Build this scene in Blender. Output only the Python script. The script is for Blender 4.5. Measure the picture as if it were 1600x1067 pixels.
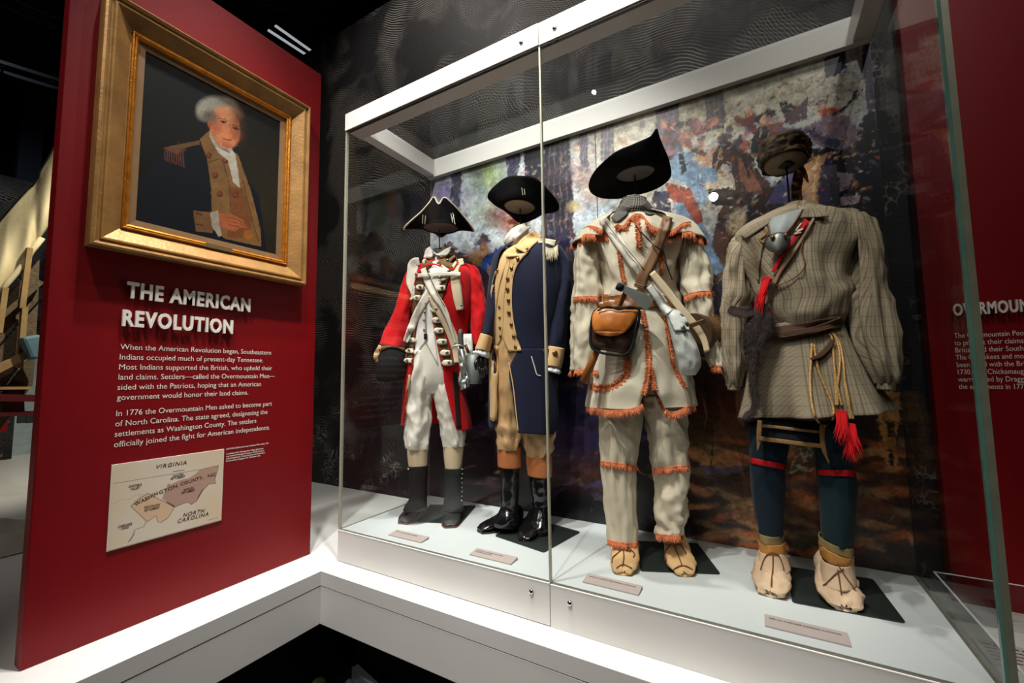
import bpy, bmesh, math, random
import numpy as np
from mathutils import Vector, Matrix, noise
from mathutils.bvhtree import BVHTree

for o in list(bpy.data.objects):
    bpy.data.objects.remove(o)
scene = bpy.context.scene
COL = scene.collection
random.seed(7)
rng = np.random.RandomState(11)

# ------------------------------------------------------------------ camera
F_PX = 663.92
CAM = np.array([1.75852, -1.37987, 0.85539])
def rotm(a, b, c):
    ca, sa, cb, sb, cc, sc = math.cos(a), math.sin(a), math.cos(b), math.sin(b), math.cos(c), math.sin(c)
    Rx = np.array([[1, 0, 0], [0, ca, -sa], [0, sa, ca]])
    Ry = np.array([[cb, 0, sb], [0, 1, 0], [-sb, 0, cb]])
    Rz = np.array([[cc, -sc, 0], [sc, cc, 0], [0, 0, 1]])
    return Rz @ Ry @ Rx
CR = rotm(1.651773, 0.013896, 0.524098)
cam_data = bpy.data.cameras.new('camera')
cam_data.sensor_width = 36.0
cam_data.lens = F_PX / 1600 * 36.0
cam_data.clip_start = 0.02
cam = bpy.data.objects.new('camera', cam_data)
COL.objects.link(cam)
M = Matrix([list(CR[i]) + [CAM[i]] for i in range(3)] + [[0, 0, 0, 1]])
cam.matrix_world = M
scene.camera = cam

# ------------------------------------------------------------------ world, exposure, lights
world = bpy.data.worlds.new('world'); scene.world = world
world.use_nodes = True
world.node_tree.nodes['Background'].inputs[0].default_value = (0.9, 0.95, 1.0, 1)
world.node_tree.nodes['Background'].inputs[1].default_value = 0.012
scene.view_settings.view_transform = 'Standard'
scene.view_settings.look = 'None'
scene.view_settings.exposure = 0.0
scene.view_settings.gamma = 1.0
scene.view_settings.use_curve_mapping = False

def spot(name, loc, target, watts, size=60, blend=0.6, radius=0.05, color=(1, 0.95, 0.88)):
    l = bpy.data.lights.new(name, 'SPOT')
    l.energy = watts; l.spot_size = math.radians(size); l.spot_blend = blend
    l.shadow_soft_size = radius; l.color = color
    o = bpy.data.objects.new(name, l); COL.objects.link(o)
    o.location = loc
    o.rotation_euler = (Vector(target) - Vector(loc)).to_track_quat('-Z', 'Y').to_euler()
    return o
def area(name, loc, target, watts, sx, sy, color=(1, 0.96, 0.9)):
    l = bpy.data.lights.new(name, 'AREA')
    l.shape = 'RECTANGLE'; l.size = sx; l.size_y = sy; l.energy = watts; l.color = color
    o = bpy.data.objects.new(name, l); COL.objects.link(o)
    o.location = loc
    o.rotation_euler = (Vector(target) - Vector(loc)).to_track_quat('-Z', 'Y').to_euler()
    return o
#LIGHTS
spot('spot_case_front_left', (0.8, -1.7, 4.3), (0.60, 0.2, 1.0), 420, 50, 0.7, 0.04, (1, 0.96, 0.90))
spot('spot_case_front_right', (1.3, -1.9, 4.3), (1.25, 0.25, 1.1), 260, 36, 0.8, 0.025, (1, 0.94, 0.85))
spot('spot_case_top', (0.8, -0.35, 4.4), (0.75, -0.05, 0.2), 480, 50, 0.7, 0.05, (1, 0.97, 0.93))
spot('spot_panel', (1.1, 0.1, 4.2), (-0.19, -0.50, 1.0), 60, 40, 0.8, 0.03, (1, 0.92, 0.82))
spot('spot_ledge', (0.5, -0.7, 4.3), (0.1, -0.45, 0.0), 420, 36, 0.7, 0.05, (1, 0.98, 0.95))
spot('spot_wagon', (-1.2, 0.4, 4.5), (-3.1, -0.5, 2.2), 620, 50, 0.7, 0.06, (1, 0.93, 0.75))
spot('spot_far_platform', (-1.2, -0.6, 4.0), (-2.4, -0.4, 0.0), 60, 60, 0.7, 0.06, (1, 0.97, 0.93))
spot('spot_fill_wall_left', (-0.4, -0.7, 4.8), (-0.3, 0.92, 2.6), 150, 75, 0.9, 0.05, (1, 0.93, 0.85))  # added fill so the engraved wall's lines show
spot('spot_fill_wall_right', (1.6, -0.9, 4.9), (1.4, 0.92, 2.9), 130, 70, 0.9, 0.05, (1, 0.95, 0.9))  # second added fill, on the wall above the case
spot('spot_fill_low_front', (1.4, -4.2, 3.0), (0.9, -0.1, -0.1), 60, 46, 0.9, 0.05, (1, 0.96, 0.92))  # added low fill that brightens the plinth fascia
spot('spot_fill_far_wall', (-4.2, -1.6, 5.0), (-6.6, 0.0, 3.0), 120, 70, 0.9, 0.05, (0.92, 0.96, 1.0))  # added fill to lift the unlit far engraved wall
spot('spot_right_wall', (2.6, -0.9, 4.3), (2.5, 0.8, 1.2), 85, 44, 0.8, 0.05, (1, 0.93, 0.85))
spot('spot_fill_left', (0.2, -3.4, 4.3), (0.7, 0.3, 0.7), 190, 46, 0.9, 0.02, (1, 0.95, 0.88))
spot('spot_fill_right', (2.8, -3.2, 4.3), (1.5, 0.3, 0.7), 60, 50, 0.9, 0.02, (1, 0.93, 0.84))

# ------------------------------------------------------------------ geometry helpers
def ray(u, v):
    return CR @ np.array([(u - 800) / F_PX, -(v - 533.5) / F_PX, -1.0])
def at(u, v, axis, val):
    d = ray(u, v); t = (val - CAM[axis]) / d[axis]
    return Vector(CAM + t * d)
def project(P):
    q = (np.asarray(P) - CAM) @ CR
    return 800 + F_PX * q[..., 0] / -q[..., 2], 533.5 - F_PX * q[..., 1] / -q[..., 2]

def link(o, parent=None):
    COL.objects.link(o)
    if parent is not None: o.parent = parent
    return o
def root_inv(parent):
    m = Matrix.Identity(4)
    if parent is None: return m
    p = parent; chain = []
    while p: chain.append(p); p = p.parent
    for q in reversed(chain):
        m = m @ (Matrix.LocRotScale(q.location, q.rotation_euler, q.scale))
    return m.inverted()
def build(name, verts, faces, mat, parent=None, smooth=True, uvs=None, solid=0, bevel=0, merge=False):
    me = bpy.data.meshes.new(name)
    inv = root_inv(parent)
    vs = [inv @ Vector(v) for v in verts]
    if parent is None and len(vs):
        # origin at the base centre
        xs = [v.x for v in vs]; ys = [v.y for v in vs]; zs = [v.z for v in vs]
        org = Vector(((min(xs) + max(xs)) / 2, (min(ys) + max(ys)) / 2, min(zs)))
        vs = [v - org for v in vs]
    me.from_pydata(vs, [], faces)
    if uvs is not None:
        uvl = me.uv_layers.new(name='UVMap')
        for poly in me.polygons:
            for li in poly.loop_indices:
                uvl.data[li].uv = uvs[me.loops[li].vertex_index]
    if smooth:
        for p in me.polygons: p.use_smooth = True
    if isinstance(mat, (list, tuple)):
        for m in mat: me.materials.append(m)
    elif mat: me.materials.append(mat)
    o = bpy.data.objects.new(name, me)
    link(o, parent)
    if parent is None and len(vs): o.location = org
    if solid:
        md = o.modifiers.new('solid', 'SOLIDIFY'); md.thickness = solid; md.offset = 0
    if bevel:
        md = o.modifiers.new('bevel', 'BEVEL'); md.width = bevel; md.segments = 2; md.limit_method = 'ANGLE'
    return o
def tag(o, label, cat, group=None, kind=None):
    o['label'] = label; o['category'] = cat
    if group: o['group'] = group
    if kind: o['kind'] = kind
    return o
def empty(name, loc, label=None, cat=None, rz=0, group=None):
    o = bpy.data.objects.new(name, None); o.empty_display_size = 0.05
    COL.objects.link(o); o.location = loc; o.rotation_euler = (0, 0, rz)
    if label: tag(o, label, cat, group)
    return o
def box_vf(x0, y0, z0, x1, y1, z1):
    v = [(x0, y0, z0), (x1, y0, z0), (x1, y1, z0), (x0, y1, z0), (x0, y0, z1), (x1, y0, z1), (x1, y1, z1), (x0, y1, z1)]
    f = [(0, 3, 2, 1), (4, 5, 6, 7), (0, 1, 5, 4), (1, 2, 6, 5), (2, 3, 7, 6), (3, 0, 4, 7)]
    return v, f
def box(name, a, b, mat, parent=None, bevel=0.0015):
    v, f = box_vf(*a, *b)
    return build(name, v, f, mat, parent, smooth=False, bevel=bevel)
def structure(o):
    o['kind'] = 'structure'; return o
class MB:
    def __init__(s): s.v = []; s.f = []
    def add(s, v, f):
        n = len(s.v); s.v += [tuple(p) for p in v]; s.f += [tuple(i + n for i in q) for q in f]
    def box(s, a, b): s.add(*box_vf(*a, *b))
    def bar(s, p, q, w, h=None, up=Vector((0, 0, 1))):
        p = Vector(p); q = Vector(q); h = h or w
        d = (q - p).normalized(); x = d.cross(up)
        if x.length < 1e-4: x = d.cross(Vector((0, 1, 0)))
        x.normalize(); y = x.cross(d)
        v = []
        for c in (p, q):
            for sx, sy in ((-1, -1), (1, -1), (1, 1), (-1, 1)):
                v.append(c + x * sx * w / 2 + y * sy * h / 2)
        s.add(v, [(0, 1, 2, 3), (7, 6, 5, 4), (0, 4, 5, 1), (1, 5, 6, 2), (2, 6, 7, 3), (3, 7, 4, 0)])
    def tube(s, pts, r, seg=8, cap=True):
        pts = [Vector(p) for p in pts]; n = len(pts); base = len(s.v)
        rr = r if isinstance(r, (list, tuple)) else [r] * n
        up = Vector((0, 0, 1)); px = None
        for i, p in enumerate(pts):
            d = (pts[min(i + 1, n - 1)] - pts[max(i - 1, 0)]).normalized()
            if px is None:
                px = d.cross(up)
                if px.length < 1e-3: px = d.cross(Vector((1, 0, 0)))
            x = (px - d * px.dot(d)).normalized(); y = d.cross(x); px = x
            for k in range(seg):
                a = 2 * math.pi * k / seg
                s.v.append(tuple(p + (x * math.cos(a) + y * math.sin(a)) * rr[i]))
        for i in range(n - 1):
            for k in range(seg):
                k2 = (k + 1) % seg
                s.f.append((base + i * seg + k, base + i * seg + k2, base + (i + 1) * seg + k2, base + (i + 1) * seg + k))
        if cap:
            s.f.append(tuple(base + k for k in reversed(range(seg))))
            s.f.append(tuple(base + (n - 1) * seg + k for k in range(seg)))
    def build(s, name, mat, parent=None, smooth=False, **k):
        return build(name, s.v, s.f, mat, parent, smooth=smooth, **k)

def catmull(pts, n):
    P = [np.array(p, float) for p in pts]
    if len(P) == 2:
        return [P[0] + (P[1] - P[0]) * t for t in np.linspace(0, 1, n)]
    out = []
    m = len(P) - 1
    for k in range(n):
        t = k / (n - 1) * m
        i = min(int(t), m - 1); t -= i
        p0 = P[i - 1] if i > 0 else 2 * P[0] - P[1]
        p1, p2 = P[i], P[i + 1]
        p3 = P[i + 2] if i + 2 <= m else 2 * P[m] - P[m - 1]
        out.append(0.5 * ((2 * p1) + (-p0 + p2) * t + (2 * p0 - 5 * p1 + 4 * p2 - p3) * t * t + (-p0 + 3 * p1 - 3 * p2 + p3) * t ** 3))
    return out
def catmull_arc(pts, n):
    """evenly spaced along length"""
    d = catmull(pts, max(60, len(pts) * 16)); d = np.array(d)
    L = np.r_[0, np.cumsum(np.linalg.norm(np.diff(d, axis=0), axis=1))]
    t = np.linspace(0, L[-1], n)
    return [np.array([np.interp(x, L, d[:, c]) for c in range(d.shape[1])]) for x in t]

# ------------------------------------------------------------------ materials
def nodes(name):
    m = bpy.data.materials.new(name); m.use_nodes = True
    nt = m.node_tree; b = nt.nodes['Principled BSDF']
    return m, nt, b
def N(nt, t, **k):
    n = nt.nodes.new(t)
    for a, v in k.items(): setattr(n, a, v)
    return n
def mat(name, col, rough=0.7, metal=0.0, var=0.12, vscale=18, bump=0.0, bscale=200, sheen=0.0, spec=0.5, coat=0.0, stretch=None, col2=None):
    m, nt, b = nodes(name)
    tc = N(nt, 'ShaderNodeTexCoord'); src = tc.outputs['Object']
    if stretch:
        mp = N(nt, 'ShaderNodeMapping'); mp.inputs['Scale'].default_value = stretch
        nt.links.new(src, mp.inputs[0]); src = mp.outputs[0]
    nz = N(nt, 'ShaderNodeTexNoise'); nz.inputs['Scale'].default_value = vscale; nz.inputs['Detail'].default_value = 5
    nt.links.new(src, nz.inputs['Vector'])
    mx = N(nt, 'ShaderNodeMix', data_type='RGBA')
    rp = N(nt, 'ShaderNodeMapRange'); rp.inputs[1].default_value = 0.3; rp.inputs[2].default_value = 0.7
    nt.links.new(nz.outputs['Fac'], rp.inputs[0]); nt.links.new(rp.outputs[0], mx.inputs['Factor'])
    c1 = [max(0, c * (1 - var)) for c in col[:3]]; c2 = col2 or [min(1, c * (1 + var)) for c in col[:3]]
    mx.inputs['A'].default_value = (*c1, 1); mx.inputs['B'].default_value = (*c2[:3], 1)
    nt.links.new(mx.outputs['Result'], b.inputs['Base Color'])
    b.inputs['Roughness'].default_value = rough; b.inputs['Metallic'].default_value = metal
    b.inputs['Specular IOR Level'].default_value = spec
    if sheen: b.inputs['Sheen Weight'].default_value = sheen
    if coat: b.inputs['Coat Weight'].default_value = coat
    if bump:
        n2 = N(nt, 'ShaderNodeTexNoise'); n2.inputs['Scale'].default_value = bscale; n2.inputs['Detail'].default_value = 3
        nt.links.new(src, n2.inputs['Vector'])
        bp = N(nt, 'ShaderNodeBump'); bp.inputs['Strength'].default_value = bump; bp.inputs['Distance'].default_value = 0.002
        nt.links.new(n2.outputs['Fac'], bp.inputs['Height']); nt.links.new(bp.outputs[0], b.inputs['Normal'])
    return m
def s2l(r, g, b):
    f = lambda c: (c / 255 / 12.92) if c / 255 <= 0.04045 else ((c / 255 + 0.055) / 1.055) ** 2.4
    return (f(r), f(g), f(b))
def cloth(name, col, rough=0.85, bump=0.35, sheen=0.0, var=0.1, spec=0.25):
    return mat(name, col, rough, 0, var, 14, bump, 420, sheen, spec)
def stripes(name, base, lines, bands, rough=0.9, spec=0.2):
    """woven pattern on UV (metres): bands = list of (axis, period, width, colour index strength)"""
    m, nt, b = nodes(name)
    uv = N(nt, 'ShaderNodeUVMap'); sp = N(nt, 'ShaderNodeSeparateXYZ'); nt.links.new(uv.outputs[0], sp.inputs[0])
    prev = None
    rgb = N(nt, 'ShaderNodeRGB'); rgb.outputs[0].default_value = (*base, 1); prev = rgb.outputs[0]
    for (ax, period, width, strength, off) in bands:
        a = N(nt, 'ShaderNodeMath', operation='MULTIPLY_ADD'); a.inputs[1].default_value = 1 / period; a.inputs[2].default_value = off
        nt.links.new(sp.outputs[ax], a.inputs[0])
        fr = N(nt, 'ShaderNodeMath', operation='FRACT'); nt.links.new(a.outputs[0], fr.inputs[0])
        lt = N(nt, 'ShaderNodeMath', operation='LESS_THAN'); lt.inputs[1].default_value = width; nt.links.new(fr.outputs[0], lt.inputs[0])
        ml = N(nt, 'ShaderNodeMath', operation='MULTIPLY'); ml.inputs[1].default_value = strength; nt.links.new(lt.outputs[0], ml.inputs[0])
        mx = N(nt, 'ShaderNodeMix', data_type='RGBA'); nt.links.new(ml.outputs[0], mx.inputs['Factor'])
        nt.links.new(prev, mx.inputs['A']); mx.inputs['B'].default_value = (*lines, 1); prev = mx.outputs['Result']
    nt.links.new(prev, b.inputs['Base Color'])
    b.inputs['Roughness'].default_value = rough; b.inputs['Specular IOR Level'].default_value = spec
    n2 = N(nt, 'ShaderNodeTexNoise'); n2.inputs['Scale'].default_value = 300
    bp = N(nt, 'ShaderNodeBump'); bp.inputs['Strength'].default_value = 0.3; bp.inputs['Distance'].default_value = 0.002
    nt.links.new(n2.outputs['Fac'], bp.inputs['Height']); nt.links.new(bp.outputs[0], b.inputs['Normal'])
    return m
def print_mat(name, rough=0.5, spec=0.5, coat=0.0):
    m, nt, b = nodes(name)
    a = N(nt, 'ShaderNodeAttribute'); a.attribute_name = 'print'
    nt.links.new(a.outputs['Color'], b.inputs['Base Color'])
    b.inputs['Roughness'].default_value = rough; b.inputs['Specular IOR Level'].default_value = spec; b.inputs['Coat Weight'].default_value = coat
    return m
def emis(name, col, st):
    m, nt, b = nodes(name)
    b.inputs['Base Color'].default_value = (*col, 1)
    b.inputs['Emission Color'].default_value = (*col, 1); b.inputs['Emission Strength'].default_value = st
    return m
def glass(name, tint=(0.975, 0.985, 0.98), ior=1.4, gloss=(1, 1, 1)):
    m = bpy.data.materials.new(name); m.use_nodes = True
    nt = m.node_tree; nt.nodes.clear()
    out = N(nt, 'ShaderNodeOutputMaterial'); mx = N(nt, 'ShaderNodeMixShader')
    tr = N(nt, 'ShaderNodeBsdfTransparent'); tr.inputs[0].default_value = (*tint, 1)
    gl = N(nt, 'ShaderNodeBsdfGlossy'); gl.inputs['Roughness'].default_value = 0.0; gl.inputs[0].default_value = (*gloss, 1)
    ge = N(nt, 'ShaderNodeNewGeometry'); dt = N(nt, 'ShaderNodeVectorMath', operation='DOT_PRODUCT')
    nt.links.new(ge.outputs['Normal'], dt.inputs[0]); nt.links.new(ge.outputs['Incoming'], dt.inputs[1])
    ab = N(nt, 'ShaderNodeMath', operation='ABSOLUTE'); nt.links.new(dt.outputs['Value'], ab.inputs[0])
    om = N(nt, 'ShaderNodeMath', operation='SUBTRACT'); om.inputs[0].default_value = 1; nt.links.new(ab.outputs[0], om.inputs[1])
    pw = N(nt, 'ShaderNodeMath', operation='POWER'); pw.inputs[1].default_value = 5; nt.links.new(om.outputs[0], pw.inputs[0])
    f0 = ((ior - 1) / (ior + 1)) ** 2 * 0.6
    fr = N(nt, 'ShaderNodeMath', operation='MULTIPLY_ADD'); fr.inputs[1].default_value = 0.35; fr.inputs[2].default_value = f0; nt.links.new(pw.outputs[0], fr.inputs[0])
    nt.links.new(fr.outputs[0], mx.inputs[0]); nt.links.new(tr.outputs[0], mx.inputs[1]); nt.links.new(gl.outputs[0], mx.inputs[2])
    nt.links.new(mx.outputs[0], out.inputs[0])
    return m

M_white = mat('white_lacquer', (0.74, 0.73, 0.70), 0.38, var=0.02, vscale=3, bump=0.02, bscale=60)
M_fascia = mat('plinth_grey_white', (0.60, 0.59, 0.57), 0.42, var=0.03, vscale=3)
M_red = mat('red_panel_paint', s2l(120, 1, 10), 0.45, var=0.05, vscale=4, bump=0.2, bscale=380, spec=0.3)
M_redside = mat('red_panel_edge', s2l(140, 10, 18), 0.4, var=0.05, spec=0.5)
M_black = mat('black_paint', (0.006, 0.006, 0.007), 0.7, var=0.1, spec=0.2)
M_darkfloor = mat('dark_floor', (0.012, 0.012, 0.012), 0.45, var=0.3, vscale=5)
M_seam = mat('shadow_seam', (0.02, 0.02, 0.02), 0.8)
M_alu = mat('brushed_aluminium', (0.66, 0.65, 0.60), 0.3, metal=0.9, var=0.03)
M_glassedge = mat('glass_edge_green', (0.10, 0.22, 0.18), 0.15, var=0.1, spec=0.8)
M_glass = glass('case_glass')
M_acryl = glass('acrylic', (0.96, 0.97, 0.97), 1.4)
M_steel = mat('lock_steel', (0.55, 0.55, 0.56), 0.2, metal=1.0, var=0.1)
M_letter = mat('raised_letter_white', s2l(228, 224, 214), 0.5, var=0.02)
M_ink_white = mat('white_vinyl', s2l(235, 228, 216), 0.6, var=0.01)
M_ink_dark = mat('dark_ink', s2l(45, 36, 34), 0.7, var=0.05)
M_ink_brown = mat('brown_ink', s2l(70, 45, 40), 0.7, var=0.05)
M_card = mat('mauve_grey_card', s2l(176, 162, 158), 0.7, var=0.02)
M_plate = mat('black_mannequin_plate', s2l(34, 40, 38), 0.5, var=0.08)

# ------------------------------------------------------------------ painting helper (flat prints)
class Canvas:
    def __init__(s, u0, v0, u1, v1, sc=1.5, base=(0.5, 0.5, 0.5)):
        s.u0, s.v0, s.sc = u0, v0, sc
        s.w = int((u1 - u0) * sc); s.h = int((v1 - v0) * sc)
        s.a = np.zeros((s.h, s.w, 3)); s.a[:] = np.array(base)
    def _t(s, pts): return [((p[0] - s.u0) * s.sc, (p[1] - s.v0) * s.sc) for p in pts]
    def poly(s, pts, col, al=1.0):
        P = s._t(pts); xs = [p[0] for p in P]; ys = [p[1] for p in P]
        x0, x1 = max(0, int(min(xs)) - 1), min(s.w, int(max(xs)) + 2); y0, y1 = max(0, int(min(ys)) - 1), min(s.h, int(max(ys)) + 2)
        if x1 <= x0 or y1 <= y0: return
        Y, X = np.mgrid[y0:y1, x0:x1]; X = X + 0.5; Y = Y + 0.5
        ins = np.zeros(X.shape, bool)
        for i in range(len(P)):
            (ax, ay), (bx, by) = P[i], P[i - 1]
            if ay == by: continue
            c = ((ay > Y) != (by > Y)) & (X < (bx - ax) * (Y - ay) / (by - ay) + ax)
            ins ^= c
        sub = s.a[y0:y1, x0:x1]; k = (ins * al)[..., None]
        sub[:] = sub * (1 - k) + np.array(s2l(*col)) * k
    def ell(s, c, rx, ry, rot, col, al=1.0, soft=0.0):
        (cx, cy), = s._t([c]); rx *= s.sc; ry *= s.sc; r = max(rx, ry) * (1 + soft) + 2
        x0, x1 = max(0, int(cx - r)), min(s.w, int(cx + r)); y0, y1 = max(0, int(cy - r)), min(s.h, int(cy + r))
        if x1 <= x0 or y1 <= y0: return
        Y, X = np.mgrid[y0:y1, x0:x1]; X = X - cx; Y = Y - cy; a = math.radians(rot)
        p = (X * math.cos(a) + Y * math.sin(a)) / rx; q = (-X * math.sin(a) + Y * math.cos(a)) / ry
        d = np.sqrt(p * p + q * q)
        k = (np.clip((1 + soft - d) / max(soft * 2, 0.02), 0, 1) * al)[..., None]
        cc = np.array(s2l(*col)) if max(col) > 1.001 or isinstance(col[0], int) else np.array(col)
        sub = s.a[y0:y1, x0:x1]; sub[:] = sub * (1 - k) + cc * k
    def line(s, pts, w, col, al=1.0):
        for a, b in zip(pts[:-1], pts[1:]):
            a = np.array(a, float); b = np.array(b, float); d = b - a; L = np.hypot(*d)
            if L < 1e-6: continue
            n = np.array([-d[1], d[0]]) / L * w / 2
            s.poly([a + n, b + n, b - n, a - n], col, al)
    def strokes(s, n, L, W, ang, jit, reg=None, spread=40, al=0.8):
        """painterly strokes that pick up the colour beneath them"""
        x0, y0, x1, y1 = reg or (s.u0, s.v0, s.u0 + s.w / s.sc, s.v0 + s.h / s.sc)
        for _ in range(n):
            u = rng.uniform(x0, x1); v = rng.uniform(y0, y1)
            i = int((v - s.v0) * s.sc); j = int((u - s.u0) * s.sc)
            if not (0 <= i < s.h and 0 <= j < s.w): continue
            c = s.a[i, j] * (1 + rng.uniform(-jit, jit)) * (1 + rng.uniform(-jit, jit, 3) * 0.35)
            l = L * rng.uniform(0.4, 1.4)
            s.ell((u + rng.uniform(-3, 3), v + rng.uniform(-3, 3)), l, W * rng.uniform(0.5, 1.3), ang + rng.uniform(-spread, spread), tuple(float(x) for x in np.clip(c, 0, 1)), al, 0.15)
    def sample(s, u, v):
        x = np.clip((u - s.u0) * s.sc, 0, s.w - 1.001); y = np.clip((v - s.v0) * s.sc, 0, s.h - 1.001)
        i = y.astype(int); j = x.astype(int); i2 = np.minimum(i + 1, s.h - 1); j2 = np.minimum(j + 1, s.w - 1)
        fy = (y - i)[..., None]; fx = (x - j)[..., None]
        A = s.a
        return A[i, j] * (1 - fx) * (1 - fy) + A[i, j2] * fx * (1 - fy) + A[i2, j] * (1 - fx) * fy + A[i2, j2] * fx * fy
    def grain(s, amt, scales, seed):
        r = np.random.RandomState(seed); tot = np.zeros((s.h, s.w))
        for sc_ in scales:
            g = r.uniform(-1, 1, (int(s.h / sc_) + 3, int(s.w / sc_) + 3)); Y, X = np.mgrid[0:s.h, 0:s.w] / sc_
            i = Y.astype(int); j = X.astype(int); fy = Y - i; fx = X - j
            tot += g[i, j] * (1 - fx) * (1 - fy) + g[i, j + 1] * fx * (1 - fy) + g[i + 1, j] * (1 - fx) * fy + g[i + 1, j + 1] * fx * fy
        s.a = np.clip(s.a * (1 + amt * tot)[..., None], 0, 1)
    def warp(s, amp, scale, seed):
        r = np.random.RandomState(seed)
        gh, gw = int(s.h / scale) + 3, int(s.w / scale) + 3
        def field():
            g = r.uniform(-1, 1, (gh, gw)); Y, X = np.mgrid[0:s.h, 0:s.w] / scale
            i = Y.astype(int); j = X.astype(int); fy = Y - i; fx = X - j; fy = fy * fy * (3 - 2 * fy); fx = fx * fx * (3 - 2 * fx)
            return g[i, j] * (1 - fx) * (1 - fy) + g[i, j + 1] * fx * (1 - fy) + g[i + 1, j] * (1 - fx) * fy + g[i + 1, j + 1] * fx * fy
        Y, X = np.mgrid[0:s.h, 0:s.w]
        y = np.clip(Y + field() * amp, 0, s.h - 1).astype(int); x = np.clip(X + field() * amp, 0, s.w - 1).astype(int)
        s.a = s.a[y, x].copy()
def crop(x0, y0, sc):
    f = lambda *p: (x0 + p[0] / sc, y0 + p[1] / sc)
    return f
def cpts(c, *pts): return [c(*p) for p in pts]
def print_grid(name, canvas, origin, ex, ey, nx, ny, m, parent):
    """flat printed surface: nx x ny cells from origin along ex, ey with the picture in a colour attribute"""
    o = np.array(origin, float); ex = np.array(ex, float); ey = np.array(ey, float)
    S, T = np.meshgrid(np.linspace(0, 1, nx + 1), np.linspace(0, 1, ny + 1))
    P = o + S[..., None] * ex + T[..., None] * ey
    u, v = project(P.reshape(-1, 3))
    c = canvas.sample(u, v)
    inv = np.array(root_inv(parent)); Q = P.reshape(-1, 3) @ inv[:3, :3].T + inv[:3, 3]
    idx = np.arange((nx + 1) * (ny + 1)).reshape(ny + 1, nx + 1)
    f = np.stack([idx[:-1, :-1], idx[:-1, 1:], idx[1:, 1:], idx[1:, :-1]], -1).reshape(-1, 4)
    me = bpy.data.meshes.new(name)
    me.vertices.add(len(Q)); me.vertices.foreach_set('co', Q.ravel())
    me.loops.add(f.size); me.loops.foreach_set('vertex_index', f.ravel().astype(np.int32))
    me.polygons.add(len(f)); me.polygons.foreach_set('loop_start', np.arange(0, f.size, 4, dtype=np.int32))
    me.update(calc_edges=True)
    at_ = me.color_attributes.new('print', 'FLOAT_COLOR', 'POINT')
    at_.data.foreach_set('color', np.c_[c, np.ones(len(c))].astype(np.float32).ravel())
    me.materials.append(m)
    return link(bpy.data.objects.new(name, me), parent)

# ------------------------------------------------------------------ lettering
def text_verts(s, bold=0.0, extrude=0.0, spacing=1.0, shear=0.0, serif=False):
    cu = bpy.data.curves.new('t', 'FONT'); cu.body = s; cu.size = 1.0
    cu.offset = bold; cu.extrude = extrude; cu.space_character = spacing; cu.shear = shear
    cu.resolution_u = 3
    ob = bpy.data.objects.new('t', cu); COL.objects.link(ob)
    dg = bpy.context.evaluated_depsgraph_get(); dg.update()
    me = bpy.data.meshes.new_from_object(ob.evaluated_get(dg))
    v = np.array([tuple(p.co) for p in me.vertices]); f = [tuple(p.vertices) for p in me.polygons]
    bpy.data.objects.remove(ob); bpy.data.curves.remove(cu); bpy.data.meshes.remove(me)
    if serif and len(v):
        zt = v[:, 2].max(); cnt = {}
        for q in f:
            if all(v[i, 2] > zt - 1e-5 for i in q):
                for a, b in zip(q, q[1:] + q[:1]):
                    cnt[(min(a, b), max(a, b))] = cnt.get((min(a, b), max(a, b)), 0) + 1
        key = lambda i: (round(v[i, 0], 4), round(v[i, 1], 4)); seen = {}
        for (a, b), c_ in cnt.items():
            if c_ == 1: kk = tuple(sorted((key(a), key(b)))); seen[kk] = seen.get(kk, 0) + 1
        add_v = []; n0 = len(v)
        ys = v[:, 1]
        for ((xa, ya), (xb, yb)), c_ in seen.items():
            if c_ != 1 or abs(ya - yb) > 1e-3: continue
            L = abs(xb - xa)
            if not 0.045 < L < 0.17: continue
            y = (ya + yb) / 2; mid = (xa + xb) / 2
            base = abs(y) < 0.03 or abs(y + 0.2) < 0.06
            top = abs(y - 0.5) < 0.07 or y > 0.64
            if not (base or top): continue
            y0, y1 = (y, y + 0.032) if base else (y - 0.032, y)
            x0 = min(xa, xb) - 0.036; x1 = max(xa, xb) + (0.036 if base or y > 0.64 and L > .1 else 0.0)
            n1 = n0 + len(add_v)
            for z in (v[:, 2].min(), zt):
                for (xx, yy) in ((x0, y0), (x1, y0), (x1, y1), (x0, y1)): add_v.append((xx, yy, z))
            f += [(n1 + 4, n1 + 5, n1 + 6, n1 + 7), (n1, n1 + 1, n1 + 5, n1 + 4), (n1 + 1, n1 + 2, n1 + 6, n1 + 5), (n1 + 2, n1 + 3, n1 + 7, n1 + 6), (n1 + 3, n1, n1 + 4, n1 + 7)]
        if add_v: v = np.vstack([v, np.array(add_v)])
    return v, f
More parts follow.
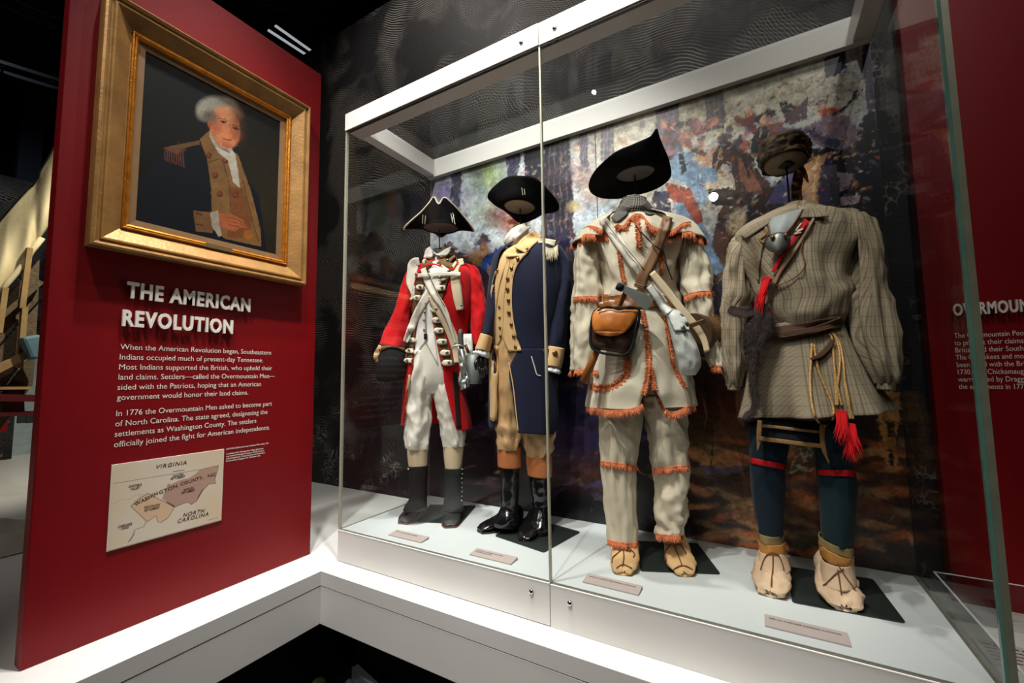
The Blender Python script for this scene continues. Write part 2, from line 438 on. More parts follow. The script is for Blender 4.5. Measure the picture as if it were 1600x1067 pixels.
def text(name, s, left, right_vec, up_vec, width, cap, m, parent=None, bold=0.0, depth=0.0005, off=0.0006, spacing=1.0, shear=0.0, ref_cap=0.72, split=False, lname='letter', serif=False):
    """fits the line to the given width; cap = capital height"""
    R = np.array(right_vec, float); U = np.array(up_vec, float); Nn = np.cross(R, U)
    v, f = text_verts(s, bold, 0.5, spacing, shear, serif)
    if not len(v): return None
    x0, x1 = v[:, 0].min(), v[:, 0].max()
    sx = width / (x1 - x0); sy = cap / ref_cap
    zz = (v[:, 2] - v[:, 2].min()) / max(1e-9, np.ptp(v[:, 2]))
    P = np.array(left) + np.outer((v[:, 0] - x0) * sx, R) + np.outer(v[:, 1] * sy, U) + np.outer(off + zz * depth, Nn)
    if not split:
        return build(name, P, f, m, parent, smooth=False)
    # connected pieces become one letter each
    par = list(range(len(P)))
    def find(a):
        while par[a] != a: par[a] = par[par[a]]; a = par[a]
        return a
    for q in f:
        for k in q[1:]:
            a, b = find(q[0]), find(k)
            if a != b: par[a] = b
    # merge pieces overlapping in x (outline + rim)
    comp = {}
    for i in range(len(P)): comp.setdefault(find(i), []).append(i)
    groups = []
    for ids in sorted(comp.values(), key=lambda c: v[c, 0].min()):
        lo, hi = v[ids, 0].min(), v[ids, 0].max()
        for g in groups:
            if min(hi, g[1]) - max(lo, g[0]) > 0.5 * min(hi - lo, g[1] - g[0]):
                g[2] += ids; g[0] = min(lo, g[0]); g[1] = max(hi, g[1]); break
        else: groups.append([lo, hi, list(ids)])
    for g in groups:
        s_ = {i: k for k, i in enumerate(g[2])}
        build(lname, [P[i] for i in g[2]], [tuple(s_[i] for i in q) for q in f if q[0] in s_], m, parent, smooth=False)
# ================================================================== THE SETTING
H1, H2, HT, CW, CD = 0.144, 2.109, 2.2, 2.2, 0.644
PX = -0.187
YW, ZW = 0.925, 3.9
# engraved wallpaper
def engraving(name):
    m, nt, b = nodes(name)
    tc = N(nt, 'ShaderNodeTexCoord')
    def noise_(scale, det=4, vec=None, dist=0.0):
        n = N(nt, 'ShaderNodeTexNoise'); n.inputs['Scale'].default_value = scale; n.inputs['Detail'].default_value = det; n.inputs['Distortion'].default_value = dist
        nt.links.new(vec or tc.outputs['Object'], n.inputs['Vector']); return n.outputs['Fac']
    def mth(op, a, bb=None, c=None):
        n = N(nt, 'ShaderNodeMath', operation=op)
        for i, x in enumerate((a, bb, c)):
            if x is None: continue
            if isinstance(x, (int, float)): n.inputs[i].default_value = x
            else: nt.links.new(x, n.inputs[i])
        return n.outputs[0]
    sp = N(nt, 'ShaderNodeSeparateXYZ'); nt.links.new(tc.outputs['Object'], sp.inputs[0])
    # slanting hatch lines, warped by noise
    big = noise_(0.9, 3); mid = noise_(4.0, 4)
    w = mth('MULTIPLY_ADD', sp.outputs[0], 0.22, sp.outputs[2])
    w = mth('MULTIPLY_ADD', big, 0.55, w); w = mth('MULTIPLY_ADD', mid, 0.05, w)
    s1 = mth('SINE', mth('MULTIPLY', w, 2 * math.pi / 0.0185))
    lines = N(nt, 'ShaderNodeMapRange'); lines.inputs[1].default_value = 0.25; lines.inputs[2].default_value = 0.85; nt.links.new(s1, lines.inputs[0])
    # second hatch system, steeper (foliage, hills)
    w2 = mth('MULTIPLY_ADD', sp.outputs[0], 1.3, mth('MULTIPLY', sp.outputs[2], 0.8)); w2 = mth('MULTIPLY_ADD', mid, 0.25, w2)
    s2 = mth('SINE', mth('MULTIPLY', w2, 2 * math.pi / 0.022))
    l2 = N(nt, 'ShaderNodeMapRange'); l2.inputs[1].default_value = 0.35; l2.inputs[2].default_value = 0.9; nt.links.new(s2, l2.inputs[0])
    regm = N(nt, 'ShaderNodeMapRange'); regm.inputs[1].default_value = 0.45; regm.inputs[2].default_value = 0.47; nt.links.new(noise_(1.6, 6, None, 0.4), regm.inputs[0])
    zlow = N(nt, 'ShaderNodeMapRange'); zlow.inputs[1].default_value = 2.9; zlow.inputs[2].default_value = 2.0; nt.links.new(sp.outputs[2], zlow.inputs[0])
    reg = mth('MULTIPLY', regm.outputs[0], mth('ADD', mth('MULTIPLY', zlow.outputs[0], 0.5), 0.5))
    mixl = N(nt, 'ShaderNodeMix', data_type='FLOAT'); nt.links.new(reg, mixl.inputs['Factor']); nt.links.new(lines.outputs[0], mixl.inputs['A']); nt.links.new(mth('MULTIPLY', l2.outputs[0], 0.8), mixl.inputs['B'])
    # broken tone
    tone = N(nt, 'ShaderNodeMapRange'); tone.inputs[1].default_value = 0.44; tone.inputs[2].default_value = 0.56; nt.links.new(noise_(1.9, 9, None, 0.9), tone.inputs[0])
    ink = mth('MULTIPLY', mixl.outputs['Result'], mth('MULTIPLY_ADD', tone.outputs[0], 0.9, 0.12))
    # leaves and twigs low on the wall
    vor = N(nt, 'ShaderNodeTexVoronoi', feature='DISTANCE_TO_EDGE'); vor.inputs['Scale'].default_value = 17; vor.inputs['Randomness'].default_value = 1
    wp = N(nt, 'ShaderNodeVectorMath', operation='MULTIPLY_ADD'); nn = N(nt, 'ShaderNodeTexNoise'); nn.inputs['Scale'].default_value = 6
    nt.links.new(tc.outputs['Object'], nn.inputs['Vector']); nt.links.new(nn.outputs['Color'], wp.inputs[0]); wp.inputs[1].default_value = (0.25, 0.25, 0.25); nt.links.new(tc.outputs['Object'], wp.inputs[2])
    nt.links.new(wp.outputs[0], vor.inputs['Vector'])
    edge = N(nt, 'ShaderNodeMapRange'); edge.inputs[1].default_value = 0.07; edge.inputs[2].default_value = 0.035; nt.links.new(vor.outputs['Distance'], edge.inputs[0])
    v2 = N(nt, 'ShaderNodeTexVoronoi', feature='F1'); v2.inputs['Scale'].default_value = 30; nt.links.new(wp.outputs[0], v2.inputs['Vector'])
    leaf = N(nt, 'ShaderNodeMapRange'); leaf.inputs[1].default_value = 0.30; leaf.inputs[2].default_value = 0.22; nt.links.new(v2.outputs['Distance'], leaf.inputs[0])
    pm = N(nt, 'ShaderNodeMapRange'); pm.inputs[1].default_value = 0.52; pm.inputs[2].default_value = 0.62; nt.links.new(noise_(5, 3), pm.inputs[0])
    leaves = mth('MULTIPLY', mth('MAXIMUM', mth('MULTIPLY', edge.outputs[0], 0.5), mth('MULTIPLY', leaf.outputs[0], 0.8)), pm.outputs[0])
    zm = N(nt, 'ShaderNodeMapRange'); zm.inputs[1].default_value = 1.15; zm.inputs[2].default_value = 0.85; nt.links.new(mth('SUBTRACT', mth('MULTIPLY_ADD', big, 0.5, sp.outputs[2]), mth('MULTIPLY', mth('MAXIMUM', mth('SUBTRACT', sp.outputs[0], 2.05), 0.0), 12.0)), zm.inputs[0])
    fin = N(nt, 'ShaderNodeMix', data_type='FLOAT'); nt.links.new(zm.outputs[0], fin.inputs['Factor']); nt.links.new(ink, fin.inputs['A'])
    low = mth('MAXIMUM', leaves, mth('MULTIPLY', ink, 0.25)); nt.links.new(low, fin.inputs['B'])
    cr = N(nt, 'ShaderNodeMix', data_type='RGBA'); nt.links.new(fin.outputs['Result'], cr.inputs['Factor'])
    cr.inputs['A'].default_value = (0.006, 0.006, 0.009, 1); cr.inputs['B'].default_value = (0.30, 0.27, 0.24, 1)
    nt.links.new(cr.outputs['Result'], b.inputs['Base Color']); b.inputs['Roughness'].default_value = 0.55; b.inputs['Specular IOR Level'].default_value = 0.3
    return m
M_engr = engraving('engraving_wallpaper')
def big_box(name, a, b, m):
    o = box(name, a, b, m, None, 0); o2 = structure(o); return o2
wb = build('wall_back', *box_vf(-4.2, YW, -1.0, 6.0, YW + 0.1, ZW), M_engr, None, smooth=False); structure(wb)
# shift texture origin to world: keep object origin at world zero
def world_origin(o):
    l = o.location.copy()
    for v in o.data.vertices: v.co += l
    o.location = (0, 0, 0)
world_origin(wb)
big_box('floor', (-9, -7, -1.02), (7, 5, -0.62), M_darkfloor)
big_box('ceiling', (-9, -7, 5.4), (7, 5, 5.5), M_black)
w = big_box('wall_left', (-6.7, -4.0, -0.62), (-6.6, 4.0, 3.55), M_engr); world_origin(w)
w = big_box('wall_left', (-9.1, -7, -0.62), (-9, 5, 5.4), M_black)
w = big_box('wall_far', (-9, 4.9, -0.62), (7, 5, 5.4), M_black)
w = big_box('wall_right', (6.9, -7, -0.62), (7, 5, 5.4), M_black)
w = big_box('wall_behind_camera', (-9, -7.1, -0.62), (7, -7, 5.4), mat('dark_room_wall', (0.03, 0.028, 0.026), 0.8))

# ---- L-shaped white plinth
pl = empty('display_plinth', (1.0, 0.3, -0.62), 'long white L-shaped display ledge carrying the red panel and glass case', 'plinth')
XQ, YQ, ZB1, ZB2 = 0.025, -0.106, -0.060, -0.224
top = MB(); top.box((-0.9, YQ + .004, ZB1), (4.6, YW - .003, 0)); top.build('ledge_top', M_white, pl)
top = MB(); top.box((-0.9, -3.2, ZB1), (XQ - .004, YQ + .004, -0.0002)); top.build('ledge_top', M_white, pl)
b_ = MB(); b_.box((XQ - .004, YQ, ZB1), (4.6, YQ + 0.004, 0.0)); b_.build('edge_band', M_fascia, pl)
b_ = MB(); b_.box((XQ - .004, -3.2, ZB1), (XQ, YQ, 0.0)); b_.build('edge_band', M_fascia, pl)
# thin shadow gap and lower fascia
b_ = MB(); b_.box((XQ, YQ + 0.006, ZB1 - 0.004), (4.6, YQ + 0.02, ZB1)); b_.box((XQ - .02, -3.2, ZB1 - .004), (XQ - .006, YQ + .02, ZB1)); b_.build('shadow_gap', M_seam, pl)
b_ = MB(); b_.box((XQ - 0.01, YQ + 0.001, ZB2), (4.6, YQ + 0.05, ZB1 - 0.004)); b_.build('fascia', M_fascia, pl, bevel=0.0015)
b_ = MB(); b_.box((XQ - 0.05, -3.2, ZB2), (XQ - 0.001, YQ + 0.001, ZB1 - 0.004)); b_.build('fascia', M_fascia, pl, bevel=0.0015)
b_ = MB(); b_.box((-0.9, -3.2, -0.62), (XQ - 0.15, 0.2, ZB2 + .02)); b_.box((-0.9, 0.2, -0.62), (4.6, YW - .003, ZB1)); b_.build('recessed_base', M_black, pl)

# ---- stones and dark display in the recess below the ledge
M_stone = mat('blue_grey_stone', s2l(86, 100, 108), 0.9, var=0.5, vscale=22, bump=1.0, bscale=60)
M_moss = mat('mossy_stone', s2l(120, 118, 80), 0.9, var=0.5, vscale=30, bump=1.0, bscale=60)
def stone(name, c, r, m, seed, label):
    v = []; f = []; nu, nv = 26, 16
    for i in range(nv + 1):
        th = math.pi * i / nv
        for j in range(nu):
            ph = 2 * math.pi * j / nu
            d = Vector((math.sin(th) * math.cos(ph), math.sin(th) * math.sin(ph), math.cos(th)))
            k = 1 + 0.35 * noise.noise(d * 1.7 + Vector((seed, 0, 0))) + 0.14 * noise.noise(d * 5 + Vector((0, seed, 0)))
            q = Vector((d.x * r[0] * k, d.y * r[1] * k, max(-0.3 * r[2], d.z * r[2] * k)))
            v.append(Vector(c) + q)
    for i in range(nv):
        for j in range(nu):
            j2 = (j + 1) % nu; f.append((i * nu + j, (i + 1) * nu + j, (i + 1) * nu + j2, i * nu + j2))
    o = build(name, v, f, m, None, smooth=False); tag(o, label, 'rock'); return o
b_ = MB(); b_.bar((0.13, 0.0, -0.45), (0.9, -0.18, -0.45), 0.03, 0.05)
o = b_.build('grey_rail', mat('dark_grey_rail', s2l(74, 76, 78), 0.6)); tag(o, 'dark grey rail end in the shadow under the white ledge', 'rail'); o.location.z -= 0
b_ = MB(); b_.box((0.80, -0.40, -0.62), (0.84, -0.10, -0.43)); 
stone('rock', (0.16, -0.02, -0.585), (0.15, 0.09, 0.09), M_stone, 3, 'blue-grey rough stone in the dark recess under the ledge')
stone('rock', (-0.08, -0.03, -0.60), (0.05, 0.06, 0.06), M_moss, 9, 'small yellowish mossy stone in the dark recess under the ledge')

# ---- red information panel
pn = empty('information_panel', (-0.22, -0.485, 0), 'tall dark red panel titled THE AMERICAN REVOLUTION standing on the white ledge', 'panel')
b_ = MB(); b_.box((PX - 0.06, -0.96, 0.0), (PX, -0.012, 2.48)); b_.build('panel_board', M_red, pn, bevel=0.003)
b_ = MB(); b_.box((PX - 0.075, -0.956, 0.0), (PX - 0.06, -0.02, 2.475)); b_.build('backing_board', M_redside, pn)
Ry = (0, 1, 0); Uz = (0, 0, 1)
C4 = crop(140, 420, 3.5556)
def panel_line(s, l, r, cap, m=M_ink_white, **k):
    a = at(*C4(*l), 0, PX); b = at(*C4(*r), 0, PX)
    text('body_text', s, (PX, a.y, a.z), Ry, Uz, b.y - a.y, cap, m, pn, **k)
t_up = 0.088
for s, zt, zb, y0, y1 in (('THE AMERICAN', None, None, -0.771, -0.345), ('REVOLUTION', None, None, -0.778, -0.413)):
    zb = 1.155 if s[0] == 'T' else 1.053
    text('title', s, (PX, y0, zb), Ry, Uz, y1 - y0, 0.059, M_letter, pn, bold=0.034, depth=0.009, off=0.007, spacing=1.16, ref_cap=0.75, split=True)
body = [('When the American Revolution began, Southeastern', (172, 447), (1008, 472)), ('Indians occupied much of present-day Tennessee.', (168, 501), (963, 515)),
    ('Most Indians supported the British, who upheld their', (163, 556), (1013, 560)), ('land claims. Settlers\u2014called the Overmountain Men\u2014', (160, 611), (1028, 603)),
    ('sided with the Patriots, hoping that an American', (155, 667), (953, 648)), ('government would honor their land claims.', (150, 724), (880, 697)),
    ('In 1776 the Overmountain Men asked to become part', (147, 822), (1012, 762)), ('of North Carolina. The state agreed, designating the', (142, 878), (987, 807)),
    ('settlements as Washington County. The settlers', (138, 936), (925, 860)), ('officially joined the fight for American independence.', (134, 992), (1000, 895))]
zl = at(*C4(172, 447), 0, PX).z; ze = at(*C4(134, 992), 0, PX).z
zz = [0, 1, 2, 3, 4, 5, 6.55, 7.55, 8.55, 9.55]
for (s, l, r), k in zip(body, zz):
    z = zl + (ze - zl) * k / 9.55
    a = at(*C4(*l), 0, PX); b = at(*C4(*r), 0, PX)
    text('body_text', s, (PX, -0.776, z), Ry, Uz, b.y + 0.776, 0.0205, M_ink_white, pn, bold=-0.004, ref_cap=0.72, serif=True)
K5 = crop(150, 680, 5.3333)
for s, l, r in (('ARTWORK ABOVE: John Sevier by Charles Willson Peale, 1790', (1085, 122), (1435, 68)), ('A resident of the Watauga River Valley, John Sevier', (1085, 162), (1395, 112)),
                ('represented Washington County in North Carolina\u2019s', (1085, 182), (1402, 133)), ('colonial legislature. During the American Revolution,', (1083, 202), (1408, 153)),
                ('he led military campaigns into Cherokee lands.', (1082, 222), (1370, 176))):
    a = at(*K5(*l), 0, PX); b = at(*K5(*r), 0, PX)
    text('caption_text', s, (PX, a.y, a.z), Ry, Uz, b.y - a.y, 0.0065 if s[0] != 'T' else 0.004, M_ink_white, pn, bold=0.004)

# ---- county map
mp = empty('map_plate', (PX, -0.6, 0.283), 'cream county map plate reading WASHINGTON COUNTY, NC on the red panel', 'map')
c = Canvas(150, 680, 370, 880, 4, s2l(212, 200, 180))
for q, r, al in (((165, 850), 26, .35), ((345, 705), 30, .35), ((345, 800), 34, .45), ((180, 735), 40, .3), ((172, 790), 18, .3), ((300, 700), 30, .2)):
    c.ell(q, r, r, 0, (205, 172, 120), al, 0.9)
K = K5
c.poly(cpts(K, (865, 290), (1022, 252), (1003, 320), (990, 390), (1000, 400), (940, 408), (880, 470), (840, 548), (795, 578), (770, 560), (730, 570), (655, 600), (550, 530), (575, 470), (600, 400), (620, 412), (700, 375), (770, 360), (820, 330)), (176, 142, 124))
c.poly(cpts(K, (290, 592), (430, 482), (655, 600), (600, 690), (530, 730), (510, 720), (500, 672), (425, 720)), (210, 178, 145))
c.line(cpts(K, (150, 404), (500, 345), (865, 288), (1022, 252)), 0.6, (60, 45, 40))
c.line(cpts(K, (270, 892), (305, 840), (320, 790), (400, 762), (410, 735), (500, 672), (515, 722), (540, 728), (600, 690), (655, 600), (730, 568), (770, 560), (795, 578), (840, 548), (885, 468), (940, 408), (1000, 400), (990, 370), (1015, 290), (1022, 252)), 0.7, (60, 40, 35))
c.line(cpts(K, (290, 592), (425, 720)), 0.9, (50, 35, 30)); c.line(cpts(K, (290, 592), (430, 482), (655, 600)), 0.8, (60, 40, 35)); c.line(cpts(K, (590, 555), (655, 595)), 1.6, (60, 40, 35))
c.line(cpts(K, (315, 556), (390, 500)), 0.6, (80, 60, 55)); c.line(cpts(K, (845, 530), (890, 450)), 1.0, (60, 40, 35))
c.line(cpts(K, (140, 575), (200, 540), (290, 530), (330, 500), (400, 490)), 0.4, (150, 130, 110)); c.line(cpts(K, (640, 305), (740, 290)), 0.8, (60, 40, 35)); c.line(cpts(K, (935, 708), (1020, 685)), 0.5, (60, 40, 35))
c.line(cpts(K, (270, 892), (320, 820)), 1.0, (70, 50, 45)); c.line(cpts(K, (285, 885), (330, 800)), 0.5, (70, 50, 45)); c.line(cpts(K, (710, 470), (790, 430), (880, 405)), 0.4, (150, 115, 100))
M_print_matte = print_mat('map_print', 0.6)
b_ = MB(); b_.box((PX + 0.0005, -0.780, 0.2805), (PX + 0.0045, -0.4235, 0.5695)); b_.build('plate', mat('plate_edge', s2l(215, 205, 190), 0.6, var=0.02), mp, bevel=0.0005)
print_grid('map_print', c, (PX + 0.0052, -0.777, 0.284), (0, 0.351, 0), (0, 0, 0.282), 260, 208, M_print_matte, mp)
def map_text(s, l, r, cap, col=M_ink_dark, bold=0.008, spacing=1.1, shear=0.0, serif=None):
    a = at(*K(*l), 0, PX + .005); b = at(*K(*r), 0, PX + .005); d = b - a; w_ = d.length; d.normalize()
    up = Vector((0, -d.z, d.y))
    text('map_lettering', s, (PX + 0.0053, a.y, a.z), tuple(d), tuple(up), w_, cap, col, mp, bold=bold, spacing=spacing, depth=0.0002, off=0.0002, shear=shear, serif=(col is M_ink_brown and not shear))
map_text('VIRGINIA', (500, 280), (755, 240), 0.0145, M_ink_brown, 0.012, 1.2, 0.25)
map_text('NORTH', (722, 682), (905, 640), 0.0145, M_ink_brown, 0.012, 1.2, 0.25); map_text('CAROLINA', (678, 732), (937, 668), 0.0145, M_ink_brown, 0.012, 1.2, 0.25)
for s, l, r in (("CARTER'S", (272, 437), (380, 418)), ('VALLEY', (288, 460), (365, 442)), ('HOLSTEN', (640, 348), (728, 332)), ('SETTLEMENT', (622, 372), (742, 348)),
                ('WATAUGA', (728, 465), (815, 443)), ('SETTLEMENT', (712, 490), (828, 462)), ('NOLICHUCKY', (400, 610), (535, 585)), ('SETTLEMENT', (402, 636), (530, 610)), ('CHEROKEE', (180, 775), (300, 745)), ('LAND', (212, 787), (270, 775))):
    map_text(s, l, r, 0.0078, M_ink_dark, 0.02)
arc = [((325, 590), (520, 490), 'WASHIN'), ((528, 492), (680, 430), 'GTON'), ((705, 420), (895, 360), 'COUNTY,'), ((930, 352), (1000, 335), 'NC')]
for l, r, s in arc: map_text(s, l, r, 0.0125, M_ink_brown, 0.012)

# ---- gilt framed portrait (figures simplified)
fr = empty('framed_portrait', (PX, -0.5, 1.31), 'gilt framed portrait of a man in blue coat, hung on the red panel', 'painting')
M_gold = mat('worn_gilt', s2l(152, 112, 60), 0.45, metal=0.4, var=0.22, vscale=14, bump=0.4, bscale=90, stretch=(1, 1, 1))
M_gold2 = mat('bright_gilt_liner', s2l(205, 130, 40), 0.3, metal=0.75, var=0.25, vscale=40, bump=0.5, bscale=130)
M_goldflat = mat('matte_gold_slip', s2l(128, 98, 62), 0.55, metal=0.3, var=0.1, vscale=20)
FY0, FY1, FZ0, FZ1 = -0.885, -0.105, 1.312, 2.225
def frame_ring(name, prof, m, parent):
    """profile = list of (inset, height from panel)"""
    corners = lambda i: [(FY0 + i, FZ0 + i), (FY1 - i, FZ0 + i), (FY1 - i, FZ1 - i), (FY0 + i, FZ1 - i)]
    for k in range(4):
        v = []; f = []
        for i, h in prof:
            c_ = corners(i)
            for q in (c_[k], c_[(k + 1) % 4]): v.append((PX + h, q[0], q[1]))
        n = len(prof)
        for i in range(n - 1): f.append((2 * i, 2 * i + 1, 2 * i + 3, 2 * i + 2))
        build(name, v, f, m, parent, smooth=False)
frame_ring('frame_side', [(0.0, 0.001), (-0.002, 0.04), (0.0, 0.052), (0.006, 0.058), (0.012, 0.056), (0.016, 0.048), (0.022, 0.047), (0.026, 0.052), (0.032, 0.051), (0.080, 0.020), (0.084, 0.020), (0.084, 0.001)], M_gold, fr)
frame_ring('gilt_liner', [(0.084, 0.015), (0.085, 0.026), (0.089, 0.028), (0.094, 0.022), (0.098, 0.024), (0.104, 0.020), (0.106, 0.010)], M_gold2, fr)
frame_ring('slip', [(0.104, 0.012), (0.105, 0.013), (0.128, 0.011), (0.130, 0.006)], M_goldflat, fr)
b_ = MB(); b_.box((PX + 0.020, -0.535, FZ0 + 0.0845), (PX + 0.0275, -0.435, FZ0 + 0.102)); b_.build('nameplate', mat('brass_nameplate', s2l(120, 106, 70), 0.45, metal=0.5), fr)
c = Canvas(195, 50, 480, 410, 3, s2l(24, 28, 26))
Kp = crop(230, 130, 3.953)
c.ell((420, 330), 90, 110, 0, (66, 58, 38), .9, .9); c.ell((300, 150), 70, 60, 0, (34, 40, 38), .5, .9); c.ell((250, 330), 60, 60, 0, (22, 14, 14), .5, .9)
# coat, dark blue
c.poly(cpts(Kp, (-60, 640), (60, 480), (120, 400), (230, 370), (330, 350), (430, 470), (600, 560), (690, 700), (745, 1100), (-80, 1000), (-70, 800)), (20, 32, 46))
c.poly(cpts(Kp, (325, 345), (385, 290), (460, 420), (560, 440), (640, 660), (700, 900), (705, 1010), (480, 960), (400, 900), (395, 650), (370, 470)), (150, 118, 78))
c.line(cpts(Kp, (465, 470), (510, 640), (515, 800)), 1.0, (84, 62, 42)); c.line(cpts(Kp, (590, 600), (650, 850), (690, 980)), 1.2, (96, 66, 44)); c.poly(cpts(Kp, (515, 640), (590, 640), (640, 830), (640, 960), (490, 950), (520, 800)), (142, 92, 58), .8)
c.line(cpts(Kp, (372, 490), (455, 465)), 0.9, (84, 62, 42))
for q in ((380, 447), (422, 570), (447, 684), (480, 478), (545, 690)): c.ell(Kp(*q), 4.6, 4.6, 0, (120, 72, 50)); c.ell(Kp(q[0] - 3, q[1] - 3), 2.4, 2.4, 0, (160, 104, 70), .8)
# epaulette
c.poly(cpts(Kp, (95, 400), (180, 380), (325, 352), (325, 378), (225, 400), (190, 440)), (132, 104, 74))
for k in range(9):
    x = 108 + k * 14; c.line(cpts(Kp, (x + 20, 400), (x, 430), (x + 6, 480 + k * 5)), 1.7, (128 + 8 * (k % 2), 88, 66 + 6 * (k % 3)))
# neck cloth
c.poly(cpts(Kp, (388, 285), (520, 400), (545, 440), (560, 540), (575, 650), (530, 610), (500, 480), (440, 430), (385, 330)), (196, 190, 176))
for k in range(5): c.line(cpts(Kp, (390 + 6 * k, 300 + k * 20), (450 + 12 * k, 395 + 8 * k), (510, 420 + 4 * k)), 0.8, (140, 134, 122))
# head (plain generic sitter)
c.ell(Kp(405, 138), 22, 15, -8, (168, 164, 152), 1, .25); c.ell(Kp(345, 170), 11, 14, 0, (184, 178, 164), .9, .35); c.ell(Kp(500, 130), 15, 10, 28, (158, 152, 140), .9, .35); c.ell(Kp(365, 205), 10, 8, 0, (140, 134, 122), .9, .4)
c.ell(Kp(480, 275), 23, 33, -16, (214, 152, 112), 1, .06); c.ell(Kp(430, 260), 9, 9, 0, (196, 110, 78), .6, .8); c.ell(Kp(545, 320), 8, 9, 0, (192, 112, 80), .5, .8); c.ell(Kp(505, 190), 16, 12, 0, (216, 166, 128), .7, .6)
c.ell(Kp(560, 250), 9, 26, -10, (110, 72, 50), .6, .7); c.ell(Kp(400, 210), 8, 12, -20, (120, 112, 102), .8, .5); c.ell(Kp(385, 250), 3.2, 5.5, 0, (176, 110, 84), 1, .3)
for q in ((468, 238), (545, 278)): c.ell(Kp(*q), 5.2, 1.8, 14, (96, 60, 44), .9, .3); c.ell(Kp(q[0], q[1] + 2), 1.7, 1.5, 0, (34, 26, 24))
c.line(cpts(Kp, (440, 216), (480, 224), (495, 240)), 1.1, (92, 62, 48)); c.line(cpts(Kp, (522, 256), (562, 270)), 1.1, (92, 62, 48))
c.line(cpts(Kp, (505, 250), (520, 300), (500, 320)), 1.5, (172, 108, 76)); c.ell(Kp(505, 313), 5, 3.6, 0, (214, 140, 104), .9, .4); c.line(cpts(Kp, (468, 340), (500, 352), (522, 350)), 1.4, (142, 58, 48)); c.ell(Kp(495, 385), 8, 5, 20, (176, 110, 78), .6, .6)
# cuff, ruffle and hand
c.poly(cpts(Kp, (285, 785), (400, 800), (405, 925), (300, 915)), (140, 108, 74)); c.line(cpts(Kp, (300, 800), (340, 815)), 2.5, (104, 60, 46)); c.line(cpts(Kp, (300, 870), (345, 880)), 2.5, (112, 70, 46))
c.poly(cpts(Kp, (388, 800), (438, 785), (445, 870), (460, 940), (440, 950), (400, 880)), (180, 172, 158))
c.poly(cpts(Kp, (440, 800), (520, 806), (600, 850), (615, 890), (560, 900), (545, 918), (500, 905), (445, 880)), (186, 120, 82)); 
for k in range(3): c.line(cpts(Kp, (500, 825 + 24 * k), (560, 845 + 20 * k), (606, 868 + 14 * k)), 0.9, (120, 70, 48))
c.ell(Kp(625, 935), 8, 7, 0, (176, 120, 60), .9, .3)
c.grain(.12, (30, 9), 3); c.a = 0.72 * c.a ** 1.35; c.warp(1.2, 9, 4); c.strokes(900, 2.6, .8, 20, .12, None, 60, .5)
M_oil = print_mat('oil_print', 0.6, 0.15, 0.0)
print_grid('canvas', c, (PX + 0.0075, FY0 + 0.128, FZ0 + 0.128), (0, FY1 - FY0 - 0.256, 0), (0, 0, FZ1 - FZ0 - 0.256), 300, 380, M_oil, fr)

# ---- red wall panel on the right, with its lettering
YR = 0.86
rp = empty('wall_panel', (3.0, YR, 0), 'dark red wall panel about the OVERMOUNTAIN people at the right edge', 'panel')
b_ = MB(); b_.box((2.34, YR, 0.0), (4.5, YW - .005, 3.2)); b_.build('panel_board', M_red, rp, bevel=0.003)
Rx = (1, 0, 0)
C6 = crop(1440, 420, 4.85)
a = at(*C6(228, 357), 1, YR); b = at(*C6(776, 330), 1, YR)
text('title', 'OVERMOUNTAIN', (a.x, YR, a.z), Rx, Uz, (b.x - a.x) * 12 / 8.1, 0.046, M_letter, rp, bold=0.03, depth=0.008, off=0.012, spacing=1.12, ref_cap=0.75, split=True)
lines_right = [('The Overmountain Peo', 'The Overmountain People', (247, 525)), ('to protect their claims ', 'to protect their claims to', (250, 580)), ('British and their South', 'British and their Southeastern', (258, 637)), ('The Cherokees and mo', 'The Cherokees and most', (261, 690)),
    ('been allied with the Br', 'been allied with the British', (266, 745)), ('1730. The Chickamaug', '1730. The Chickamauga', (274, 800)), ('warriors led by Dragg', 'warriors led by Dragging', (276, 857)), ('the settlements in 177', 'the settlements in 1776', (282, 910))]
a0 = at(*C6(247, 525), 1, YR); a7 = at(*C6(282, 910), 1, YR)
for i, (seen, full, q) in enumerate(lines_right):
    x0 = at(*C6(*q), 1, YR).x; x1 = at(*C6(774, q[1] - 15), 1, YR).x
    z = a0.z + (a7.z - a0.z) * i / 7
    v1 = text_verts(seen)[0]; v2 = text_verts(full)[0]
    text('body_text', full, (x0, YR, z), Rx, Uz, (x1 - x0) * np.ptp(v2[:, 0]) / np.ptp(v1[:, 0]), 0.0195, M_ink_white, rp, bold=-0.004, serif=True)
# low acrylic guard and text rail to the right of the case
ba = empty('acrylic_guard', (2.26, 0.4, 0), 'low clear acrylic guard beside the right end of the glass case', 'barrier')
b_ = MB(); b_.box((2.254, 0.696, 0.001), (3.6, 0.702, 0.150)); b_.build('acrylic_sheet', M_acryl, ba)
b_ = MB(); b_.box((2.252, -0.09, 0.001), (2.258, 0.695, 0.150)); b_.build('acrylic_sheet', M_acryl, ba)
M_acedge = mat('polished_acrylic_edge', (0.8, 0.82, 0.84), 0.2, var=0.02, spec=0.8)
b_ = MB(); b_.box((2.254, 0.696, 0.150), (3.6, 0.702, 0.1518)); b_.box((2.252, -0.09, 0.150), (2.258, 0.695, 0.1518)); b_.build('polished_edge', M_acedge, ba)
lb = empty('text_label', (2.6, 0.5, 0.002), 'pale text label lying behind the acrylic guard', 'label')
b_ = MB(); b_.box((2.300, 0.44, 0.001), (2.9, 0.58, 0.006)); b_.build('card', mat('pale_card', s2l(200, 188, 182), 0.7, var=.02), lb)
tx = MB()
for k in range(5):
    x = 2.315
    while x < 2.80:
        w_ = random.uniform(0.012, 0.04); tx.box((x, 0.552 - 0.021 * k, 0.006), (x + w_, 0.552 - 0.021 * k + (0.008 if k == 0 else 0.005), 0.0063)); x += w_ + 0.007
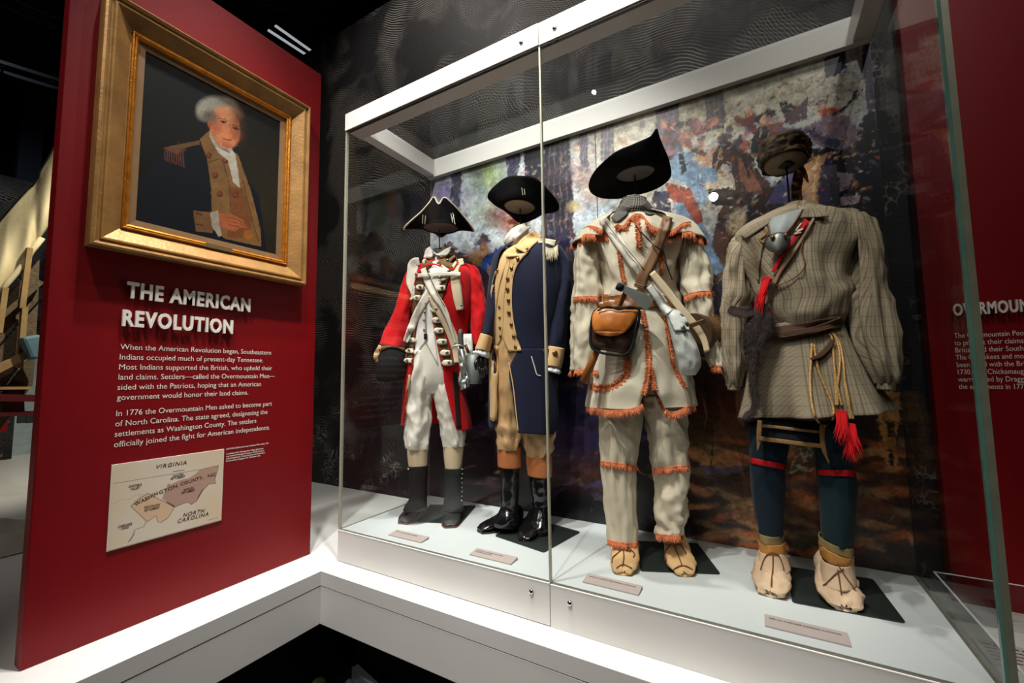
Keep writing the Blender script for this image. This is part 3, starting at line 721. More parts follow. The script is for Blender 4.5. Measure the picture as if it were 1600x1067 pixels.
tx.build('fine_print', M_ink_dark, lb)
st = MB(); st.tube([(2.44, 0.30, 0.001), (2.44, 0.30, 0.03), (2.44, 0.30, 0.05), (2.44, 0.30, 0.055)], [0.05, 0.055, 0.04, 0.001], 24)
tag(st.build('iron_ball', mat('dark_iron', s2l(40, 42, 46), 0.5, metal=.6), None, smooth=True), 'dark round iron object on the ledge by the acrylic guard', 'artifact')
# ================================================================== GLASS CASE
case = empty('display_case', (1.1, 0.32, 0), 'large white framed glass display case holding four costumed mannequins', 'display case')
XJ = 1.1
b_ = MB(); b_.box((0, 0.012, 0.0), (CW, CD + 0.02, H1 - .003)); b_.build('base_box', M_white, case, bevel=0.001)
b_ = MB(); b_.box((0.002, 0.013, H1 - .003), (CW - .002, CD - .001, H1)); b_.build('case_floor', mat('pale_blue_grey_floor', (0.60, 0.64, 0.645), 0.5, var=0.02, vscale=3), case)
for nm, x0, x1, dz in (('base_door', 0.0, XJ - .0012, 0), ('base_door', XJ + .0012, CW, -0.0025)):
    b_ = MB(); b_.box((x0, -0.001, 0.003 + dz), (x1, 0.0115, H1 - 0.004 + dz)); b_.build(nm, M_fascia, case, bevel=0.0008)
    b_ = MB(); b_.box((x0, -0.002, H1 - 0.0035 + dz), (x1, 0.002, H1 - 0.0005 + dz)); b_.build('sill_strip', mat('sill_highlight', (0.93, 0.9, 0.84), 0.25, var=0.02, spec=0.8), case)  # near-white colour paints the highlight line along the sill
    b_ = MB(); b_.box((x0, 0.0025, H1 - 0.0035 + dz), (x1, 0.0115, H1 + 0.002 + dz)); b_.build('sill_channel', mat('grey_channel', s2l(120, 120, 112), 0.4, metal=.4), case)
    b_ = MB(); b_.box((x0, -0.004, H2 + 0.002 + dz), (x1, 0.02, HT + dz)); b_.build('top_rail', M_white, case, bevel=0.001)
    b_ = MB(); b_.box((x0 + .004, 0.001, H2 - 0.004 + dz), (x1 - .004, 0.016, H2 + 0.002 + dz)); b_.build('rail_channel', mat('dark_channel', s2l(70, 68, 62), 0.5), case)
for x, z in ((1.026, 2.151), (1.168, 2.147), (1.029, 0.101), (1.173, 0.097)):
    k = MB(); k.tube([(x, -0.001, z), (x, -0.007, z), (x, -0.009, z), (x, -0.0092, z)], [0.0085, 0.0085, 0.0065, 0.0001], 20)
    o = k.build('lock', M_steel, case, smooth=True)
    k = MB(); k.box((x - .001, -0.0105, z - .004), (x + .001, -0.0091, z + .004)); k.build('keyway', M_seam, o)
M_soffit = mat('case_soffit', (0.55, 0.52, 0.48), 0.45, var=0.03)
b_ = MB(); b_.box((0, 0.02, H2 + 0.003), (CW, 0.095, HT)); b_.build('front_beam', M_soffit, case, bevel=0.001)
b_ = MB(); b_.box((0.004, CD - 0.03, H2), (CW - .004, CD + 0.02, HT + 0.022)); b_.build('back_beam', M_white, case, bevel=0.001)
b_ = MB(); b_.box((0, 0.095, H2 + 0.012), (0.06, CD - 0.03, HT + 0.018)); b_.build('side_beam', M_white, case, bevel=0.001)
b_ = MB(); b_.box((CW - 0.06, 0.095, H2 + 0.012), (CW, CD - 0.03, HT + 0.018)); b_.build('side_beam', M_white, case, bevel=0.001)
b_ = MB(); b_.box((0.062, 0.097, HT + 0.004), (CW - 0.062, CD - 0.032, HT + 0.010)); b_.build('glass_lid', M_glass, case)
GT = 0.008
b_ = MB(); b_.box((0.010, 0.004, H1 + .001), (XJ - 0.004, 0.004 + GT, H2 - .004)); b_.build('front_glass', M_glass, case)
b_ = MB(); b_.box((XJ + 0.004, 0.004, H1 + .001), (CW - 0.012, 0.004 + GT, H2 - .004)); b_.build('front_glass', M_glass, case)
b_ = MB(); b_.box((0.001, 0.014, H1 + .001), (0.001 + GT, CD - .002, H2 - .001)); b_.build('side_glass', M_glass, case)
b_ = MB(); b_.box((CW - 0.001 - GT, 0.014, H1 + .001), (CW - 0.001, CD - .002, H2 - .001)); b_.build('side_glass', M_glass, case)
M_edgegrey = mat('polished_edge_grey', s2l(176, 176, 158), 0.3, metal=.3, var=.05)
b_ = MB(); b_.box((XJ - 0.0035, 0.002, H1), (XJ + 0.0035, 0.013, H2 - .002)); b_.build('glass_edge', M_edgegrey, case)
b_ = MB(); b_.box((-0.001, 0.001, H1), (0.0095, 0.0135, H2 - .001)); b_.build('glass_edge', M_edgegrey, case)
b_ = MB(); b_.box((CW - 0.0045, 0.001, H1), (CW + 0.009, 0.0125, H2 - .001)); b_.build('glass_edge', mat('glass_edge_shade', s2l(132, 134, 116), 0.35, metal=.3), case)
b_ = MB(); b_.box((CW - 0.0115, 0.001, H1), (CW - 0.0047, 0.0125, H2 - .001)); b_.build('green_glass_edge', M_glassedge, case)
b_ = MB(); b_.box((CW - 0.012, 0.014, H1 - .002), (CW - .001, CD, H1 + .003)); b_.build('sill_strip', mat('edge_strip', s2l(130, 130, 118), 0.4, metal=.4), case)
b_ = MB(); b_.box((0.001, 0.014, H1 - .002), (0.010, CD, H1 + .003)); b_.build('sill_strip', M_edgegrey, case)
# front glass edge fittings under the top rail
for x in (1.13, 1.165): 
    k = MB(); k.box((x, -0.001, H2 - 0.008), (x + .012, 0.010, H2 - .001)); k.build('glass_clip', M_seam, case)

# ---- mural (plain woodland battle scene, loosely brushed)
T1 = crop(650, 240, 4.103); T2 = crop(1000, 120, 4.0); T3 = crop(1080, 560, 3.139); T4 = crop(860, 0, 2.667)
c = Canvas(650, 20, 1470, 920, 1.6, s2l(150, 160, 172))
# pale distance
c.poly([(650, 20), (1470, 20), (1470, 420), (1150, 400), (900, 430), (650, 420)], (190, 194, 200))
for q, rx, ry, col in (((760, 300), 60, 70, (176, 188, 192)), ((940, 350), 60, 60, (186, 200, 212)), ((960, 200), 50, 60, (206, 196, 170)), ((1100, 180), 90, 50, (210, 198, 168)), ((1230, 140), 90, 40, (206, 198, 172)),
                       ((880, 400), 60, 30, (172, 186, 204)), ((730, 370), 50, 30, (178, 190, 198)), ((1120, 290), 40, 40, (208, 190, 160)), ((1000, 300), 40, 40, (196, 184, 170)), ((1300, 130), 40, 40, (196, 188, 170))):
    c.ell(q, rx, ry, 0, col, .9, .7)
# foliage
for q, rx, ry, col, al in (((700, 300), 26, 30, (110, 100, 140), .9), ((760, 270), 22, 26, (150, 168, 110), .9), ((735, 255), 20, 16, (84, 92, 90), .9), ((770, 330), 26, 20, (150, 160, 120), .7), ((785, 335), 24, 16, (140, 92, 96), .9),
                           ((800, 350), 20, 18, (168, 110, 90), .8), ((690, 340), 18, 26, (128, 120, 160), .7), ((745, 290), 12, 34, (70, 76, 84), .6), ((905, 270), 26, 20, (150, 110, 90), .7), ((930, 300), 24, 18, (170, 120, 84), .6), ((950, 190), 30, 18, (120, 118, 120), .6),
                           ((1120, 130), 60, 16, (84, 84, 84), .8), ((1190, 105), 60, 16, (66, 74, 60), .8), ((1090, 160), 40, 14, (120, 110, 100), .7), ((700, 265), 20, 12, (130, 150, 140), .8)):
    c.ell(q, rx, ry, 0, col, al, .6)
# trees
for pts, col in ((((702, 262), (718, 256), (722, 345), (706, 350)), (58, 60, 74)), (((790, 235), (812, 228), (806, 300), (792, 300)), (74, 74, 96)), (((818, 225), (848, 215), (850, 330), (822, 330)), (42, 42, 54)),
                 (((850, 205), (888, 190), (900, 400), (905, 450), (838, 450), (846, 400)), (58, 54, 64)), (((905, 185), (918, 180), (920, 260), (908, 262)), (98, 92, 104)), (((936, 180), (956, 172), (960, 250), (940, 250)), (122, 114, 122)),
                 (((1022, 165), (1062, 150), (1066, 250), (1028, 250)), (112, 98, 114)), (((1100, 150), (1128, 140), (1132, 200), (1104, 205)), (96, 88, 90)), (((1030, 150), (1062, 140), (1062, 170), (1030, 180)), (54, 44, 58)), (((1285, 80), (1318, 70), (1322, 115), (1288, 120)), (38, 44, 66)), (((1345, 60), (1372, 60), (1392, 260), (1362, 260)), (70, 62, 96))):
    c.poly(pts, col)
    (x0, y0), (x1, y1), (x2, y2), (x3, y3) = pts[0], pts[1], pts[2], pts[3]
    for k in range(7):
        t = k / 7 + .05; c.line([(x0 + (x1 - x0) * t, y0), (x3 + (x2 - x3) * t, y3)], 1.2, tuple(min(255, int(v * (1.35 if k % 2 else .6))) for v in col), .7)
for k in range(16):
    t = k / 15; c.line([(852 + 36 * t, 200), (842 + 60 * t, 450)], 1.5, (120, 104, 110) if k % 3 == 0 else (34, 28, 44), .8)
# lower darkness and ground
c.poly([(650, 392), (720, 392), (760, 400), (820, 420), (900, 405), (1000, 330), (1060, 380), (1130, 372), (1200, 300), (1250, 235), (1330, 225), (1470, 190), (1470, 920), (650, 920)], (26, 22, 30))
for q, rx, ry, col, al in (((720, 440), 50, 60, (60, 44, 54), .8), ((770, 470), 30, 50, (40, 32, 44), .8), ((700, 560), 50, 70, (48, 40, 40), .7), ((760, 640), 60, 50, (30, 26, 36), .8), ((880, 640), 60, 60, (46, 40, 74), .7), ((860, 690), 60, 34, (70, 54, 100), .6), ((900, 740), 60, 26, (84, 50, 40), .6),
                           ((740, 720), 60, 50, (18, 14, 22), .9), ((1120, 700), 60, 40, (110, 84, 56), .7), ((1130, 640), 40, 40, (128, 62, 34), .5), ((1250, 700), 150, 50, (92, 66, 44), .75), ((1200, 770), 90, 40, (132, 66, 34), .7), ((1330, 780), 100, 50, (120, 62, 36), .75), ((1280, 830), 120, 40, (80, 46, 30), .8),
                           ((1100, 800), 80, 60, (34, 28, 24), .8), ((1400, 860), 60, 40, (64, 44, 32), .8), ((1150, 860), 80, 30, (30, 24, 20), .8), ((1410, 620), 40, 60, (50, 40, 44), .6), ((1130, 480), 40, 80, (24, 20, 30), .8), ((1130, 560), 40, 60, (58, 36, 28), .6), ((820, 800), 160, 40, (14, 12, 16), .9), ((1000, 600), 60, 120, (22, 20, 24), .7),
                           ((1240, 740), 40, 24, (96, 84, 66), .5), ((1230, 760), 26, 14, (120, 108, 90), .4)):
    c.ell(q, rx, ry, 0, col, al, .7)
for k in range(120):
    u = rng.uniform(1080, 1450); v = rng.uniform(690, 870)
    c.ell((u, v), rng.uniform(14, 50), rng.uniform(3, 9), rng.uniform(-15, 25), ((196, 104, 54), (60, 44, 30), (214, 146, 92), (32, 24, 20), (136, 112, 76))[k % 5], .6, .3)
for k in range(40):
    u = rng.uniform(690, 1000); v = rng.uniform(560, 790)
    c.ell((u, v), rng.uniform(10, 34), rng.uniform(2, 6), rng.uniform(-40, 30), ((70, 60, 110), (20, 16, 24), (96, 84, 96), (12, 10, 14), (84, 50, 40))[k % 5], .5, .3)
# woodland figures on the left
for q, r, col in (((755, 378), 15, (66, 58, 66)), ((701, 388), 14, (58, 58, 66))):
    c.ell(q, r, 4, -6, col); c.ell((q[0] + 1, q[1] - 6), 8, 7, 0, col); c.ell((q[0] + 2, q[1] + 8), 7, 8, 0, (128, 92, 72))
c.ell((752, 400), 22, 14, 0, (130, 96, 62), .9, .2); c.ell((806, 352), 9, 11, 0, (190, 136, 104)); c.ell((804, 345), 11, 5, -10, (110, 52, 44)); c.ell((776, 402), 27, 13, -22, (24, 52, 112)); c.ell((762, 412), 12, 10, -22, (36, 76, 150)); c.ell((766, 424), 8, 9, 0, (160, 112, 92))
c.ell((884, 372), 17, 12, -20, (46, 44, 72)); c.ell((893, 376), 6, 4, 0, (170, 170, 184))
c.ell((896, 322), 11, 7, 0, (196, 176, 120), .8, .5)
# mounted crowd, far
for k in range(46):
    u = rng.uniform(1035, 1180); v = rng.uniform(185, 250) - (u - 1100) * 0.12
    c.ell((u, v), rng.uniform(5, 12), rng.uniform(4, 9), rng.uniform(0, 180), ((160, 74, 52), (132, 60, 52), (84, 70, 96), (196, 138, 112), (58, 48, 60), (176, 120, 130))[k % 6], .9, .2)
for k in range(22):
    u = rng.uniform(880, 1040); v = rng.uniform(190, 330)
    c.ell((u, v), rng.uniform(3, 9), rng.uniform(2, 6), rng.uniform(0, 180), ((150, 104, 76), (96, 86, 104), (196, 150, 110), (84, 80, 96))[k % 4], .7, .3)
# standing horse, brown
c.poly(cpts(T2, (460, 480), (490, 420), (530, 380), (590, 420), (700, 500), (760, 620), (850, 700), (850, 800), (560, 800), (600, 660), (560, 560), (520, 540), (470, 620), (440, 640)), (66, 42, 38))
c.poly(cpts(T2, (600, 500), (680, 560), (760, 700), (740, 780), (660, 700), (620, 600)), (134, 84, 66), .9); c.line(cpts(T2, (500, 440), (470, 620)), 2, (190, 164, 150)); c.line(cpts(T2, (590, 640), (740, 510)), 1.2, (150, 140, 150)); c.line(cpts(T2, (550, 410), (640, 500), (690, 640)), 4, (30, 22, 26))
c.poly([(1105, 420), (1120, 330), (1150, 300), (1165, 320), (1140, 380), (1130, 440)], (84, 56, 44)); c.poly([(1165, 400), (1170, 300), (1215, 300), (1210, 380), (1190, 430)], (48, 36, 40)); c.ell((1150, 345), 14, 20, 20, (206, 186, 150), .9, .2)
# rider in pale blue, leaning
c.poly(cpts(T2, (170, 530), (240, 470), (330, 480), (420, 560), (480, 590), (500, 640), (450, 670), (400, 640), (420, 800), (350, 800), (280, 660), (180, 620)), (140, 168, 196))
c.poly([(1045, 290), (1075, 300), (1105, 360), (1130, 420), (1118, 430), (1090, 390), (1060, 350)], (124, 154, 186)); c.line(cpts(T2, (255, 480), (270, 600)), 7, (40, 38, 52)); c.ell(T2(400, 510), 13, 11, 30, (206, 158, 134)); c.ell(T2(370, 470), 12, 5, 10, (92, 70, 60)); c.poly([(1040, 285), (1078, 292), (1100, 345), (1088, 352), (1068, 318), (1045, 308)], (150, 70, 52))
c.poly([(1020, 300), (1046, 300), (1050, 350), (1060, 400), (1020, 400)], (44, 42, 66))
for k in range(6): c.line(cpts(T2, (300 + 20 * k, 560 + 10 * k), (330 + 18 * k, 640 + 30 * k)), 1.2, (84, 108, 148), .8)
c.poly(cpts(T2, (430, 760), (440, 700), (560, 690), (640, 760), (660, 800), (440, 800)), (26, 24, 28)); c.ell(T2(560, 750), 16, 8, 20, (60, 50, 46), .9, .3)
# central rider: black hat, red and violet dress
c.ell(T2(775, 245), 21, 6, -18, (30, 32, 50)); c.ell(T2(790, 225), 12, 6, -12, (30, 32, 50)); c.ell(T2(778, 270), 9, 9, 0, (206, 156, 130)); c.poly(cpts(T2, (650, 220), (700, 210), (740, 350), (720, 370), (680, 330)), (128, 56, 46)); c.ell(T2(680, 225), 6, 6, 0, (206, 150, 120))
c.poly(cpts(T2, (740, 310), (880, 290), (900, 330), (820, 470), (700, 480), (680, 450)), (34, 52, 58)); c.poly(cpts(T2, (790, 300), (900, 280), (880, 340), (820, 380)), (150, 88, 76)); c.poly(cpts(T2, (850, 320), (1000, 320), (1100, 380), (900, 420)), (112, 104, 150)); c.poly(cpts(T2, (760, 400), (800, 400), (800, 440), (745, 440)), (176, 60, 46))
c.poly(cpts(T2, (868, 150), (930, 150), (990, 180), (960, 240), (890, 240)), (22, 22, 34)); c.poly(cpts(T2, (900, 230), (1000, 180), (1040, 120), (1060, 180), (1040, 260), (950, 300), (900, 290)), (84, 60, 66)); c.poly(cpts(T2, (1100, 210), (1140, 185), (1260, 190), (1220, 260), (1130, 240)), (196, 74, 44)); c.ell(T2(1130, 160), 9, 4, -15, (62, 54, 66)); c.ell(T2(1132, 176), 6, 6, 0, (200, 150, 130))
c.poly(cpts(T2, (1000, 330), (1150, 240), (1300, 240), (1370, 340), (1330, 440), (1240, 460), (1100, 420)), (150, 130, 146)); c.poly(cpts(T2, (1000, 320), (1100, 330), (1260, 400), (1230, 450), (1100, 390)), (70, 72, 104)); c.line(cpts(T2, (1200, 250), (1390, 80)), 4, (34, 32, 46)); c.ell(T2(1345, 110), 8, 6, 0, (30, 28, 44))
for k in range(14): c.line([T2(1050 + 22 * k, 300 + 9 * k), T2(1090 + 20 * k, 360 + 6 * k)], 1.4, ((190, 170, 180), (98, 92, 104))[k % 2], .7)
c.poly(cpts(T2, (1020, 560), (1120, 480), (1200, 470), (1150, 620), (1120, 800), (1020, 800), (1010, 640)), (196, 146, 104)); c.poly(cpts(T2, (1120, 560), (1200, 470), (1220, 500), (1180, 800), (1110, 800)), (44, 40, 74)); c.line(cpts(T2, (1130, 490), (1080, 580), (1090, 780)), 2.5, (236, 200, 150), .8)
c.poly(cpts(T2, (800, 800), (850, 680), (930, 600), (980, 620), (960, 800)), (76, 74, 122))
# dark horse on the right with pale hooves
c.poly(cpts(T2, (1210, 480), (1340, 420), (1380, 260), (1470, 200), (1510, 800), (1180, 800)), (16, 15, 30)); c.poly(cpts(T2, (1230, 600), (1330, 610), (1300, 700), (1250, 720)), (150, 130, 140)); c.poly(cpts(T2, (1250, 750), (1380, 740), (1370, 790), (1260, 800)), (170, 150, 160))
c.line(cpts(T2, (1300, 480), (1490, 470)), 1.2, (120, 116, 140), .7)
# fallen branch right
c.poly(cpts(T3, (940, 160), (1020, 165), (1015, 300), (1000, 420), (1015, 540), (965, 555), (950, 430), (915, 300)), (176, 124, 66)); c.poly(cpts(T3, (960, 300), (995, 300), (990, 380), (965, 380)), (50, 34, 26)); c.line(cpts(T3, (940, 280), (1000, 380), (1010, 420)), 3, (70, 46, 30)); c.poly(cpts(T3, (965, 440), (995, 440), (990, 530), (975, 520)), (44, 30, 26))
c.line(cpts(T3, (870, 660), (1000, 720), (1080, 725)), 2.4, (30, 24, 22)); c.line(cpts(T3, (620, 830), (760, 780)), 2, (70, 76, 44)); c.ell(T3(560, 900), 22, 10, -10, (70, 70, 44), .8, .4); c.ell(T3(540, 500), 20, 26, 0, (66, 60, 50), .6, .4)
for k in range(26): c.ell(T3(480 + rng.uniform(0, 110), 440 + rng.uniform(0, 120)), 4, 1.6, rng.uniform(0, 180), (170, 156, 130), .7, .2)
c.line([(1112, 650), (1112, 760)], 2.5, (24, 18, 18)); c.poly(cpts(T3, (20, 530), (120, 530), (270, 520), (260, 545), (130, 570), (60, 570)), (92, 84, 110), .8)
PAL = ((236, 226, 206), (60, 44, 52), (150, 78, 58), (96, 92, 128), (34, 30, 40), (206, 164, 132), (120, 150, 180), (84, 70, 60))
for k in range(1500):
    u = rng.uniform(690, 1370); v = rng.uniform(150, 400) - (u - 700) * .06
    if v < 300 - (u - 672) * 0.31: continue
    far = u > 1000
    c.ell((u, v), rng.uniform(1.5, 6), rng.uniform(.6, 2.0), rng.uniform(-80, 30), PAL[rng.randint(8)], .75 if far else .35, .3)
for k in range(500):
    c.ell((rng.uniform(690, 1430), rng.uniform(420, 860)), rng.uniform(3, 14), rng.uniform(.6, 2.0), rng.uniform(-50, 40), ((120, 70, 44), (12, 10, 14), (70, 64, 100), (150, 120, 86), (50, 40, 30))[rng.randint(5)], .5, .3)
c.warp(4, 26, 3); c.warp(2.0, 6, 8); c.grain(.30, (40, 14, 5), 5)
c.strokes(11000, 4.5, 1.1, -55, .28, (650, 20, 1470, 420), 50, .55); c.strokes(8000, 7, 1.5, 8, .5, (650, 400, 1470, 920), 45, .55); c.strokes(7000, 2.4, .8, 0, .6, (650, 100, 1470, 460), 90, .8)
M_mural = print_mat('mural_print', 0.35, 0.5)
mu = case
bd = mat('mural_board', (0.05, 0.05, 0.06), 0.6)
b_ = MB(); b_.box((0.004, CD - 0.0005, H1 + .0005), (1.0992, CD + 0.012, H2 + .05)); p1 = b_.build('mural_panel', bd, mu)
b_ = MB(); b_.box((1.1008, CD - 0.0005, H1 + .0005), (CW - .004, CD + 0.012, H2 + .05)); p2 = b_.build('mural_panel', bd, mu)
Z0, Z1 = H1 + 0.002, H2
print_grid('mural_picture', c, (0.006, CD - 0.0016, Z0), (1.092, 0, 0), (0, 0, Z1 - Z0), 330, 560, M_mural, p1)
print_grid('mural_picture', c, (1.102, CD - 0.0016, Z0), (1.094, 0, 0), (0, 0, Z1 - Z0), 430, 620, M_mural, p2)

# ================================================================== CEILING
M_bar = emis('ceiling_tube', (0.80, 0.86, 0.92), 0.42)
for (p, q, lab) in (((430, 40), (488, 81), 'upper of the two pale strip lights glowing in the black ceiling'), ((419, 47), (479, 86), 'lower of the two pale strip lights glowing in the black ceiling')):
    a = at(*p, 2, 4.7); b = at(*q, 2, 4.7)
    k = MB(); k.bar(a, b, 0.030, 0.012); h = MB(); h.bar(a + Vector((0, 0, .013)), b + Vector((0, 0, .013)), 0.034, 0.012)
    r = empty('strip_light', (a + b) / 2, lab, 'ceiling light')
    k.build('tube', M_bar, r); h.build('housing', M_black, r)
    h = MB(); h.bar((a + b) / 2 + Vector((0, 0, .045)), Vector(((a + b).x / 2, (a + b).y / 2, 5.4)), 0.01); h.build('hanger', M_black, r)
M_steelblue = mat('dark_blue_steel', (0.012, 0.02, 0.03), 0.5, metal=.4)
M_steelgr = mat('dark_grey_steel', (0.03, 0.032, 0.03), 0.5, metal=.3)
def truss(p, q, w, m, lab, z=4.6):
    a = at(*p, 2, z); b = at(*q, 2, z)
    r = empty('ceiling_beam', (a + b) / 2, lab, 'beam')
    d = (b - a).normalized(); s = d.cross(Vector((0, 0, 1)))
    for sg in (-1, 1):
        k = MB(); k.bar(a + s * sg * w, b + s * sg * w, 0.03, 0.04); k.build('chord', m, r)
    L = (b - a).length; n = max(2, int(L / 0.5)); k = MB()
    for i in range(n): k.bar(a + d * L * i / n + s * w * (1 if i % 2 else -1), a + d * L * (i + 1) / n + s * w * (-1 if i % 2 else 1), 0.015)
    k.build('lattice', m, r)
    k = MB(); k.bar(a + d * L * .2, a + d * L * .2 + Vector((0, 0, 5.4 - z)), .015); k.bar(a + d * L * .8, a + d * L * .8 + Vector((0, 0, 5.4 - z)), .015); k.build('hanger', m, r)
truss((-60, -30), (92, 36), 0.10, M_steelgr, 'dark lattice ceiling beam at top left above the wagon')
truss((-40, 92), (110, 138), 0.12, M_steelblue, 'dark lattice ceiling beam nearest above the wagon canvas')
truss((400, -10), (520, 20), 0.10, M_steelblue, 'dark bluish lattice ceiling beam above the strip lights')
# column behind the wagon
k = MB(); ca = at(45, 240, 0, -8.0); k.box((ca.x - .1, ca.y - .12, -0.62), (ca.x + .1, ca.y + .12, 5.4)); structure(k.build('trim_1', mat('navy_column', (0.004, 0.012, 0.03), 0.6), None))

# ================================================================== WAGON, far left
X0 = -3.0
wg = empty('covered_wagon', (X0, -0.6, 0.35), 'old covered wagon with cream canvas top behind the red panel', 'wagon')
M_canvas = mat('cream_canvas', s2l(226, 210, 168), 0.85, var=0.1, vscale=5, bump=0.5, bscale=40)
M_oldwood = mat('old_grey_plank', s2l(104, 88, 66), 0.85, var=0.35, vscale=8, bump=0.6, bscale=60, stretch=(1, 6, 6))
M_palewood = mat('pale_stake', s2l(168, 136, 88), 0.75, var=0.2, vscale=10)
M_wred = mat('wagon_red_paint', s2l(92, 18, 20), 0.5, var=0.2)
def W(u, v, dx=0.0): return at(u, v, 0, X0 + dx)
# canvas: scalloped cover hanging over bows
top = [(-120, 560), (-60, 420), (0, 345), (20, 322), (40, 300), (55, 285), (66, 262), (80, 238), (100, 200), (130, 150), (170, 120)]
bot = [(-120, 700), (-60, 560), (-6, 462), (14, 436), (38, 408), (50, 388), (62, 372), (78, 352), (100, 320), (130, 280), (170, 240)]
n, mcols = 60, 16
tp = catmull(top, n); bt = catmull(bot, n); v = []; f = []
for i in range(n):
    for j in range(mcols + 1):
        t = j / mcols; u_, v_ = tp[i] * (1 - t) + bt[i] * t
        bul = 0.28 * math.sin(math.pi * min(1, t * 0.62)) + 0.016 * math.sin(i * 0.5 + 2 * t) * t + 0.012 * noise.noise(Vector((i * .12, t * 3, 0)))
        v.append(W(u_, v_, bul - 0.30))
for i in range(n - 1):
    for j in range(mcols): a_ = i * (mcols + 1) + j; f.append((a_, a_ + 1, a_ + mcols + 2, a_ + mcols + 1))
build('canvas_cover', v, f, M_canvas, wg, solid=0.01)
rl = MB(); rl.tube([W(-6, 466, 0), W(14, 440, 0), W(38, 412, 0), W(50, 392, 0), W(66, 372, 0)], 0.018, 8); rl.build('canvas_hem', M_canvas, wg, smooth=True)
for (p, q, r_, s_) in (((-20, 500), (62, 405), (-20, 560), (60, 470)), ((-20, 565), (60, 475), (-20, 640), (56, 540)), ((-20, 645), (56, 545), (-20, 700), (52, 600))):
    v = [W(*p, -.06), W(*q, -.06), W(*s_, -.06), W(*r_, -.06)]; v += [x + Vector((-.03, 0, 0)) for x in v]
    build('plank', v, [(0, 1, 2, 3), (7, 6, 5, 4), (0, 4, 5, 1), (1, 5, 6, 2), (2, 6, 7, 3), (3, 7, 4, 0)], M_oldwood, wg, smooth=False, bevel=.004)
for p, q, w_ in (((46, 388), (34, 482), .05), ((8, 450), (-2, 520), .05), ((38, 480), (30, 575), .06)):
    k = MB(); k.bar(W(*p, .02), W(*q, .02), w_, .03); k.build('stake', M_palewood, wg)
k = MB(); k.bar(W(-20, 515, .0), W(64, 440, .0), .05, .03); k.build('side_rail', M_oldwood, wg)
k = MB(); k.bar(W(-10, 580, .05), W(52, 548, .05), .07, .05); k.build('side_rail', M_palewood, wg)
k = MB(); k.bar(W(-60, 650, .06), W(54, 645, .06), .04, .03); k.bar(W(-60, 620, .04), W(50, 622, .04), .15, .05); k.bar(W(20, 600, -.05), W(22, 650, -.05), .04, .10); k.build('undercarriage', M_wred, wg)
k = MB(); k.bar(W(-60, 607, .08), W(48, 606, .08), .018, .02); k.build('iron_rod', M_palewood, wg)
for q in ((33, 650), (46, 650)):
    k = MB(); a_ = W(*q, .06); k.box((a_.x, a_.y - .02, a_.z - .05), (a_.x + .03, a_.y + .02, a_.z + .01)); k.build('iron_bolt', M_seam, wg)
k = MB(); k.bar(W(45, 525, .1), W(60, 560, .1), .13, .1); tag(k.build('blue_barrel', mat('faded_blue_paint', s2l(96, 130, 142), 0.6), None, bevel=.02), 'small faded blue bucket hanging at the wagon side', 'bucket')
# things beneath and behind the wagon
k = MB(); a_ = at(0, 655, 0, -5.2); b2 = at(11, 674, 0, -5.2); k.box((-5.25, a_.y - .3, b2.z), (-5.2, b2.y, a_.z)); tag(k.build('red_sign', M_red, None), 'small plain red sign seen below the wagon bed', 'sign')
k = MB(); a_ = at(20, 690, 0, -5.6); k.box((-5.66, -2.2, 0.0), (-5.6, a_.y, 1.2)); k.build('engraved_screen', M_engr, None); tag(bpy.data.objects['engraved_screen'], 'dark engraved picture board standing below the wagon', 'screen')
k = MB(); k.box((-6.0, -1.2, 0.0), (-5.9, 0.6, 1.2)); tag(k.build('display_board', mat('pale_blue_board', s2l(158, 176, 182), 0.6), None), 'pale blue board standing behind the wagon', 'board')
k = MB(); k.box((-6.58, -3.2, -0.62), (-0.905, 0.92, -0.001)); 
o = k.build('platform', M_white, None); tag(o, 'wide white platform the covered wagon stands above, far left', 'platform')
# wagon legs (posts it stands on) and crumpled linen on the platform
k = MB()
for y in (-1.4, 0.2): k = MB(); k.box((-3.35, y, 0.001), (-3.25, y + .1, 0.45)); k.build('trestle', M_seam, wg)
M_linen = mat('grey_linen', s2l(176, 168, 156), 0.9, var=0.25, vscale=5)
v = []; f = []; nx, ny = 30, 22
for i in range(nx):
    for j in range(ny):
        x = -2.05 + 0.55 * i / (nx - 1); y = -0.95 + 0.55 * j / (ny - 1)
        e = min(i, nx - 1 - i, j, ny - 1 - j) / 4; e = min(1, e)
        v.append((x, y, 0.004 + e * (0.05 + 0.07 * abs(noise.noise(Vector((x * 5, y * 5, 1)))) + 0.03 * abs(noise.noise(Vector((x * 14, y * 12, 3)))))))
for i in range(nx - 1):
    for j in range(ny - 1): a_ = i * ny + j; f.append((a_, a_ + 1, a_ + ny + 1, a_ + ny))
o = build('folded_linen', v, f, M_linen, None); tag(o, 'crumpled grey linen bundle lying on the white platform at far left', 'cloth')
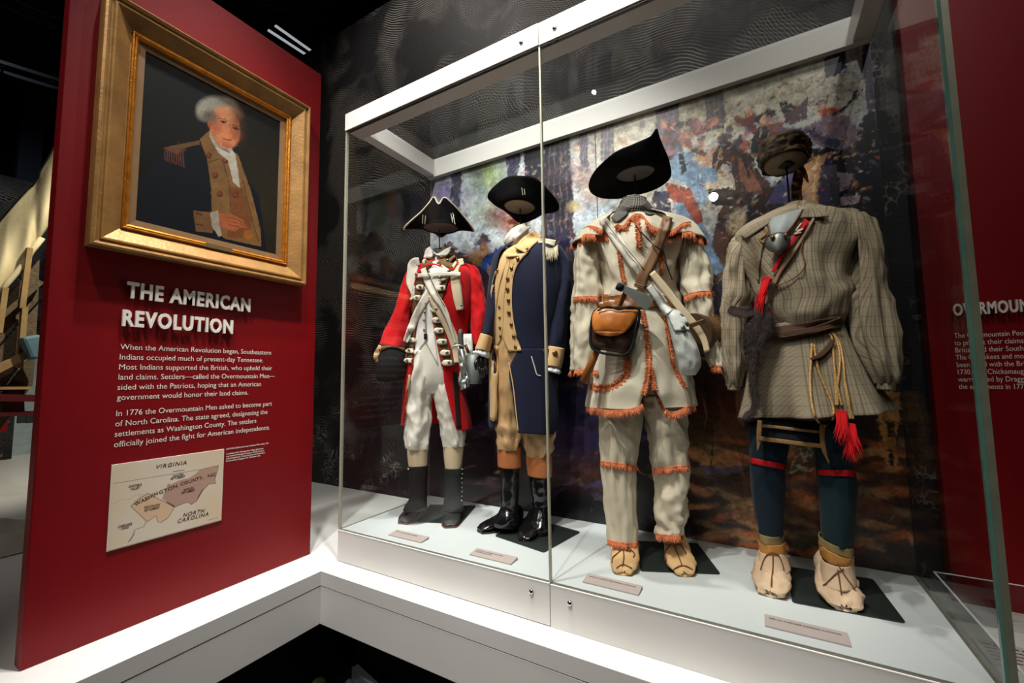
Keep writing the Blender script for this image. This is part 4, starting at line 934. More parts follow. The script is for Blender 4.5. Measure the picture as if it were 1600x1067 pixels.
# ================================================================== COSTUMED MANNEQUINS: helpers
class Fig:
    def __init__(s, bx, by, name, label, cat):
        s.b = np.array([bx, by, H1]); d = s.b[:2] - CAM[:2]; d /= np.hypot(*d)
        s.Y = np.array([d[0], d[1], 0.0]); s.X = np.array([d[1], -d[0], 0.0])
        s.root = empty(name, (bx, by, H1), label, cat)
        s.bvhs = []
    def pt(s, u, v, dy=0.0):
        r = ray(u, v); c0 = s.b + s.Y * dy
        t = np.dot(c0 - CAM, s.Y) / np.dot(r, s.Y)
        return CAM + r * t
    def dy(s, P): return float(np.dot(np.asarray(P) - s.b, s.Y))
    def loft(s, name, m, keys, n=40, seg=40, folds=(), cap=(True, True), solid=0, hit=True, parent=None, arc=False, sharp=1.0, smoothk=True, ret=False):
        """keys: (left pixel, right pixel, half depth in m, dy[, left opening pixel x, right opening pixel x]); ring angle 0 faces the viewer"""
        K = []
        for k in keys:
            L, R_, hd, dy = k[0], k[1], k[2], k[3]
            row = [L[0], L[1], R_[0], R_[1], hd, dy]
            if arc:
                cx = (L[0] + R_[0]) / 2; hw = (R_[0] - L[0]) / 2
                row += [math.asin(max(-.999, min(.999, (k[4] - cx) / hw))), math.asin(max(-.999, min(.999, (k[5] - cx) / hw)))]
            K.append(row)
        rows = catmull_arc(K, n) if smoothk == 'arc' else catmull(K, n)
        verts = []; uvs = []; vlen = 0; pc = None
        per = None
        for i, r in enumerate(rows):
            A = s.pt(r[0], r[1], r[5]); B = s.pt(r[2], r[3], r[5])
            c = (A + B) / 2; h = (B - A) / 2; hw = np.linalg.norm(h); hn = h / max(hw, 1e-6)
            if pc is not None: vlen += np.linalg.norm(c - pc)
            pc = c
            if per is None: per = hw
            if arc: a0, a1 = r[7], 2 * math.pi + r[6]; cnt = seg + 1
            else: a0, a1 = 0.0, 2 * math.pi; cnt = seg
            for j in range(cnt):
                a = a0 + (a1 - a0) * j / seg
                sx, sy = math.sin(a), -math.cos(a)
                if sharp != 1.0:
                    sx = math.copysign(abs(sx) ** sharp, sx); sy = math.copysign(abs(sy) ** sharp, sy)
                d = hn * sx + s.Y * sy
                disp = 0.0
                for (amp, ka, kz, seed, mode) in folds:
                    t = i / (n - 1)
                    nv = noise.noise(Vector((math.sin(a) * ka + seed, math.cos(a) * ka, vlen * kz + seed * 3)))
                    if mode == 'r': nv = (1 - 2 * abs(nv)) - 0.5
                    elif mode == 'b': nv = nv * min(1, t * 2)          # grows downwards
                    elif mode == 'e': nv = nv * t * t
                    disp += amp * nv
                verts.append(c + h * sx + s.Y * (r[4] * sy) + d * disp)
                uvs.append((a * (hw + abs(r[4])) / 2, vlen))
        faces = []
        cnt = seg + 1 if arc else seg
        for i in range(n - 1):
            for j in range(seg if arc else seg):
                j2 = j + 1 if arc else (j + 1) % seg
                faces.append((i * cnt + j, i * cnt + j2, (i + 1) * cnt + j2, (i + 1) * cnt + j))
        if not arc:
            for which, base in ((0, 0), (1, (n - 1) * cnt)):
                if cap[which]:
                    c = sum(verts[base:base + cnt]) / cnt; verts.append(c); uvs.append(uvs[base]); ci = len(verts) - 1
                    for j in range(cnt):
                        j2 = (j + 1) % cnt
                        faces.append((ci, base + j2, base + j) if which == 0 else (ci, base + j, base + j2))
        o = build(name, verts, faces, m, parent or s.root, uvs=uvs, solid=solid)
        if hit: s.bvhs.append(BVHTree.FromPolygons([Vector(v) for v in verts], faces))
        return o
    def hit(s, u, v):
        r = Vector(ray(u, v)).normalized(); best = None
        for b in s.bvhs:
            h = b.ray_cast(Vector(CAM), r)
            if h[0] is not None and (best is None or h[3] < best[2]):
                nrm = h[1] if h[1].dot(r) < 0 else -h[1]
                best = (h[0], nrm, h[3])
        return best
    def depths(s, px, dflt=None):
        """distance along +Y of the surface under each pixel, gaps filled from neighbours"""
        D = [s.hit(*p) for p in px]; d = [s.dy(h[0]) if h else None for h in D]
        known = [i for i, x in enumerate(d) if x is not None]
        if not known: return [dflt if dflt is not None else -0.05] * len(px)
        out = []
        for i, x in enumerate(d):
            if x is None:
                j = min(known, key=lambda k: abs(k - i)); x = d[j]
            out.append(x)
        return out
    def band(s, name, m, left, right, n=24, cols=6, off=0.004, thick=0.003, bulge=0.0, taut=0, parent=None, dyv=None, hit=False, wob=0.0, smooth=True):
        L = catmull_arc(left, n) if len(left) > 1 else left; R_ = catmull_arc(right, n)
        grid = []
        for i in range(n):
            px = [L[i] * (1 - j / cols) + R_[i] * j / cols for j in range(cols + 1)]
            if dyv is not None:
                t = i / (n - 1); dd = [(dyv[0] * (1 - t) + dyv[1] * t) if isinstance(dyv, tuple) else dyv] * (cols + 1)
            else: dd = s.depths(px)
            grid.append((px, dd))
        D = np.array([g[1] for g in grid])
        if taut:
            for _ in range(taut):
                P = np.pad(D, ((1, 1), (0, 0)), 'edge'); A = (P[:-2] + P[2:]) / 2
                D = np.minimum(D, A)
            D2 = D.copy(); D2[:] = D.mean(axis=1, keepdims=True) * .5 + D * .5; D = np.minimum(D2, D + .004)
        v = []; uvs = []
        for i, (px, _) in enumerate(grid):
            for j in range(cols + 1):
                t = j / cols
                b = bulge * math.sin(math.pi * t) * (math.sin(math.pi * min(1, max(0, i / (n - 1)))) ** 0.5 if bulge > 0.01 else 1)
                w_ = wob * noise.noise(Vector((i * .35, j * .5, wob * 100))) if wob else 0
                v.append(s.pt(px[j][0], px[j][1], D[i, j] - off - b + w_)); uvs.append((j * .01, i * .01))
        f = []
        for i in range(n - 1):
            for j in range(cols): a = i * (cols + 1) + j; f.append((a, a + 1, a + cols + 2, a + cols + 1))
        o = build(name, v, f, m, parent or s.root, uvs=uvs, solid=thick, smooth=smooth)
        if hit: s.bvhs.append(BVHTree.FromPolygons([Vector(q) for q in v], f))
        return o
    def strap(s, name, m, pts, w, n=40, off=0.005, thick=0.003, taut=8, cols=4, parent=None, hit=False, **k):
        """pts: pixels along the middle, w: width in pixels (or list)"""
        P = catmull_arc(pts, n); L = []; R_ = []
        ws = np.interp(np.linspace(0, 1, n), np.linspace(0, 1, len(w)), w) if isinstance(w, (list, tuple)) else [w] * n
        for i in range(n):
            d = P[min(i + 1, n - 1)] - P[max(i - 1, 0)]; d = d / max(1e-6, np.hypot(*d)); q = np.array([-d[1], d[0]]) * ws[i] / 2
            L.append(P[i] + q); R_.append(P[i] - q)
        return s.band(name, m, L, R_, n, cols, off, thick, taut=taut, parent=parent, hit=hit, **k)
    def button(s, name, m, q, r=0.007, h=0.0035, parent=None, off=0.004, sq=1.0):
        hh = s.hit(*q)
        if not hh: return None
        c, nr = np.array(hh[0]), np.array(hh[1]); nr = nr / np.linalg.norm(nr)
        c = c + nr * off
        x = np.cross(nr, [0, 0, 1]); x /= np.linalg.norm(x); y = np.cross(x, nr)
        v = []; f = []; sg = 12
        for rr, zz in ((1, -0.5), (1, 0.2), (.8, .75), (.4, 1.0), (0.001, 1.05)):
            for k in range(sg):
                a = 2 * math.pi * k / sg; v.append(c + (x * math.cos(a) + y * math.sin(a) * sq) * r * rr + nr * zz * h)
        for i in range(4):
            for k in range(sg): k2 = (k + 1) % sg; f.append((i * sg + k, i * sg + k2, (i + 1) * sg + k2, (i + 1) * sg + k))
        return build(name, v, f, m, parent or s.root)
    def cord(s, name, m, pts, r=0.003, n=40, off=0.006, parent=None, dyv=None, seg=7, twist=0):
        P = catmull_arc(pts, n)
        if dyv is None: d = s.depths([tuple(p) for p in P]); 
        else: d = list(np.interp(np.linspace(0, 1, n), np.linspace(0, 1, len(dyv)), dyv)) if isinstance(dyv, (list, tuple)) else [dyv] * n
        d = list(np.convolve(np.pad(d, 2, 'edge'), np.ones(5) / 5, 'valid'))
        W_ = [s.pt(p[0], p[1], dd - off) for p, dd in zip(P, d)]
        k = MB(); rr = [r * (1 + .18 * math.sin(i * 2.2)) for i in range(n)] if twist else r
        k.tube(W_, rr, seg); return k.build(name, m, parent or s.root, smooth=True)
    def fringe(s, name, m, pts, length=0.022, n=110, side=0.0, w=0.0022, parent=None, direction=None, off=0.003, base=True, splay=0.5, dflt=None, lift=0):
        """a woven edge with loose threads"""
        P = catmull_arc(pts, n * 2); d = s.depths([(p[0], p[1] - lift) for p in P], dflt)
        W_ = np.array([s.pt(p[0], p[1], dd - off) for p, dd in zip(P, d)])
        k = MB()
        if base: k.tube([W_[i] for i in range(0, len(W_), 4)] + [W_[-1]], 0.0028, 5)
        for rep in range(2):
            for i in range(n):
                j = min(len(W_) - 2, 2 * i + rep); p = W_[j]
                T = W_[j + 1] - W_[max(0, j - 1)]; T = T / max(1e-7, np.linalg.norm(T))
                if direction == 'side':
                    q = np.cross(T, s.Y) * (1 if rep else -1)
                elif direction is not None: q = s.X * direction[0] + np.array([0, 0, -1.0]) * direction[1]
                else: q = np.array([0, 0, -1.0])
                q = q + T * random.uniform(-splay, splay) - s.Y * random.uniform(-.05, .5)
                q = q / np.linalg.norm(q); l = length * random.uniform(.65, 1.2)
                a = p + q * l * .5 - s.Y * random.uniform(0, .003); b = a + (q + T * random.uniform(-.4, .4)) * l * .5
                side_ = np.cross(q, s.Y); side_ = side_ / max(1e-6, np.linalg.norm(side_)); ww = w
                vs = [p - side_ * ww, p + side_ * ww, p - s.Y * ww, a - side_ * ww, a + side_ * ww, a - s.Y * ww * 1.2, b]
                k.add(vs, [(0, 1, 4, 3), (1, 2, 5, 4), (2, 0, 3, 5), (3, 4, 6), (4, 5, 6), (5, 3, 6)])
        o = k.build(name, m, parent or s.root); o['kind'] = 'stuff'; return o
    def shoe(s, name, m, toe, ang, length, w, hprof, wprof=None, sole=None, pucker=0.0, z0=None, parent=None, n=30, seg=24):
        """toe: pixel of the toe on the floor; ang: degrees the toe points left(-)/right(+) of the viewer; hprof: heights along heel->toe"""
        z0 = H1 + (0.006 if sole else 0.001) if z0 is None else z0
        T = np.array(at(*toe, 2, z0)); a = math.radians(ang)
        d = -s.Y * math.cos(a) + s.X * math.sin(a); x = np.cross(d, [0, 0, 1]); H = T - d * length
        wp = wprof or [0.6, .8, .82, .8, .92, 1.0, .98, .86, .55]
        v = []; f = []; uvs = []
        for i in range(n):
            t = i / (n - 1); te = 0.5 - 0.5 * math.cos(math.pi * t)
            hh = float(np.interp(te, np.linspace(0, 1, len(hprof)), hprof)); ww = w * float(np.interp(te, np.linspace(0, 1, len(wp)), wp)) / 2
            if i in (0, n - 1): ww *= .45; hh *= .8
            c = H + d * length * te
            for j in range(seg):
                b = 2 * math.pi * j / seg; cx = math.sin(b); cz = math.cos(b)
                zz = (0.5 + 0.5 * cz) ** (0.75) if cz > -0.98 else 0
                pk = pucker * noise.noise(Vector((te * 14, b * 2.2, toe[0]))) * (0.3 + te) if pucker else 0
                v.append(c + x * (ww * math.copysign(abs(cx) ** .8, cx) * (1 - .35 * max(0, cz) ** 2)) + np.array([0, 0, hh * zz]) + (x * cx + np.array([0, 0, max(0, cz)])) * pk)
                uvs.append((b * .02, te * length))
        for i in range(n - 1):
            for j in range(seg): j2 = (j + 1) % seg; f.append((i * seg + j, i * seg + j2, (i + 1) * seg + j2, (i + 1) * seg + j))
        f.append(tuple(range(seg))); f.append(tuple((n - 1) * seg + j for j in reversed(range(seg))))
        o = build(name, v, f, m, parent or s.root, uvs=uvs)
        s.bvhs.append(BVHTree.FromPolygons([Vector(q) for q in v], f))
        if sole:
            vs = []; ns = 18
            prof = [(float(te), w * 1.04 * float(np.interp(te, np.linspace(0, 1, len(wp)), wp)) / 2) for te in np.linspace(0, 1, ns)]
            ring = [H + d * (length * te * 1.0) + x * ww for te, ww in prof] + [H + d * (length * te) - x * ww for te, ww in reversed(prof)]
            nr = len(ring)
            for z in (H1 + .0006, z0 + 0.002):
                for q in ring: vs.append((q[0], q[1], z))
            fs = [tuple(reversed(range(nr))), tuple(nr + i for i in range(nr))] + [(i, (i + 1) % nr, nr + (i + 1) % nr, nr + i) for i in range(nr)]
            build('sole', vs, fs, sole, o, smooth=False)
        return o, H, d, x
    def hat(s, name, label, m, center, dy, r0x, keys, tilt=(0, 0), crown_h=0.10, crown_r=None, under=None, braid=None, curl=1.6, thick=0.004, keypts=None):
        """cocked hat; keys: (angle from viewer, +right), brim reach in px, rise in px at the edge"""
        c = s.pt(center[0], center[1], dy)
        pxm = np.linalg.norm(s.pt(center[0] + 10, center[1], dy) - c) / 10
        root = empty(name, tuple(c - np.array([0, 0, 0.0])), label, 'hat')
        Rt = (Matrix.Rotation(math.radians(tilt[0]), 3, Vector(s.X)) @ Matrix.Rotation(math.radians(tilt[1]), 3, Vector(s.Y)))
        r0 = r0x * pxm
        ks = sorted(keys); A = [k[0] for k in ks]; A = [A[-1] - 360] + A + [A[0] + 360]
        Rr = [k[1] * pxm for k in ks]; Rr = [Rr[-1]] + Rr + [Rr[0]]; Hh = [k[2] * pxm for k in ks]; Hh = [Hh[-1]] + Hh + [Hh[0]]
        seg, rad = 96, 12
        nk = len(ks); AA = [k[0] + 360 * w_ for w_ in (-1, 0, 1) for k in ks]; RR = [k[1] * pxm for k in ks] * 3; HH = [k[2] * pxm for k in ks] * 3
        def P(a, t):
            ar = math.radians(a)
            for i in range(1, len(AA) - 2):
                if AA[i] <= a <= AA[i + 1]:
                    d_ = AA[i + 1] - AA[i]; q = (a - AA[i]) / d_
                    def hm(V):
                        m0 = (V[i + 1] - V[i - 1]) / (AA[i + 1] - AA[i - 1]) * d_; m1 = (V[i + 2] - V[i]) / (AA[i + 2] - AA[i]) * d_
                        return (2 * q ** 3 - 3 * q * q + 1) * V[i] + (q ** 3 - 2 * q * q + q) * m0 + (-2 * q ** 3 + 3 * q * q) * V[i + 1] + (q ** 3 - q * q) * m1
                    R_ = hm(RR); h = hm(HH); break
            r = r0 + (R_ - r0) * (t if h <= 0 or R_ > r0 * 2.2 else t ** 0.6)
            z = h * t ** curl
            return Vector(s.X) * (math.sin(ar) * r) - Vector(s.Y) * (math.cos(ar) * r * .95) + Vector((0, 0, z))
        v = []; f = []
        for i in range(seg):
            a = -180 + 360 * i / seg
            if a < A[0]: a += 360
            for j in range(rad + 1): v.append(Vector(c) + Rt @ P(a, j / rad))
        for i in range(seg):
            i2 = (i + 1) % seg
            for j in range(rad): f.append((i * (rad + 1) + j, i * (rad + 1) + j + 1, i2 * (rad + 1) + j + 1, i2 * (rad + 1) + j))
        build('brim', v, f, m, root, solid=thick)
        edge = [v[i * (rad + 1) + rad] for i in range(seg)]
        cv = []; cf = []; cr = (crown_r or r0 * 1.02); nr = 10
        for j in range(nr + 1):
            t = j / nr; rr = cr * (1 - t ** 3) ** .5 if t < 1 else 0.001; z = crown_h * t
            for i in range(seg // 2):
                a = 2 * math.pi * i / (seg // 2)
                cv.append(Vector(c) + Rt @ (Vector(s.X) * math.sin(a) * rr - Vector(s.Y) * math.cos(a) * rr + Vector((0, 0, z))))
        sg = seg // 2
        for j in range(nr):
            for i in range(sg): cf.append((j * sg + i, j * sg + (i + 1) % sg, (j + 1) * sg + (i + 1) % sg, (j + 1) * sg + i))
        build('crown', cv, cf, m, root)
        if under:
            uv_ = []
            for i in range(40):
                a = 2 * math.pi * i / 40; uv_.append(Vector(c) + Rt @ (Vector(s.X) * math.sin(a) * r0 * 1.0 - Vector(s.Y) * math.cos(a) * r0 * 1.0 + Vector((0, 0, 0.006))))
            uv_ += [q + Rt @ Vector((0, 0, 0.006)) for q in uv_]
            build('lining', uv_, [tuple(reversed(range(40))), tuple(range(40, 80))] + [(i, (i + 1) % 40, 40 + (i + 1) % 40, 40 + i) for i in range(40)], under, root, smooth=False)
        if braid:
            k = MB(); k.tube(edge + [edge[0]], 0.0045, 6, cap=False); k.build('braid_edge', braid, root, smooth=True)
        s.hatroot = root; s.hatc = c; s.Rt = Rt
        return root
    def rod(s, q0, q1, dy0, dy1, m, r=0.003, name='hat_rod'):
        k = MB(); k.tube([s.pt(*q0, dy0), s.pt(*q1, dy1)], r, 8); return k.build(name, m, s.root, smooth=True)
def child(root, name, verts, faces, m, **k): return build(name, verts, faces, m, root, **k)

A = crop(560, 300, 3.336); B = crop(560, 580, 3.81); Cc = crop(740, 260, 3.139); D = crop(730, 560, 3.139)
E_ = crop(870, 200, 3.557); F_ = crop(870, 440, 4.104); G = crop(900, 640, 3.556); Hc = crop(1120, 200, 3.557); I_ = crop(1120, 460, 3.81); J = crop(1140, 680, 3.137)
M_rod = mat('dark_rod', (0.03, 0.03, 0.03), 0.4, metal=.5)
M_felt = mat('black_felt', (0.004, 0.004, 0.005), 0.85, var=.2, bump=.3, bscale=300, spec=.12)
M_felt_in = mat('grey_hat_lining', s2l(120, 116, 112), 0.9)
M_felt_in2 = mat('beige_hat_lining', s2l(150, 136, 118), 0.9)
M_neck = mat('mannequin_neck', (0.02, 0.02, 0.02), 0.6)
M_redwool = cloth('scarlet_wool', s2l(196, 10, 18), .85, .3, 0.05)
M_brownfac = cloth('olive_brown_facing', s2l(104, 78, 48), .9, .3)
M_bufflin = cloth('buff_lining', s2l(206, 172, 128), .85)
M_satin = mat('white_twill_breeches', s2l(232, 226, 214), .5, var=.04, bump=.2, bscale=300, sheen=.1)
M_linenw = cloth('white_linen', s2l(236, 233, 226), .8, .3)
M_lace = cloth('white_lace', s2l(232, 220, 196), .8, .3)
M_pewter = mat('pewter_button', s2l(140, 138, 132), .35, metal=.8)
M_brass = mat('brass_button', s2l(130, 96, 58), .35, metal=.8)
M_beltw = mat('whitened_buff_leather', s2l(226, 218, 204), .65, var=.05, vscale=10)
M_beltc = mat('cream_leather', s2l(222, 202, 168), .65, var=.06, vscale=10)
M_sock = stripes('ribbed_stocking', s2l(212, 192, 160), s2l(176, 152, 120), [(0, 0.0042, .3, .8, 0)])
M_gaiter = cloth('black_wool_gaiter', (0.008, 0.009, 0.009), .85, .4)
M_gaiter2 = cloth('lighter_black_gaiter', s2l(30, 34, 33), .85, .4)  # slightly lighter black for one gaiter, pouch piping and axe poll
M_shoeb = mat('black_shoe_leather', (0.016, 0.017, 0.018), .5, var=.3, vscale=30)
M_boot = mat('polished_black_leather', (0.005, 0.005, 0.006), .16, var=.3, bump=.25, bscale=25, spec=.7)
M_solebr = mat('brown_sole', s2l(110, 60, 44), .6)
M_tin = mat('bright_tin', s2l(200, 202, 200), .28, metal=.85, var=.1, vscale=30, bump=.6, bscale=30)
M_cant = mat('grey_green_canteen', s2l(120, 128, 122), .45, metal=.3, var=.1)

# ------------------------------------------------------------------ 1. red coat soldier
f = Fig(0.33, 0.36, 'dressed_mannequin', 'headless mannequin in scarlet coat with white cross belts and white breeches', 'mannequin')
FR = f
wr = (.004, 2.2, 6, 1, 'n'), (.006, 1.2, 3, 2, 'n')
br = ((.016, 1.6, 6, 4, 'r'), (.008, 2.5, 16, 6, 'r'))
f.loft('breeches_leg', M_satin, [(B(292, -120), B(440, -120), .075, 0), (B(288, 0), B(446, 0), .085, 0), (B(282, 120), B(440, 120), .08, 0), (B(284, 220), B(434, 220), .07, 0), (B(282, 300), B(430, 305), .06, 0), (B(274, 385), B(420, 395), .058, 0), (B(277, 430), B(416, 440), .055, 0), (B(283, 458), B(414, 462), .050, 0)], 60, 44, br)
f.loft('breeches_leg', M_satin, [(B(395, -120), B(545, -120), .075, .0), (B(424, 0), B(580, 0), .085, 0), (B(446, 120), B(600, 120), .08, 0), (B(468, 210), B(610, 210), .07, 0), (B(484, 300), B(622, 300), .06, 0), (B(497, 380), B(641, 372), .058, 0), (B(500, 420), B(638, 412), .055, 0), (B(506, 448), B(630, 442), .050, 0)], 60, 44, ((.016, 1.6, 6, 14, 'r'), (.008, 2.5, 16, 16, 'r')))
f.loft('breeches_waist', M_satin, [(A(288, 650), A(555, 650), .09, 0), (A(285, 780), A(558, 780), .10, 0), (A(285, 900), A(562, 900), .10, 0), (A(285, 990), A(560, 990), .085, 0), (A(320, 1050), A(520, 1050), .05, 0)], 40, 48, ((.006, 1.6, 6, 24, 'r'),))
f.loft('stocking', M_sock, [(B(288, 445), B(414, 452), .042, .002), (B(292, 510), B(412, 512), .042, .002), (B(302, 600), B(408, 600), .038, .002)], 14, 32)
f.loft('stocking', M_sock, [(B(503, 436), B(628, 436), .042, .002), (B(508, 510), B(622, 510), .042, .002), (B(518, 600), B(612, 600), .038, .002)], 14, 32)
f.loft('gaiter', M_gaiter, [(B(291, 562), B(411, 556), .040, .002), (B(300, 600), B(410, 600), .041, .002), (B(306, 690), B(408, 690), .036, .002), (B(300, 760), B(406, 760), .038, -.004), (B(276, 805), B(410, 800), .052, -.03), (B(268, 826), B(412, 812), .056, -.04)], 30, 36, ((.003, 2, 16, 3, 'n'),), cap=(False, False), solid=.002)
f.loft('gaiter', M_gaiter2, [(B(508, 574), B(625, 572), .040, .002), (B(512, 620), B(618, 620), .041, .002), (B(514, 700), B(612, 700), .036, .002), (B(510, 760), B(616, 760), .038, -.004), (B(506, 800), B(624, 800), .052, -.03), (B(500, 818), B(622, 826), .054, -.04)], 30, 36, ((.003, 2, 16, 9, 'n'),), cap=(False, False), solid=.002)
hp = [.06, .065, .07, .068, .055, .042, .034, .026, .012]
f.shoe('shoe', M_shoeb, B(262, 905), -26, .20, .088, hp, sole=M_solebr)
f.shoe('shoe', M_shoeb, B(548, 928), -4, .20, .090, hp, sole=M_solebr)
for k in range(8): f.button('gaiter_button', M_lace, B(299 + (2 if k < 4 else -1), 580 + k * 27), .0032, .003)
for k in range(8): f.button('gaiter_button', M_lace, B(611 + (3 if k < 2 else 0), 582 + k * 27), .0032, .003)
# torso
f.loft('waistcoat_body', M_linenw, [(A(378, 330), A(468, 330), .035, .02), (A(362, 372), A(486, 368), .05, .02), (A(300, 400), A(545, 395), .075, .01), (A(272, 440), A(582, 430), .10, 0), (A(268, 520), A(586, 520), .115, 0), (A(280, 620), A(575, 620), .115, 0), (A(290, 720), A(558, 720), .10, 0), (A(288, 800), A(556, 800), .096, 0)], 44, 56, wr, cap=(True, False))
f.loft('neck_cap', M_neck, [(A(385, 300), A(462, 300), .03, .03), (A(380, 350), A(468, 350), .035, .025)], 6, 24)
mk = [(A(352, 430), A(345, 500), A(325, 560), A(305, 700), A(286, 862)), (A(400, 430), A(366, 500), A(354, 600), A(350, 700), A(349, 782))]
f.band('waistcoat_front', M_linenw, mk[0], mk[1], 30, 8, .003, .002)
f.band('waistcoat_front', M_linenw, (A(400, 430), A(366, 500), A(354, 600), A(351, 700), A(350, 782)), (A(440, 430), A(410, 500), A(388, 600), A(395, 720), A(416, 905)), 30, 8, .004, .002)
# coat
ck = [(A(345, 372), A(500, 368), .065, .02, A(388, 0)[0], A(420, 0)[0]), (A(290, 395), A(560, 390), .088, .01, A(376, 0)[0], A(420, 0)[0]), (A(264, 435), A(592, 428), .112, .0, A(352, 0)[0], A(430, 0)[0]), (A(262, 520), A(592, 520), .127, 0, A(338, 0)[0], A(402, 0)[0]),
      (A(272, 620), A(584, 620), .127, 0, A(316, 0)[0], A(392, 0)[0]), (A(278, 720), A(568, 720), .115, 0, A(300, 0)[0], A(398, 0)[0]), (A(262, 820), A(572, 820), .115, 0, A(290, 0)[0], A(415, 0)[0]), (A(244, 905), A(590, 905), .12, 0, A(286, 0)[0], A(432, 0)[0])]
f.loft('coat_body', M_redwool, ck, 50, 64, ((.005, 1.5, 4, 31, 'n'),), arc=True, solid=.004)
f.loft('coat_skirt', M_redwool, [(A(243, 895), A(592, 895), .12, 0, A(288, 0)[0], A(432, 0)[0]), (B(270, 60), B(618, 60), .13, .01, B(308, 0)[0], B(510, 0)[0]), (B(262, 160), B(648, 160), .14, .02, B(292, 0)[0], B(534, 0)[0]), (B(252, 260), B(672, 260), .15, .03, B(276, 0)[0], B(560, 0)[0]), (B(248, 318), B(684, 340), .155, .035, B(262, 0)[0], B(585, 0)[0])], 40, 64, ((.012, 2.2, 2, 41, 'b'),), arc=True, solid=.004)
f.band('skirt_facing', M_bufflin, (B(300, 20), B(284, 120), B(262, 300)), (B(314, 20), B(300, 130), B(278, 290)), 16, 2, .004, .002)
f.strap('skirt_stripe', M_gaiter, cpts(B, (576, 0), (582, 120), (590, 230), (597, 338)), 7.2, 26, .005, .002)
# sleeves
slf = ((.010, 1.4, 7, 51, 'n'), (.006, 1.6, 16, 53, 'r'))
f.loft('sleeve', M_redwool, [(A(302, 380), A(345, 440), .03, .01), (A(268, 402), A(330, 470), .055, .01), (A(236, 455), A(318, 510), .062, .01), (A(208, 540), A(294, 575), .062, .0), (A(184, 620), A(278, 652), .06, -.01), (A(146, 705), A(264, 742), .058, -.02), (A(108, 800), A(242, 818), .056, -.04)], 50, 36, slf)
f.loft('cuff', M_gaiter, [(A(104, 794), A(246, 812), .058, -.04), (A(96, 840), A(252, 850), .064, -.045), (A(88, 900), A(248, 900), .068, -.05), (A(98, 975), A(238, 968), .06, -.05), (A(130, 992), A(215, 990), .05, -.05)], 24, 36, ((.004, 2, 10, 5, 'n'),), cap=(False, True), solid=.003)
f.band('cuff_edging', M_bufflin, cpts(A, (108, 796), (86, 830), (78, 862), (90, 888)), cpts(A, (126, 806), (112, 835), (102, 866), (100, 884)), 14, 2, .006, .003)
f.band('cuff_edging', M_brownfac, cpts(A, (110, 802), (160, 800), (205, 806), (246, 814)), cpts(A, (108, 832), (160, 812), (205, 816), (244, 832)), 14, 2, .006, .003)
f.button('cuff_button', M_pewter, A(98, 832), .006)
f.loft('sleeve', M_redwool, [(A(520, 372), A(555, 430), .03, .01), (A(540, 378), A(612, 400), .055, .01), (A(556, 430), A(640, 462), .062, .01), (A(566, 520), A(660, 545), .062, .01), (A(575, 620), A(667, 630), .06, .0), (A(585, 710), A(652, 728), .058, -.01), (A(594, 790), A(628, 818), .05, -.02)], 50, 36, ((.010, 1.4, 7, 61, 'n'), (.006, 1.6, 16, 63, 'r')))
# collar and lapels
f.band('collar', M_brownfac, cpts(A, (345, 352), (332, 385), (324, 402)), cpts(A, (390, 372), (372, 390), (350, 410)), 10, 4, .010, .004)
f.band('collar', M_brownfac, cpts(A, (486, 318), (505, 335), (521, 356)), cpts(A, (405, 372), (440, 384), (486, 402)), 12, 5, .012, .004)
f.loft('collar_stand', M_brownfac, [(A(350, 355), A(505, 345), .055, .02, A(398, 0)[0], A(402, 0)[0]), (A(345, 300), A(498, 300), .05, .03, A(375, 0)[0], A(440, 0)[0])], 10, 40, arc=True, solid=.004)
f.strap('collar_piping', M_redwool, cpts(A, (322, 404), (352, 385), (396, 376), (440, 392), (490, 402), (520, 362)), 2.2, 30, .015, .003)
f.band('shirt_collar', M_linenw, cpts(A, (372, 284), (352, 300), (338, 345)), cpts(A, (412, 328), (396, 325), (376, 348)), 10, 5, .014, .002)
f.band('shirt_collar', M_linenw, cpts(A, (484, 282), (478, 312), (448, 344)), cpts(A, (448, 300), (425, 315), (402, 326)), 10, 5, .016, .002)
f.band('lapel', M_brownfac, cpts(A, (322, 405), (296, 480), (276, 600), (264, 740), (246, 860), (246, 900)), cpts(A, (372, 412), (340, 500), (318, 560), (296, 700), (290, 800), (276, 902)), 44, 6, .006, .003, hit=True)
f.band('lapel', M_brownfac, cpts(A, (430, 410), (408, 500), (385, 600), (396, 700), (412, 800), (434, 908)), cpts(A, (488, 408), (456, 500), (436, 580), (440, 700), (470, 800), (508, 908)), 44, 6, .006, .003, hit=True)
f.strap('lapel_piping', M_redwool, cpts(A, (320, 408), (292, 480), (272, 600)), 1.6, 26, .010, .003)
def lace(f, q, flip=1, w=34, h=26, btn=M_pewter):
    x, y = q
    pts_t = [(x - flip * w * .55, y), (x - flip * w * .25, y - h / 2), (x + flip * w * .5, y - h * .42)]
    pts_b = [(x - flip * w * .55, y + 1), (x - flip * w * .25, y + h / 2), (x + flip * w * .5, y + h * .42)]
    f.band('lace_loop', M_lace, cpts(A, *pts_t), cpts(A, *pts_b), 8, 3, .010, .0015)
    hold = f.button('coat_button', btn, A(x + flip * w * .12, y), .0075, .004, off=.014)
for q in ((322, 496), (308, 551), (280, 772), (268, 828), (260, 878)): lace(f, q, 1, 44, 26)
for q in ((428, 500), (400, 612), (408, 668), (418, 722), (434, 780), (452, 838), (462, 890), (432, 448)): lace(f, q, -1 if q[1] < 460 else 1, 52, 30)
lace(f, (350, 362), 1, 34, 26); lace(f, (470, 366), -1, 50, 26)
for q in ((354, 582), (348, 626), (345, 666), (345, 718)): f.button('waistcoat_button', M_pewter, A(*q), .0055, .003, off=.008)
f.cord('watch_cord', M_gaiter, cpts(A, (354, 590), (350, 660), (352, 730), (350, 750)), .0016, 20, .012)
